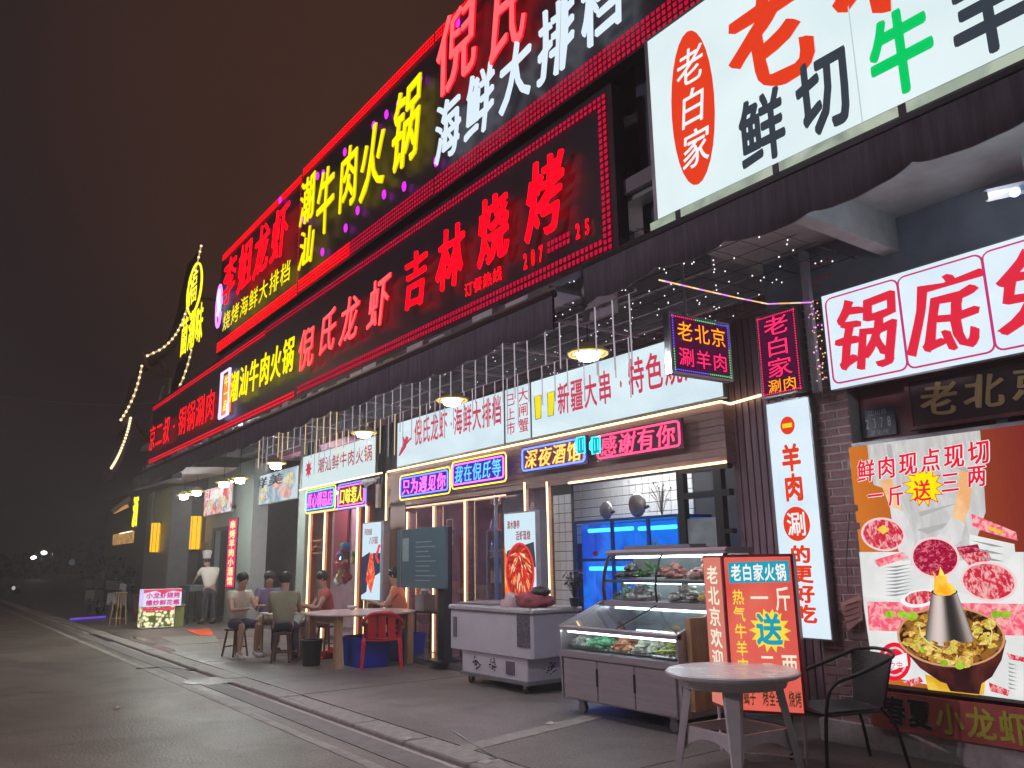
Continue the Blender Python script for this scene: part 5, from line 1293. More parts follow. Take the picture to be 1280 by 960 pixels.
# ------------------------------------------------------------------ round plastic table and rattan chair
tb = thing('round_table', 'round white plastic table in the right foreground', 'table', (-4.02, 4.87, 0))
MB().lathe((-4.02,4.87,0), [(.40,.672),(.455,.665),(.47,.675),(.475,.695),(.465,.705),(.0,.706)], 48).build('tabletop', M_white, tb, False)
MB().lathe((-4.02,4.87,0), [(.37,.60),(.40,.672),(.385,.671),(.355,.60)], 32, cap=False).build('apron', M_white, tb)
for k in range(4):
    a = R(38+90*k); ca, sa = math.cos(a), math.sin(a)
    top = Vector((-4.02+.30*ca, 4.87+.30*sa, .67)); bot = Vector((-4.02+.43*ca, 4.87+.43*sa, 0))
    tn = Vector((-sa, ca, 0)); rd = Vector((ca, sa, 0)); b = MB()
    def ring(c, w, d): return [c-tn*w-rd*d, c+tn*w-rd*d, c+tn*w*.7+rd*d, c-tn*w*.7+rd*d]
    r0, r1 = ring(top, .075, .03), ring(bot, .03, .022); b.add(r0+r1, [(0,1,2,3),(7,6,5,4)]+[(i,(i+1)%4,4+(i+1)%4,4+i) for i in range(4)]); b.build('leg', M_white, tb)
    a2 = R(38+90*(k+1)); f_ = .55; p0 = top.lerp(bot, f_); q0_ = Vector((-4.02+.30*math.cos(a2), 4.87+.30*math.sin(a2), .67)).lerp(Vector((-4.02+.43*math.cos(a2), 4.87+.43*math.sin(a2), 0)), f_)
    ms = []; n = 8
    for i in range(n+1):
        s = i/n; p = p0.lerp(q0_, s); drop = .10*(abs(s-.5)*2)**2.2; ms += [p+UZ*.02, p-UZ*(.045+drop)]
    b = MB(); din = -Vector((math.cos((a+a2)/2), math.sin((a+a2)/2), 0))*.018
    b.add(ms+[v+din for v in ms], [(2*i,2*i+2,2*i+3,2*i+1) for i in range(n)]+[(2*n+2+2*i,2*n+2+2*i+1,2*n+2+2*i+3,2*n+2+2*i+2) for i in range(n)]+[(2*i,2*n+2+2*i,2*n+4+2*i,2*i+2) for i in range(n)]+[(2*i+1,2*i+3,2*n+5+2*i,2*n+3+2*i) for i in range(n)])
    b.build('stretcher', M_white, tb)
# rattan chair facing the table
ch = thing('rattan_armchair', 'black woven armchair with curved tube arms beside the round table', 'chair', (-3.72, 5.6, 0))
ch.rotation_euler = (0, 0, 0)
M_rat = pbr('black_rattan', (.022,.020,.024), .4, var=.4, scale=60, bump=.6)
cxf = Matrix.Translation((-3.68, 5.62, 0)) @ Matrix.Rotation(R(151), 4, 'Z')       # local +Y is where the seat faces
def CM(): b = MB(); b.xf = cxf; return b
b = CM(); n = 10
v = []
for i in range(n+1):
    for j in range(n+1):
        x = -.24+.48*i/n; y = -.22+.46*j/n; z = .43-.02*math.cos(x*6)+.015*(j/n)**3*-1
        if j == 0: z += .01
        v.append((x*(1-.08*(1-j/n)), y, z))
b.add(v, [(i*(n+1)+j, (i+1)*(n+1)+j, (i+1)*(n+1)+j+1, i*(n+1)+j+1) for i in range(n) for j in range(n)]); b.add([(p[0],p[1],p[2]-.02) for p in v], [(i*(n+1)+j, i*(n+1)+j+1, (i+1)*(n+1)+j+1, (i+1)*(n+1)+j) for i in range(n) for j in range(n)])
b.build('seat', M_rat, ch, True)
b = CM(); v = []
for i in range(n+1):
    for j in range(n+1):
        s = -1+2*i/n; t_ = j/n; w = .20+.07*t_
        v.append((s*w, -.22-.11*t_-.035+.07*s*s*(.3+t_*.7), .42+.36*t_))
b.add(v, [(i*(n+1)+j, i*(n+1)+j+1, (i+1)*(n+1)+j+1, (i+1)*(n+1)+j) for i in range(n) for j in range(n)]); b.add([(p[0],p[1]-.015,p[2]) for p in v], [(i*(n+1)+j, (i+1)*(n+1)+j, (i+1)*(n+1)+j+1, i*(n+1)+j+1) for i in range(n) for j in range(n)])
b.build('backrest', M_rat, ch, True)
def arc(pts, n=5):
    """catmull-rom through pts"""
    P_ = [Vector(p) for p in pts]; P_ = [P_[0]*2-P_[1]]+P_+[P_[-1]*2-P_[-2]]; out = []
    for i in range(1, len(P_)-2):
        for k in range(n):
            t = k/n; a, b_, c, d = P_[i-1], P_[i], P_[i+1], P_[i+2]
            out.append(.5*((2*b_)+(c-a)*t+(2*a-5*b_+4*c-d)*t*t+(-a+3*b_-3*c+d)*t*t*t))
    return out+[P_[-2]]
b = CM(); b.tube(arc([(-.27,.27,.0),(-.265,.23,.42),(-.27,.16,.60),(-.285,-.05,.68),(-.26,-.30,.77),(-.14,-.385,.80),(0,-.40,.805),(.14,-.385,.80),(.26,-.30,.77),(.285,-.05,.68),(.27,.16,.60),(.265,.23,.42),(.27,.27,.0)]), .0135, 8); b.build('arm_frame', M_black, ch, True)
for s in (-1, 1): b = CM(); b.tube(arc([(s*.20,-.22,.43),(s*.235,-.30,.30),(s*.26,-.36,0)]), .0125, 8); b.build('rear_leg', M_black, ch, True)
for s in (-1, 1): b = CM(); b.tube([(s*.262,.2,.40),(s*.22,-.2,.41)], .010, 6); b.build('seat_rail', M_black, ch)
b = CM(); b.tube([(-.262,.21,.40),(.262,.21,.40)], .010, 6); b.build('seat_rail', M_black, ch)
# ------------------------------------------------------------------ menu board on a post and high table
my = 6.25
x0, x1 = P(496,700,Y=my).x, P(556,700,Y=my).x; z1 = P(526,660,Y=my).z; z0 = P(526,735,Y=my).z
mb_ = thing('menu_board', 'large blue grey glossy menu board on a dark post', 'menu board', ((x0+x1)/2, my, 0))
MB().mat(pbr('board_slate', (.10,.16,.19), .16, var=.12, scale=2)).bev(x0, x1, my, my+.06, z0, z1, .01).build('panel', None, mb_)
bx('left_rail', x0+.14, x0+.17, my-.01, my-.001, z0, z1, M_frame, mb_)
bx('pinned_sheet', x0+.2, x0+.4, my-.008, my-.002, z0+.4, z1-.14, pbr('sheet_teal', (.22,.30,.30), .5), mb_)
b = MB().mat(pbr('chalk_pale', (.26,.34,.38), .6))
for k in range(9): b.box(x0+.62, x0+1.1+.12*math.sin(k*2), my-.004, my-.001, z1-.22-k*.072, z1-.208-k*.072)
b.build('menu_lines', None, mb_)
bx('post', x1-.30, x1-.12, my+.07, my+.2, .09, z1, M_black, mb_)
bx('foot', x1-.45, x1+.0, my-.1, my+.35, .09, .12, M_black, mb_)
ht = thing('bar_table', 'narrow dark bar table with thin legs under the menu board', 'table', (P(535,770,Y=6.6).x, 6.6, .09))
c_ = P(538,764,Y=6.55); bx('top', c_.x-.45, c_.x+.5, 6.5, 6.95-.1, c_.z-.03, c_.z, M_black, ht)
for dx, dy in ((-.42,.03),(.45,.03),(-.42,.3),(.45,.3)): MB().tube([(c_.x+dx,6.5+dy,c_.z-.03),(c_.x+dx*1.08,6.5+dy,.09)], .014, 6).build('leg', M_black, ht)
q = P(508,758,Y=6.6); t = thing('tissue_box', 'grey box topped with crumpled white tissue beside the post', 'tissue box', (q.x, 6.6, c_.z))
bx('box_body', c_.x-.44, c_.x-.16, 6.52, 6.74, c_.z+.001, c_.z+.24, pbr('box_greyp', (.28,.24,.25), .5), t); MB().mat(M_white).blob((c_.x-.3,6.63,c_.z+.28), .1, 8, 5, .3, (1.2,.8,.6)).build('tissue', None, t)
q = P(531,750,Y=6.65); tag(MB().mat(pbr('amber_glass', (.55,.36,.14), .3)).lathe((q.x,6.68,c_.z), [(.05,0),(.07,.3),(.10,.42),(.09,.44)], 12).build('tall_vase', None, smooth=True), 'tall amber vase standing behind the bar table', 'vase')

# ------------------------------------------------------------------ dining table, red chair, tubs
tc_ = Vector((-11.95, 5.72, 0)); TZ = .77
dt = thing('dining_table', 'wooden dining table with a round pale top under the awning', 'table', tc_)
tr = .86
MB().mat(pbr('round_top_pale', (.55,.44,.42), .25, var=.06)).lathe((tc_.x,tc_.y,TZ), [(tr-.01,-.03),(tr,-.02),(tr,-.004),(tr-.01,0),(0,.001)], 48, cap=False).build('round_top', None, dt)
fx = [(-11.50,5.15),(-11.35,6.25),(-12.5,5.15),(-12.5,6.3)]
for x, y in fx: bx('leg', x-.05, x+.05, y-.05, y+.05, 0, TZ-.031, M_oak, dt)
for a, c in (((-12.45,5.15),(-11.55,5.15)),((-12.45,6.25),(-11.4,6.25))): bx('apron', a[0], c[0], a[1]-.02, a[1]+.02, TZ-.13, TZ-.032, M_oak, dt)
for k, (px, py, cl_) in enumerate(((440,762,'small white bowl near the edge of the pale dining table'),(476,757,'clear glass bowl by the red chair on the dining table'))):
    q = P(px, py, Z=TZ); tag(MB().mat(M_white).lathe((q.x,q.y,TZ+.002), [(.03,0),(.06,.02),(.085,.06),(.078,.06),(.05,.02),(0,.01)], 16, cap=False).build('bowl', None, smooth=True), cl_, 'bowl')
# red monobloc chair with armrests
rc = thing('plastic_armchair', 'red moulded plastic armchair pulled up to the dining table', 'chair', (-11.35, 5.8, 0))
rxf = Matrix.Translation((-11.20, 5.72, 0)) @ Matrix.Rotation(R(62), 4, 'Z')
def RM(): b = MB(); b.xf = rxf; return b
b = RM(); v = []; n = 8
for i in range(n+1):
    for j in range(n+1):
        x = -.25+.5*i/n; y = -.24+.5*j/n; v.append((x, y, .43-.02*math.cos(x*6)+.02*(j/n)**4))
def sheet(b, v, n, th):
    b.add(v, [(i*(n+1)+j, (i+1)*(n+1)+j, (i+1)*(n+1)+j+1, i*(n+1)+j+1) for i in range(n) for j in range(n)])
    w = [(Vector(p)+Vector(th)) for p in v]; b.add(w, [(i*(n+1)+j, i*(n+1)+j+1, (i+1)*(n+1)+j+1, (i+1)*(n+1)+j) for i in range(n) for j in range(n)])
    m = len(v); ring = [i*(n+1) for i in range(n+1)]+[n*(n+1)+j for j in range(1, n+1)]+[i*(n+1)+n for i in range(n-1, -1, -1)]+[j for j in range(n-1, 0, -1)]
    vv = [Vector(v[k]) for k in ring]; k = len(vv); b.add(vv+[p+Vector(th) for p in vv], [(i, (i+1) % k, k+(i+1) % k, k+i) for i in range(k)])
sheet(b, v, n, (0,0,-.02)); b.build('seat', M_redp, rc, True)
for s in (-.14, 0, .14):
    b = RM(); v = [(s+(.055*(-1+2*i/4)), -.24-.09*(j/4), .43+.34*j/4) for i in range(5) for j in range(5)]; sheet(b, v, 4, (0,-.012,0)); b.build('back_slat', M_redp, rc, True)
b = RM(); v = []
pts = arc([(-.28,.22,.63),(-.30,.0,.65),(-.29,-.22,.70),(-.16,-.34,.80),(0,-.36,.82),(.16,-.34,.80),(.29,-.22,.70),(.30,0,.65),(.28,.22,.63)], 4)
for i in range(len(pts)-1):
    p, q = pts[i], pts[i+1]; o1 = Vector((p.x*-.13, -p.y*.08, -.012)); o2 = Vector((q.x*-.13, -q.y*.08, -.012))
    d = UZ*-.06
    b.add([p,q,q+o2,p+o1,p+d,q+d,q+o2+UZ*-.02,p+o1+UZ*-.02], [(0,1,2,3),(0,4,5,1),(4,7,6,5),(3,2,6,7)])
b.build('arm_rail', M_redp, rc, True)
for s in (-1, 1):
    for y, top in ((.21,.62),(-.22,.44)):
        b = RM(); b.tube([(s*.25,y,top),(s*.26,y*1.02,.4),(s*.285,y*1.25,0)], [.028,.036,.026], 6); b.build('leg', M_redp, rc)
def tub(label, px, py, w, d, h, m, rim=None):
    q = P(px, py, Z=0); t = thing('plastic_tub', label, 'tub', (q.x, q.y+d/2, 0))
    b = MB().mat(m); x, y = q.x, q.y+d/2
    lo = [(x-w/2*.9,y-d/2*.9,0.003),(x+w/2*.9,y-d/2*.9,0.003),(x+w/2*.9,y+d/2*.9,0.003),(x-w/2*.9,y+d/2*.9,0.003)]; hi = [(x-w/2,y-d/2,h),(x+w/2,y-d/2,h),(x+w/2,y+d/2,h),(x-w/2,y+d/2,h)]
    ins = [(x-w/2*.92,y-d/2*.92,h),(x+w/2*.92,y-d/2*.92,h),(x+w/2*.92,y+d/2*.92,h),(x-w/2*.92,y+d/2*.92,h)]; dn = [(a*.98+x*.02,c*.98+y*.02,.06) for a, c, e in lo]
    b.add(lo+hi+ins+dn, [(0,3,2,1)]+[(i,(i+1)%4,4+(i+1)%4,4+i) for i in range(4)]+[(4+i,4+(i+1)%4,8+(i+1)%4,8+i) for i in range(4)]+[(8+i,8+(i+1)%4,12+(i+1)%4,12+i) for i in range(4)]+[(12,13,14,15)])
    b.build('tub_body', None, t); MB().tube([hi[0],hi[1],hi[2],hi[3],hi[0]], .014, 5).build('rim', m, t); return t
tub('blue plastic tub under the left side of the dining table', 438, 834, .62, .5, .42, M_bluep)
tub('blue plastic tub partly behind the red armchair', 490, 826, .55, .45, .40, M_bluep)
q = P(389,832,Z=0); t = thing('bin', 'dark bucket standing left of the dining table', 'bucket', (q.x,q.y,0)); MB().lathe((q.x,q.y,.003), [(.13,0),(.16,.36),(.17,.37),(.15,.37),(.12,.03)], 16, cap=False).build('bucket_body', M_black, t, True); MB().lathe((q.x,q.y,.372), [(.165,0),(.165,.012),(.15,.012)], 16, cap=False).build('rim', M_frame, t)
q = P(405,823,Z=0); t = thing('dustpan', 'red long handled dustpan beside the dark bucket', 'dustpan', (q.x,q.y,0))
MB().mat(M_redp).prism([(q.x-.18,q.y-.1,.003),(q.x+.16,q.y-.1,.003),(q.x+.16,q.y+.18,.003),(q.x-.18,q.y+.18,.003)], (0,0,.012)).box(q.x-.18,q.x+.16,q.y+.15,q.y+.18,.016,.16).box(q.x-.18,q.x-.16,q.y-.08,q.y+.149,.016,.1).box(q.x+.14,q.x+.16,q.y-.08,q.y+.149,.016,.1).build('pan', None, t)
MB().tube([(q.x,q.y+.16,.14),(q.x+.06,q.y+.22,.72)], .011, 6).build('handle', M_white, t)

# ------------------------------------------------------------------ people
def skin_mesh(joints, edges, radii, m, name, parent, sub=2, root=0):
    me = bpy.data.meshes.new(name); me.from_pydata([tuple(p) for p in joints], edges, [])
    o = bpy.data.objects.new(name, me); C.objects.link(o)
    sk = o.modifiers.new('skin', 'SKIN'); sk.use_smooth_shade = True
    for i, r in enumerate(radii): me.skin_vertices[0].data[i].radius = (r if isinstance(r, tuple) else (r, r))
    me.skin_vertices[0].data[root].use_root = True
    ss_ = o.modifiers.new('sub', 'SUBSURF'); ss_.levels = sub; ss_.render_levels = sub
    dg = bpy.context.evaluated_depsgraph_get(); dg.update()
    m2 = bpy.data.meshes.new_from_object(o.evaluated_get(dg)); m2.name = name
    bpy.data.objects.remove(o); bpy.data.meshes.remove(me)
    off = Vector(); q = parent
    while q is not None: off += q.location; q = q.parent
    for v in m2.vertices: v.co -= off
    m2.materials.clear(); m2.materials.append(m)
    m2.polygons.foreach_set('use_smooth', [True]*len(m2.polygons))
    o = bpy.data.objects.new(name, m2); C.objects.link(o); o.parent = parent; return o
def person(label, J, shirt, trousers, shoes, sleeve=.5, hat=None, hair=True, bare=False, face_dir=(0,-1,0), long_leg=True):
    """J: pelvis, chest, neck, head, shl/elb/han L,R, hip/knee/ank/toe L,R (world coordinates)"""
    J = {k: Vector(v) for k, v in J.items()}
    t = thing('person', label, 'person', (J['pelvis'].x, J['pelvis'].y, min(J['ankL'].z, J['ankR'].z)-.08))
    fd = Vector(face_dir).normalized()
    names = ['pelvis','belly','chest','neck','head']; pts = [J['pelvis'], J['pelvis'].lerp(J['chest'],.5), J['chest'], J['neck'], J['head']]
    rad = [(.135,.10),(.125,.095),(.145,.10),.055,(.078,.095)]; ed = [(0,1),(1,2),(2,3),(3,4)]
    pts.append(J['head']+UZ*.09); rad.append((.07,.085)); ed.append((4,5))
    def add(p, r, a): pts.append(p); rad.append(r); ed.append((a, len(pts)-1)); return len(pts)-1
    for s in 'LR':
        a = add(J['sh'+s], .058, 2); a = add(J['sh'+s].lerp(J['el'+s],.5), .050, a); a = add(J['el'+s], .040, a); a = add(J['el'+s].lerp(J['ha'+s],.5), .036, a); w = add(J['ha'+s], .025, a)
        d = (J['ha'+s]-J['el'+s]).normalized(); pm = add(J['ha'+s]+d*.06, (.036,.02), w)
        side = d.cross(UZ); side = side.normalized() if side.length > .1 else Vector((1,0,0))
        for k in range(4): add(J['ha'+s]+d*(.13-.008*abs(k-1.3))+side*(.027-.018*k)-UZ*.012, .009, add(J['ha'+s]+d*.095+side*(.024-.016*k), .0095, pm))
        add(J['ha'+s]+d*.075+side*.055, .009, add(J['ha'+s]+d*.04+side*.038, .011, w))
        a = add(J['hip'+s], .085, 0); a = add(J['hip'+s].lerp(J['kn'+s],.5), .075, a); a = add(J['kn'+s], .055, a); a = add(J['kn'+s].lerp(J['ank'+s],.4), .052, a); a = add(J['ank'+s], .036, a); add(J['toe'+s], .03, a)
    skin_mesh(pts, ed, rad, M_skin, 'body', t)
    # shirt
    pts = [J['pelvis']-UZ*.02, J['pelvis'].lerp(J['chest'],.5), J['chest'], J['neck']-UZ*.03]; rad = [(.178,.140),(.168,.132),(.188,.138),.075]; ed = [(0,1),(1,2),(2,3)]
    for s in 'LR': a = add(J['sh'+s], .088, 2); add(J['sh'+s].lerp(J['el'+s], sleeve), .072, a)
    skin_mesh(pts, ed, rad, shirt, 'shirt', t)
    pts = [J['pelvis']+UZ*.03, J['pelvis']-UZ*.02]; rad = [(.14,.11),(.145,.115)]; ed = [(0,1)]
    for s in 'LR':
        a = add(J['hip'+s], .098, 1); a = add(J['hip'+s].lerp(J['kn'+s],.5), .088, a); a = add(J['kn'+s], .070, a)
        if long_leg: a = add(J['kn'+s].lerp(J['ank'+s],.5), .062, a); add(J['ank'+s]+UZ*.03, .05, a)
    skin_mesh(pts, ed, rad, trousers, 'trousers', t)
    for s in 'LR': MB().mat(shoes).tube([J['ank'+s]-UZ*.03-(J['toe'+s]-J['ank'+s])*.25, J['ank'+s].lerp(J['toe'+s],.5)-UZ*.03, J['toe'+s]+(J['toe'+s]-J['ank'+s])*.2], [.045,.046,.032], 8).build('shoe', None, t, True)
    hd = J['head']+UZ*.05; sd = fd.cross(UZ)
    b = MB().mat(M_skin).blob(hd+fd*.098-UZ*.015, .016, 6, 4, 0, (1,1,1.6))
    for s in (-1, 1): b.blob(hd+sd*.082*s-UZ*.01, .02, 6, 4, 0, (.6,1,1.5))
    b.build('face_detail', None, t, True)
    b = MB().mat(M_black)
    for s in (-1, 1): b.blob(hd+fd*.088+sd*.032*s+UZ*.015, .009, 6, 4)
    b.mat(pbr('lips', (.35,.12,.10), .5)).blob(hd+fd*.090-UZ*.055, .012, 6, 4, 0, (1.8,1,.5)); b.build('eyes_and_mouth', None, t, True)
    if hair: MB().mat(M_hair).blob(hd-fd*.018+UZ*.035, .108, 14, 8, .03, (.92,.98,1.0)).build('hair', None, t, True)
    return t, hd, fd, sd
# the cook at the grill
cx_, cy_ = -22.75, 6.45
grey_tr = pbr('trousers_dark', (.05,.045,.06), .8); beige_sh = pbr('shirt_beige', (.78,.74,.68), .8, var=.08)
fdir = (-.75, -.25, 0)
J = dict(pelvis=(cx_,cy_,.93), chest=(cx_-.06,cy_-.02,1.28), neck=(cx_-.12,cy_-.05,1.48), head=(cx_-.19,cy_-.08,1.60),
  shL=(cx_-.14,cy_-.20,1.40), shR=(cx_-.02,cy_+.17,1.40), elL=(cx_-.30,cy_-.30,1.16), elR=(cx_-.22,cy_+.14,1.14), haL=(cx_-.62,cy_-.28,1.03), haR=(cx_-.56,cy_+.02,1.02),
  hipL=(cx_-.02,cy_-.10,.86), hipR=(cx_+.02,cy_+.10,.86), knL=(cx_-.06,cy_-.12,.50), knR=(cx_+.02,cy_+.12,.50), ankL=(cx_-.02,cy_-.13,.09), ankR=(cx_+.06,cy_+.13,.09), toeL=(cx_-.17,cy_-.18,.035), toeR=(cx_-.09,cy_+.08,.035))
t, hd, fd, sd = person('cook in a white hat and pale T-shirt leaning over the grill', J, beige_sh, grey_tr, M_black, .55, face_dir=fdir)
MB().mat(pbr('hat_white', (.62,.60,.60), .8)).lathe(hd+UZ*.06-fd*.01, [(.108,0),(.108,.08),(.125,.13),(.13,.18),(.09,.22),(.0,.23)], 16, cap=False).build('cook_hat', None, t, True)
MB().mat(pbr('mask_black', (.02,.02,.025), .6)).blob(hd+fd*.055-UZ*.05, .062, 10, 6, 0, (.9,.9,.8)).build('face_mask', None, t, True)
# grill
gx, gy = -23.35, 6.2
gr = thing('grill_table', 'long dark charcoal grill on thin legs in front of the cook', 'grill', (gx, gy, 0))
MB().mat(pbr('grill_green_grey', (.09,.12,.11), .5)).bev(gx-.55, gx+.5, gy-.25, gy+.2, .86, .99, .01).build('trough', None, gr)
for x, y in ((-.45,-.2),(.42,-.2),(-.45,.15),(.42,.15)): MB().tube([(gx+x*.8,gy+y,.86),(gx+x,gy+y*1.2,0)], .018, 6).build('leg', M_black, gr)
b = MB().mat(M_frame)
for k in range(12): b.tube([(gx-.5+k*.085,gy-.24,.998),(gx-.5+k*.085,gy+.19,.998)], .006, 4)
b.build('grate', None, gr)
# seated diners
def sitter(label, x, y, rz, shirt, trousers, shoes, hz=.46, lean=.08, reach=.35, long_leg=True, hair=True, sleeve=.5):
    M = Matrix.Translation((x,y,0)) @ Matrix.Rotation(rz, 4, 'Z')        # local -Y is forward
    L = dict(pelvis=(0,.02,hz+.10), chest=(0,-lean*.5+.0,hz+.44), neck=(0,-lean-.01,hz+.63), head=(0,-lean-.05,hz+.75),
     shL=(-.19,-lean*.8,hz+.56), shR=(.19,-lean*.8,hz+.56), elL=(-.24,-lean-.14,hz+.30), elR=(.24,-lean-.14,hz+.30), haL=(-.14,-reach-.12,hz+.33), haR=(.12,-reach-.08,hz+.36),
     hipL=(-.10,-.03,hz+.08), hipR=(.10,-.03,hz+.08), knL=(-.16,-.42,hz+.06), knR=(.15,-.42,hz+.06), ankL=(-.17,-.40,.09), ankR=(.16,-.36,.09), toeL=(-.19,-.55,.035), toeR=(.18,-.51,.035))
    J = {k: M @ Vector(v) for k, v in L.items()}
    fd = M.to_3x3() @ Vector((0,-1,0))
    return person(label, J, shirt, trousers, shoes, sleeve, hair=hair, face_dir=fd, long_leg=long_leg)
sh1 = pbr('shirt_sand', (.60,.52,.40), .8); sh2 = pbr('shirt_olive', (.30,.29,.18), .8); sh3 = pbr('shirt_red', (.45,.10,.09), .8); sh4 = pbr('shirt_salmon', (.72,.24,.14), .8); sh5 = pbr('shirt_plum', (.16,.12,.22), .8)
tr1 = pbr('trousers_navy', (.05,.05,.09), .8); tr2 = pbr('trousers_khaki', (.38,.26,.20), .8)
def stool(label, x, y, h=.42, m=None, rz=0):
    t = thing('stool', label, 'stool', (x, y, 0)); m = m or M_oak
    X = Matrix.Translation((x,y,0)) @ Matrix.Rotation(rz, 4, 'Z')
    b = MB(); b.xf = X; b.bev(-.15,.15,-.13,.13,h-.03,h,.008); b.build('seat', m, t)
    for sx in (-1,1):
        for sy in (-1,1): b = MB(); b.xf = X; b.tube([(sx*.11,sy*.09,h-.03),(sx*.16,sy*.14,0)], .018, 6); b.build('leg', m, t)
    for sx in (-1,1): b = MB(); b.xf = X; b.tube([(sx*.14,-.115,.16),(sx*.14,.115,.16)], .012, 5); b.build('stretcher', m, t)
    return t
S1 = (-14.35, 4.55); S2 = (-12.95, 4.85); S3 = (-13.75, 5.95); S4 = (-12.55, 6.75); S5 = (-15.1, 5.35)
for lb_, (x, y), rz in (('wooden stool under the diner in the sand shirt nearest the kerb', S1, .3), ('wooden stool under the diner in dark navy trousers', S2, -.5), ('wooden stool under the diner in the red shirt', S3, .1),
     ('wooden stool behind the dining table under the salmon shirt diner', S4, 0), ('wooden stool under the diner farthest left at the low table', S5, 1.0)): stool(lb_, x, y, .45, pbr('stool_dark_wood', (.12,.065,.045), .6), rz)
lt = thing('low_table', 'low folding table shared by the seated diners', 'table', (-13.75, 5.15, 0))
MB().mat(pbr('table_pale', (.5,.42,.38), .4)).bev(-14.15,-13.35,4.85,5.5,.68,.71,.01).build('tabletop', None, lt)
for x, y in ((-14.08,4.92),(-13.42,4.92),(-14.08,5.42),(-13.42,5.42)): MB().tube([(x,y,.68),(x*1.0-.0,y,0)], .016, 6).build('leg', M_frame, lt)
rnd = random.Random(8)
for k, (x,y,c,lb_) in enumerate(((-13.9,5.05,(.6,.6,.55),'white plate of food on the low table'),(-13.6,5.25,(.35,.45,.12),'green bottle crowd dish on the low table'),(-13.95,5.35,(.55,.2,.08),'orange dish at the back of the low table'))):
    t = thing('food_dish', lb_, 'dish', (x,y,.711)); MB().mat(M_white).lathe((x,y,.711), [(.05,0),(.1,.02),(.11,.03),(.09,.02)], 14, cap=False).build('plate', None, t)
    b = MB(); b.mat(pbr('dish_food_%d' % k, c, .5, var=.4, scale=30)); [b.blob((x+rnd.uniform(-.05,.05),y+rnd.uniform(-.05,.05),.735+rnd.random()*.02), .022, 5, 4) for _ in range(9)]; stuffpart(b, 'food_heap', None, t)
q = (-13.5, 5.0, .711); t = thing('beer_bottle', 'green beer bottle on the low table', 'bottle', q); MB().mat(pbr('bottle_green', (.03,.12,.04), .15)).lathe(q, [(.032,0),(.034,.16),(.014,.22),(.013,.27)], 12).build('bottle_body', None, t, True)
sitter('diner in a sand coloured T-shirt seated nearest the kerb with bare lower legs', *S1, R(105), sh1, tr1, M_white, long_leg=False)
sitter('diner in an olive top and navy trousers with back to the dining table', *S2, R(-115), sh2, tr1, M_black)
sitter('diner in a red T-shirt facing the road behind the low table', *S3, R(-12), sh3, tr2, M_black)
sitter('diner in a bright salmon shirt behind the pale dining table', *S4, R(-38), sh4, tr1, M_black, hz=.50)
sitter('diner in a plum shirt seated at the far left of the low table', *S5, R(75), sh5, tr2, M_black)
# khaki bag / orange crate beside diners
q = P(374,820,Z=0); t = thing('cardboard_carton', 'tall brown carton standing beside the diners', 'carton', (q.x, q.y, 0)); MB().mat(pbr('carton_brown', (.42,.24,.15), .8)).bev(q.x-.12,q.x+.12,q.y,q.y+.2,.003,.46,.01).build('carton_body', None, t); MB().mat(M_white).box(q.x-.02,q.x+.02,q.y-.002,q.y-.0005,.01,.45).build('tape', None, t)

# ------------------------------------------------------------------ left end shops
GYc = 6.7
def FX(px, py, Y): q = P(px, py, Y=Y); return q.x, q.z
wl = thing('grey_shopfront', 'grey plastered shopfront with a doorway behind the cook', 'shopfront', (-23, 7, 0))
def pier_(pxa, pxb, Y, d, z1, m, name='pilaster'):
    bx(name, FX(pxa,690,Y)[0], FX(pxb,690,Y)[0], Y, Y+d, 0, z1, m, wl)
M_grn = pbr('grey_green_paint', (.26,.29,.26), .55, var=.1)
pier_(292, 313, 6.75, .4, 4.2, M_grn); pier_(371, 380, 6.75, .3, 4.2, M_grn)
xa, xb = FX(255,690,7.0)[0], FX(292,690,7.0)[0]; xd0, xd1 = FX(266,690,7.0)[0], FX(284,690,7.0)[0]
bx('wall_panel', xa, xd0, 7.0, 7.2, 0, 4.2, M_grn, wl); bx('wall_panel', xd1, xb+.3, 7.0, 7.2, 0, 4.2, M_grn, wl); bx('door_head', xd0, xd1, 7.002, 7.2, 2.55, 4.2, M_grn, wl)
bx('door_frame', xd0-.06, xd0+.1, 6.97, 7.02, 0, 2.6, M_dark, wl); bx('door_frame', xd0+.1, xd1, 6.97, 7.02, 2.5, 2.6, M_dark, wl)
bx('hall_wall', xd0-1.5, xd1+4, 9.0, 9.1, 0, 4.2, pbr('hall_grey', (.25,.24,.23), .6, var=.2), wl)
bx('sign_rail', FX(255,640,6.9)[0], FX(292,640,6.9)[0], 6.9, 6.99, 3.05, 3.14, M_dark, wl)
xa, xb = FX(210,690,7.2)[0], FX(256,690,7.2)[0]
bx('beige_wall', xa-.6, xb, 7.35, 7.5, 0, 4.2, M_beige, wl)
bx('dark_opening', FX(208,690,7.2)[0], FX(213,690,7.2)[0]-.0, 7.3, 7.34, 0, 2.7, M_dark, wl)
bx('beam', xa-.6, xb+.3, 7.05, 7.34, 3.0, 3.25, pbr('beam_dark', (.09,.08,.075), .6), wl)
pier_(247, 256, 6.95, .2, 2.2, pbr('brown_post', (.13,.09,.07), .6), 'brown_post')
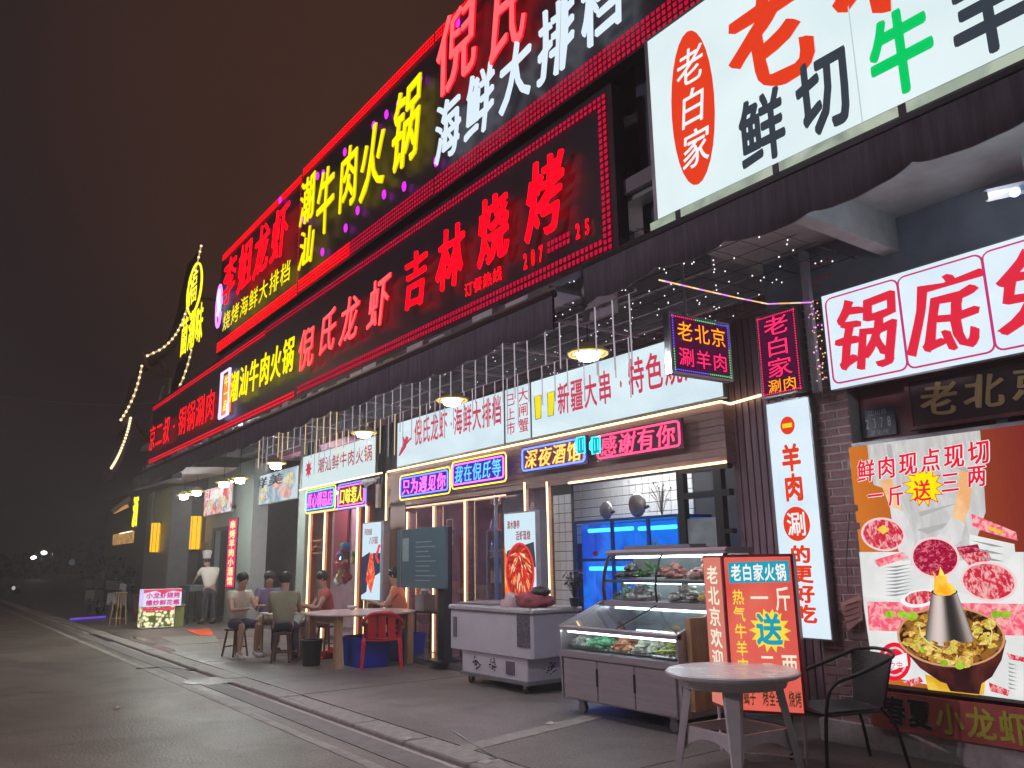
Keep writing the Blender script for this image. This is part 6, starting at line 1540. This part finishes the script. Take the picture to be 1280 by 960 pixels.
# big tapered end pillar
px0_, px1_ = P(176,760,Z=0), P(209,772,Z=0)
ep_ = thing('end_pillar', 'broad grey pillar holding a yellow lantern at the far end of the row', 'pillar', (-26.3, 6.0, 0))
xa, xb = FX(180,690,6.0)[0], FX(210,690,6.0)[0]
MB().mat(pbr('pillar_grey', (.20,.19,.19), .6, var=.15)).bev(xa, xb, 6.0, 6.6, 0, 3.9, .03).build('shaft', None, ep_)
MB().tube([(FX(192,620,5.95)[0],5.95,2.8),(FX(192,620,5.95)[0],5.95,3.9)], .03, 6).build('pipe', M_frame, ep_)
bx('plinth', xa-.03, xb+.03, 5.96, 6.64, 0, .12, M_dark, ep_)
def lantern(label, px, py, Y, w, h):
    q = P(px, py, Y=Y); t = thing('lantern', label, 'lantern', (q.x, Y, q.z))
    MB().mat(E_lant).lathe((q.x,Y-.16,q.z), [(w*.9,-h/2),(w,-h/2+.05),(w,h/2-.05),(w*.9,h/2)], 12).build('shade', None, t)
    b = MB().mat(M_black); b.lathe((q.x,Y-.16,q.z), [(w*1.03,h/2),(w*1.03,h/2+.03)], 12); b.lathe((q.x,Y-.16,q.z), [(w*1.03,-h/2-.03),(w*1.03,-h/2)], 12)
    for a in range(8): b.tube([(q.x+w*1.01*math.cos(a*.785),Y-.16+w*1.01*math.sin(a*.785),q.z-h/2),(q.x+w*1.01*math.cos(a*.785),Y-.16+w*1.01*math.sin(a*.785),q.z+h/2)], .008, 4)
    b.build('cage', None, t); MB().tube([(q.x,Y-.16,q.z+h/2),(q.x,Y,q.z+h/2+.05)], .012, 5).build('bracket', M_black, t)
lantern('yellow cylindrical lantern on the broad end pillar', 201, 672, 6.0, .14, .88)
lantern('yellow cylindrical lantern on the brown post left of the cook', 250.5, 666, 6.95, .18, 1.0)
lantern('small yellow lantern seen through the doorway behind the cook', 279, 675, 8.8, .16, .6)
lantern('thin yellow lantern glimpsed above the brown banner stand', 233.5, 665, 7.3, .05, .5)
# food pictures
def picture(label, pts, Y, inks, txt, seed):
    x0, z0 = FX(pts[0], pts[3], Y)[0], FX(pts[0], pts[3], Y)[1]; x1, z1 = FX(pts[2], pts[1], Y)[0], FX(pts[0], pts[1], Y)[1]
    t = lightbox(label, x0, x1, z0, z1, Y, inks[0], .06); rnd = random.Random(seed); b = MB(); w, h = x1-x0, z1-z0
    for k, m in enumerate(inks[1:]):
        for _ in range(3):
            cx, cz = x0+w*rnd.uniform(.15,.88), z0+h*rnd.uniform(.2,.75); r = rnd.uniform(.12,.22)*h; b.mat(m)
            b.poly([(cx+r*2.2*math.cos(a)*(1+.3*math.sin(3*a+seed)), Y-.006-.002*k-.0005*_, cz+r*math.sin(a)) for a in [i*.449 for i in range(14)]])
    b.build('food_print', None, t); b = MB(); b.mat(txt[1]); rowY(b, txt[0], x0+.06*w, x0+.72*w, z0+.55*h, z0+.92*h, Y-.02, off=.04, brush=.01, shear=.1); b.build('lettering', None, t)
I1 = em('pic_blue_grey', (.30,.42,.50), .9, col2=(.66,.76,.80), scale=2.2); I2 = em('pic_pink', (.75,.30,.28), .9, col2=(.85,.6,.5), scale=6); I3 = em('pic_gold', (.70,.5,.15), .9, col2=(.8,.8,.7), scale=7); I4 = em('pic_pale', (.75,.82,.82), .9, col2=(.25,.35,.45), scale=5)
I5 = em('pic_redpanel', (.78,.10,.08), .9, col2=(.85,.75,.75), scale=3)
picture('lit food picture of prawns and shellfish on a grey blue ground', (313,598,373,634), 6.9, (I1, I4, I3, I2), ('鲜美', P_black), 4)
picture('lit red and white food picture above the cook', (254,613,291,646), 6.9, (I5, I4, I2, I3), ('江湖烧烤', P_white), 9)
# vertical red sign by the doorway
x0, x1 = FX(284,690,6.72)[0], FX(295,690,6.72)[0]; z1 = FX(290,648,6.72)[1]; z0 = FX(290,735,6.72)[1]
t = lightbox('tall narrow red scrolling sign beside the grey column', x0, x1, z0, z1, 6.72, em('sign_hot_pink', (.62,.01,.10), 1.2), .12, M_black)
b = MB().mat(em('scroll_text', (1.0,.55,.25), 1.7)); colY(b, '串烤羊肉小酒馆', x0+.18*(x1-x0), x1-.18*(x1-x0), z0+.06, z1-.05, 6.71, off=.03); b.build('lettering', None, t)
# brown banner stand
x0, x1 = FX(221,700,6.9)[0], FX(243,700,6.9)[0]; z1 = FX(221,674,6.9)[1]; z0 = FX(221,740,6.9)[1]
t = thing('banner_stand', 'brown drinks banner with a red roundel behind the light box', 'banner', ((x0+x1)/2, 6.9, 0))
bx('panel', x0, x1, 6.9, 6.94, .05, z1, pbr('banner_brown', (.34,.18,.12), .6, var=.3, scale=2), t)
b = MB().mat(pbr('banner_red', (.55,.05,.06), .5)).poly(ell((x0+x1)/2, z1-.35, (x1-x0)*.3, .2, 6.894)); b.mat(pbr('banner_cream', (.6,.5,.42), .6))
b.tube([((x0+x1)/2+(x1-x0)*.42*math.cos(a*.5)*(1-a*.01), 6.893, z0+.35+.12*math.sin(a*1.1)+.01*a) for a in range(12)], .018, 4)
for k in range(3): b.box(x0+.3*(x1-x0), x0+.75*(x1-x0), 6.89, 6.897, z1-.75-k*.06, z1-.73-k*.06)
b.build('script_print', None, t)
# promotional light box on the ground
pA, pB = P(176,787,Z=0), P(216,785,Z=0)
FXX = pA.x; ya = pA.y; yb = P(217,786,X=FXX).y; yc = P(227,745,X=FXX).y
zt1 = P(176,737,X=FXX).z; zm = P(176,759,X=FXX).z
pb_ = thing('promo_light_box', 'small glowing white and yellow promotional counter with crayfish lettering and a snail picture', 'light box', (FXX, ya, 0))
bx('upper_casing', FXX-.42, FXX, ya, yc, zm, zt1, M_white, pb_); bx('lower_casing', FXX-.40, FXX-.01, ya+.005, yb, .02, zm-.002, M_white, pb_)
U2 = Vector((0,1,0)); FXX0 = FXX
def fx_(y, z, d=0): return (FXX0+d, y, z)
I_sn = em('ink_snails', (.92,.88,.50), 1.1, col2=(.10,.11,.03), scale=11, vor=True, lo=.38, hi=.62)
b = MB().mat(em('promo_white', (.72,.66,.82), 1.15)).quad(fx_(ya,zm,.004),fx_(yc,zm,.004),fx_(yc,zt1,.004),fx_(ya,zt1,.004))
b.mat(em('promo_red', (.80,.04,.10), 1.1)).poly([fx_(y_, z_, .006) for y_, z_ in ((ya,zt1-.01),(ya,zt1-.10),(ya+.3*(yc-ya),zt1-.04),(ya+.5*(yc-ya),zt1-.12),(ya+.75*(yc-ya),zt1-.05),(yc,zt1-.09),(yc,zt1-.01))])
b.mat(I_sn).quad(fx_(ya+.01,.04,-.005),fx_(yb-.01,.04,-.005),fx_(yb-.01,zm-.01,-.005),fx_(ya+.01,zm-.01,-.005)); b.mat(em('promo_red', (1,0,0), 1)).quad(fx_(ya+.01,zm-.10,-.002),fx_(yb-.01,zm-.10,-.002),fx_(yb-.01,zm-.03,-.002),fx_(ya+.01,zm-.03,-.002))
b.mat(I_sn).quad((FXX-.40,ya-.003,.04),(FXX-.01,ya-.003,.04),(FXX-.01,ya-.003,zm-.01),(FXX-.40,ya-.003,zm-.01)); b.mat(em('promo_violet', (.62,.55,.9), 1.1)).quad((FXX-.42,ya-.004,zm),(FXX,ya-.004,zm),(FXX,ya-.004,zt1),(FXX-.42,ya-.004,zt1)); b.build('print', None, pb_)
H_ = zt1-zm; W2 = yc-ya
b = MB().mat(em('promo_text_red', (.55,.03,.22), 1.1)); line(b, '小龙虾烧烤', fx_(ya+.06,zm+.46*H_,.010), U2, UZ, W2-.1, .34*H_, off=.03); line(b, '爆炒鲜花螺', fx_(ya+.06,zm+.06*H_,.010), U2, UZ, W2-.1, .32*H_, off=.03); b.build('lettering', None, pb_)
q = P(219,784,X=FXX-.1); t = thing('storage_box', 'olive green box beside the glowing promotional counter', 'box', (q.x,q.y,0)); yd = P(230,775,X=FXX-.1).y
MB().mat(pbr('olive_plastic', (.22,.24,.06), .5)).bev(FXX-.5,FXX-.1,yb+.02,yd,.003,.52,.02).build('box_body', None, t); bx('box_lid', FXX-.52, FXX-.08, yb+.01, yd+.01, .522, .56, pbr('olive_lid', (.25,.27,.09), .5), t)
tag(MB().mat(pbr('orange_mat', (.75,.10,.02), .8)).prism([P(232,788,Z=0.0),P(262,786,Z=0.0),P(268,794,Z=0.0),P(250,795,Z=0.0)], (0,0,.012)).build('door_mat', None), 'bright orange red mat on the pavement before the cook', 'mat')
# pale paving pad before the cook
g = MB().mat(pbr('pad_pale', (.26,.27,.23), .35, var=.2, scale=3)).prism([P(200,797,Z=0),P(268,794,Z=0),P(275,803,Z=0),P(222,806,Z=0)], (0,0,.005)); o = g.build('paving_pad', None); o['kind'] = 'structure'
q = P(137,781,Z=0); stool('empty light wooden stool at the far end of the pavement', q.x, q.y+.2, .85, M_oak, .3)
q = P(154,778,Z=0); t = thing('wicker_basket', 'brown basket behind the light wooden stool', 'basket', (q.x,q.y+.6,0)); MB().mat(pbr('wicker', (.16,.07,.04), .8, var=.4, scale=30, bump=.5)).lathe((q.x,q.y+.6,.003), [(.32,0),(.42,.7),(.43,.72),(.38,.7),(.3,.05)], 14, cap=False).build('basket_body', None, t); MB().mat(pbr('wicker', (0,0,0))).lathe((q.x,q.y+.6,.70), [(.41,0),(.45,.03),(.41,.06)], 14, cap=False).build('rim', None, t)
# tall yellow lit signs by the gable
ys = thing('vertical_neon_sign', 'tall yellow neon roundel and characters on the gable beyond the signboards', 'neon sign', P(243,362,Y=4.6))
c0_ = P(243,361,Y=4.6); c1_ = P(241,415,Y=4.6)
b = MB().mat(E_yeln).tube(ell(c0_.x, c0_.z, .62, .62, 4.6, 24)+[ell(c0_.x, c0_.z, .62, .62, 4.6, 24)[0]], .028, 5); b.build('ring_tube', None, ys)
b = MB().mat(E_yeln); put(b, '福', (c0_.x-.40, 4.58, c0_.z-.42), UX, UZ, .8, .85, off=.0, depth=.02); b.build('character', None, ys)
b = MB().mat(E_yeln); put(b, '菌', (c1_.x-.95, 4.58, c1_.z-.45), UX, UZ, .62, 1.0, off=.01, depth=.02); put(b, '潮', (c1_.x-.30, 4.58, c1_.z-.45), UX, UZ, .62, 1.0, off=.01, depth=.02); put(b, '味', (c1_.x+.34, 4.58, c1_.z-.45), UX, UZ, .62, 1.0, off=.01, depth=.02); b.build('character', None, ys)
MB().tube([(c0_.x-.1,4.7,c1_.z-.5),(c0_.x-.1,4.7,c0_.z+.7)], .03, 5).build('mast', M_dark, ys); bx('wall_arm', c0_.x-.1, c0_.x-.05, 4.7, 6.0, c0_.z-.2, c0_.z-.15, M_dark, ys)
# small yellow sign low on the far end
q = P(170,640,Y=5.2); t = thing('small_neon_sign', 'small yellow neon character low on the far corner', 'neon sign', (q.x, 5.2, q.z)); b = MB().mat(E_yeln); put(b, '酒', (q.x-.35, 5.2, q.z-.45), UX, UZ, .7, .95, off=.03, depth=.03); b.build('character', None, t)
# ------------------------------------------------------------------ far building with stepped curved gables
fb = thing('gabled_building', 'dark old style building with upturned stepped gable roofs outlined in string lights', 'building', (-28, 8, 0))
GXp = -24.0
def gp_(px, py, X=GXp): q = P(px, py, X=X); return (q.x, q.y, q.z)
bx('main_wall', -38, -26.0, 6.3, 16, 0, 4.3, pbr('far_wall', (.11,.09,.085), .8), fb)
bx('upper_storey', -29, -24.8, 6.2, 16, 4.3, 6.6, pbr('far_wall', (.11,.09,.085), .8), fb)
bx('top_storey', -26, -24.8, 7.2, 10, 6.6, 9.0, pbr('far_wall', (.11,.09,.085), .8), fb)
tiers = [[(252,310),(248,328),(243,350),(238,375),(232,395),(225,412),(216,426),(203,438),(185,447)], [(240,440),(234,462),(226,483),(212,505)], [(178,460),(174,478),(168,497),(160,514),(152,527)], [(164,525),(160,542),(153,562),(146,577),(140,587)]]
E_str = em('string_lights', (1.0,.80,.50), 1.6, sample=False)
E_strd = em('string_lights_dim', (.62,.42,.16), 1.0, sample=False)
for k, tr_ in enumerate(tiers):
    pts = [Vector(gp_(x, y)) for x, y in tr_]
    n = len(pts); b = MB().mat(M_roof); xs = -25.6
    v = []
    for p in pts: v += [(p.x, p.y, p.z), (xs, p.y, p.z), (p.x, p.y+.05, p.z-.22), (xs, p.y+.05, p.z-.22)]
    f = []
    for i in range(n-1):
        a = i*4; f += [(a,a+4,a+5,a+1),(a+2,a+3,a+7,a+6),(a,a+2,a+6,a+4)]
    f += [(0,1,3,2),(n*4-4,n*4-2,n*4-1,n*4-3)]
    b.add(v, f); b.build('roof_tier', None, fb)
    b = MB()
    pp = arc([p+Vector((.05,-.03,.04)) for p in pts], 5)
    b.mat(E_strd).tube(pp, .022, 4)
    b.mat(E_str)
    for i, p in enumerate(pp):
        if i % 2 == 0 or k == 3: b.blob(p, .042, 5, 3)
    stuffpart(b, 'string_lights', None, fb)
M_eave = pbr('eave_wood', (.20,.12,.07), .6)
for pts in ([(176,438),(184,455),(195,466),(206,472),(214,471)], [(166,526),(172,537),(180,547),(188,554)], [(196,442),(203,456),(211,468)], [(140,640),(150,632),(163,622)]):
    MB().tube(arc([gp_(x, y, -24.1) for x, y in pts], 3), .07, 6).build('upturned_eave', M_eave, fb)
for pts in ([(205,482),(198,505),(190,525)], [(213,472),(211,490),(206,510)], [(200,445),(208,462)]):
    MB().tube(arc([gp_(x, y, -24.05) for x, y in pts], 3), .035, 5).build('roof_trim', M_frame, fb)
bx('lit_window', P(141,672,Y=6.25).x, P(166,672,Y=6.25).x, 6.25, 6.29, P(153,680,Y=6.25).z, P(153,666,Y=6.25).z, em('lit_window', (.55,.32,.10), 1.0, col2=(.25,.12,.04), scale=5), fb)
MB().tube([P(150,667,Y=6.2),P(165,664,Y=6.2)], .02, 5).build('window_lamp', em('window_lamp', (1,.9,.6), 2.0), fb)
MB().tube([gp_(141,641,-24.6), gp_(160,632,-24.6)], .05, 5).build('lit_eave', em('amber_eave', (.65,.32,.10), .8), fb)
cnp = thing('corner_canopy', 'pale sheet canopy end beyond the lower signboard', 'canopy', P(175,600,Y=4.2))
b = MB().mat(pbr('canopy_pale', (.30,.22,.20), .7)).prism([P(163,604,Y=4.5),P(205,590,Y=4.2),P(215,583,Y=4.2),P(168,597,Y=4.4)], (0,1.4,.05)); b.build('sheet', None, cnp)
MB().mat(M_dark).prism([P(165,606,Y=4.5),P(215,590,Y=4.2),P(215,598,Y=4.2),P(166,612,Y=4.5)], (0,.2,0)).build('fascia_strip', None, cnp)
# ------------------------------------------------------------------ parked scooters, distance
def scooter(label, x, y, rz, col, sc=1.0):
    t = thing('scooter', label, 'scooter', (x, y, 0)); X = Matrix.Translation((x,y,0)) @ Matrix.Rotation(rz, 4, 'Z') @ Matrix.Scale(sc, 4)
    def N(): b = MB(); b.xf = X; return b
    for cx in (-.6, .6):
        b = N(); ring = [(cx+.21*math.cos(a*.524), 0, .25+.21*math.sin(a*.524)) for a in range(13)]; b.tube(ring, .045, 6); w = b.build('wheel', M_black, t)
        b = N(); b.tube([(cx,-.04,.25),(cx,.04,.25)], .06, 8); [b.tube([(cx,0,.25),(cx+.2*math.cos(a*1.05),0,.25+.2*math.sin(a*1.05))], .01, 4) for a in range(6)]; b.build('rim', M_frame, w)
    b = N(); b.prism([(-.75,-.12,.38),(-.2,-.14,.30),(.18,-.14,.24),(.30,-.1,.34),(.05,-.12,.36),(-.1,-.14,.66),(-.7,-.12,.68)], (0,.25,0)); b.build('body', pbr('scooter_'+label[:6], col, .3), t)
    b = N(); b.prism([(.28,-.17,.3),(.36,-.17,.3),(.52,-.15,.85),(.40,-.15,.9)], (0,.32,0)); b.build('leg_shield', pbr('scooter_'+label[:6], col, .3), t)
    b = N(); b.bev(-.68,-.02,-.12,.14,.685,.76,.03); b.build('seat', M_black, t)
    b = N(); b.tube([(.6,0,.25),(.45,0,.9),(.40,0,1.02)], .028, 6); b.build('fork', M_frame, t)
    b = N(); b.tube([(.30,-.32,1.04),(.40,-.15,1.02),(.40,.15,1.02),(.30,.32,1.04)], .016, 6); b.build('handlebar', M_black, t)
    b = N(); b.blob((.50,0,.88), .07, 8, 5); b.build('headlight', pbr('lens_clear', (.4,.4,.4), .1), t)
    b = N(); b.box(-.88,-.6,-.14,.16,.78,1.02); b.build('top_box', M_black, t); 
    for s in (-1,1): b = N(); b.tube([(.32,s*.28,1.04),(.30,s*.33,1.2)], .01, 4); b.blob((.30,s*.34,1.24), .05, 6, 4, 0, (.3,1,.7)); b.build('mirror', M_black, t)
scooter('silver scooter parked nearest the light wooden stool', -28.3, 5.2, R(160), (.35,.35,.38), 1.1)
scooter('dark scooter parked in the middle of the cluster by the far building', -30.2, 5.3, R(150), (.05,.05,.07), 1.15)
scooter('dull white scooter parked at the left end of the cluster', -32.5, 5.1, R(170), (.30,.28,.22), 1.1)
q = P(110,772,Z=0.05); tag(MB().tube([P(88,774,Z=.06), P(132,771,Z=.06)], .03, 6).build('purple_ground_glow', em('violet_glow', (.16,.06,.75), .9)), 'violet strip standing in for the glow thrown on the ground below the parked scooters', 'ground glow')  # glowing strip stands in for violet light thrown on the ground
plant('bushy dark shrub in front of the far dark wall', -33.5, 6.0, 0, 1.9, 220, pbr('shrub_dark', (.06,.08,.05), .7), .7, .16)
plant('low dark shrub beside the parked scooters', -31.5, 6.3, 0, 1.5, 180, pbr('shrub_dark', (.06,.08,.05), .7), .7, .15)
for px, py, X, lb_ in ((42,697,-150,'distant white street lamp on the left of the pair'),(55,691,-140,'distant white street lamp on the right of the pair')):
    q = P(px, py, X=X); t = thing('street_lamp', lb_, 'street lamp', (q.x, q.y, 0)); MB().tube([(q.x,q.y+1.2,0),(q.x,q.y+1.2,q.z),(q.x,q.y,q.z+.15)], .08, 6).build('pole', M_frame, t); MB().mat(em('far_lamp', (.9,.95,1.0), 9)).blob((q.x,q.y,q.z), .42, 8, 5, 0, (1,1,.7)).build('lamp_head', None, t)
q = P(90,703,X=-90); t = thing('street_lamp', 'faint blue green lamp beyond the scooters', 'street lamp', (q.x,q.y,0)); MB().tube([(q.x,q.y,0),(q.x,q.y,q.z)], .06, 5).build('pole', M_frame, t); MB().mat(em('faint_lamp', (.06,.075,.085), 1.0)).blob((q.x,q.y,q.z), .3, 8, 5).build('lamp_head', None, t)
q = P(17,735,X=-60); t = thing('motorcycle_light', 'tiny pale light of a vehicle far down the dark road', 'vehicle light', q); MB().mat(em('tiny_lamp', (.5,.5,.45), 1.0)).blob(q, .12, 6, 4).build('lamp_glass', None, t); MB().mat(M_black).blob(q+Vector((-.5,0,-.2)), .45, 8, 5).build('front_body', None, t)
tw_ = tag(MB().mat(pbr('tree_mass', (.03,.04,.03), .9)).build('distant_treeline', None), 'dark line of trees and sheds across the end of the road', 'trees', None, 'stuff') if False else None
b = MB().mat(pbr('tree_mass', (.035,.05,.03), .9)); rnd = random.Random(6)
for i in range(4000):
    x = -170+rnd.uniform(-25,25); y = rnd.uniform(-90,60); z = rnd.uniform(0,5.5)*(1-.3*math.sin(y*.15)); s = rnd.uniform(.2,.6); d = Vector((rnd.uniform(-1,1),rnd.uniform(-1,1),rnd.uniform(-1,1)))*s; e_ = Vector((rnd.uniform(-1,1),rnd.uniform(-1,1),rnd.uniform(-1,1)))*s; p = Vector((x,y,z)); b.quad(p-d,p-e_,p+d,p+e_)
o = b.build('distant_treeline', None); tag(o, 'dark mass of trees across the far end of the road', 'trees', None, 'stuff')
# overhead wire
a, c = P(0,495,X=-22), Vector((-19.6, 4.4, P(285,455,Y=4.4).z))
tag(MB().tube(arc([a, a.lerp(c,.33)+UZ*-.1, a.lerp(c,.66)+UZ*-.12, c], 5), .012, 4).build('overhead_wire', M_frame), 'thin overhead wire crossing the dark sky to the signboards', 'wire')

# ------------------------------------------------------------------ unseen street lamps added across the road to light it and the fronts
def added_road_lamp(label, x, y, h, power, col, size=.7):
    t = thing('street_lamp', label, 'street lamp', (x, y, 0))
    MB().tube([(x,y,0),(x,y,h-.3),(x+.1,y+.4,h),(x+.1,y+1.3,h+.1)], [.09,.06,.05,.04], 8).build('pole', M_frame, t)
    MB().bev(x-.12, x+.32, y+1.1, y+2.0, h+.06, h+.16, .03).build('lamp_head', M_frame, t)
    ld = bpy.data.lights.new('added_street_light', 'AREA'); ld.shape = 'RECTANGLE'; ld.size = .35; ld.size_y = size; ld.energy = power; ld.color = col
    lo = bpy.data.objects.new('added_street_light', ld); C.objects.link(lo); lo.parent = t; lo.location = (.1, 1.55, h+.04)
    lo.rotation_euler = (R(14), 0, 0)
added_road_lamp('unseen added street lamp across the road behind the viewer', -7.5, -6.5, 7.5, 520, (1.0,.80,.92))
added_road_lamp('unseen added street lamp across the road farther down the street', -27, -7.5, 7.5, 420, (1.0,.80,.62))
bpy.data.objects.remove(_font_o)
# ------------------------------------------------------------------ misty night air
hz = MB().box(-245, 65, -95, 145, -1.3, 16.0).build('haze', None)
m = bpy.data.materials.new('night_mist'); m.use_nodes = True; m.node_tree.nodes.clear()
pv = m.node_tree.nodes.new('ShaderNodeVolumePrincipled'); pv.inputs['Density'].default_value = 0.0055; pv.inputs['Color'].default_value = (.9,.9,.9,1); pv.inputs['Anisotropy'].default_value = 0.35
mo = m.node_tree.nodes.new('ShaderNodeOutputMaterial'); m.node_tree.links.new(pv.outputs[0], mo.inputs['Volume'])
hz.data.materials.append(m); hz['kind'] = 'stuff'
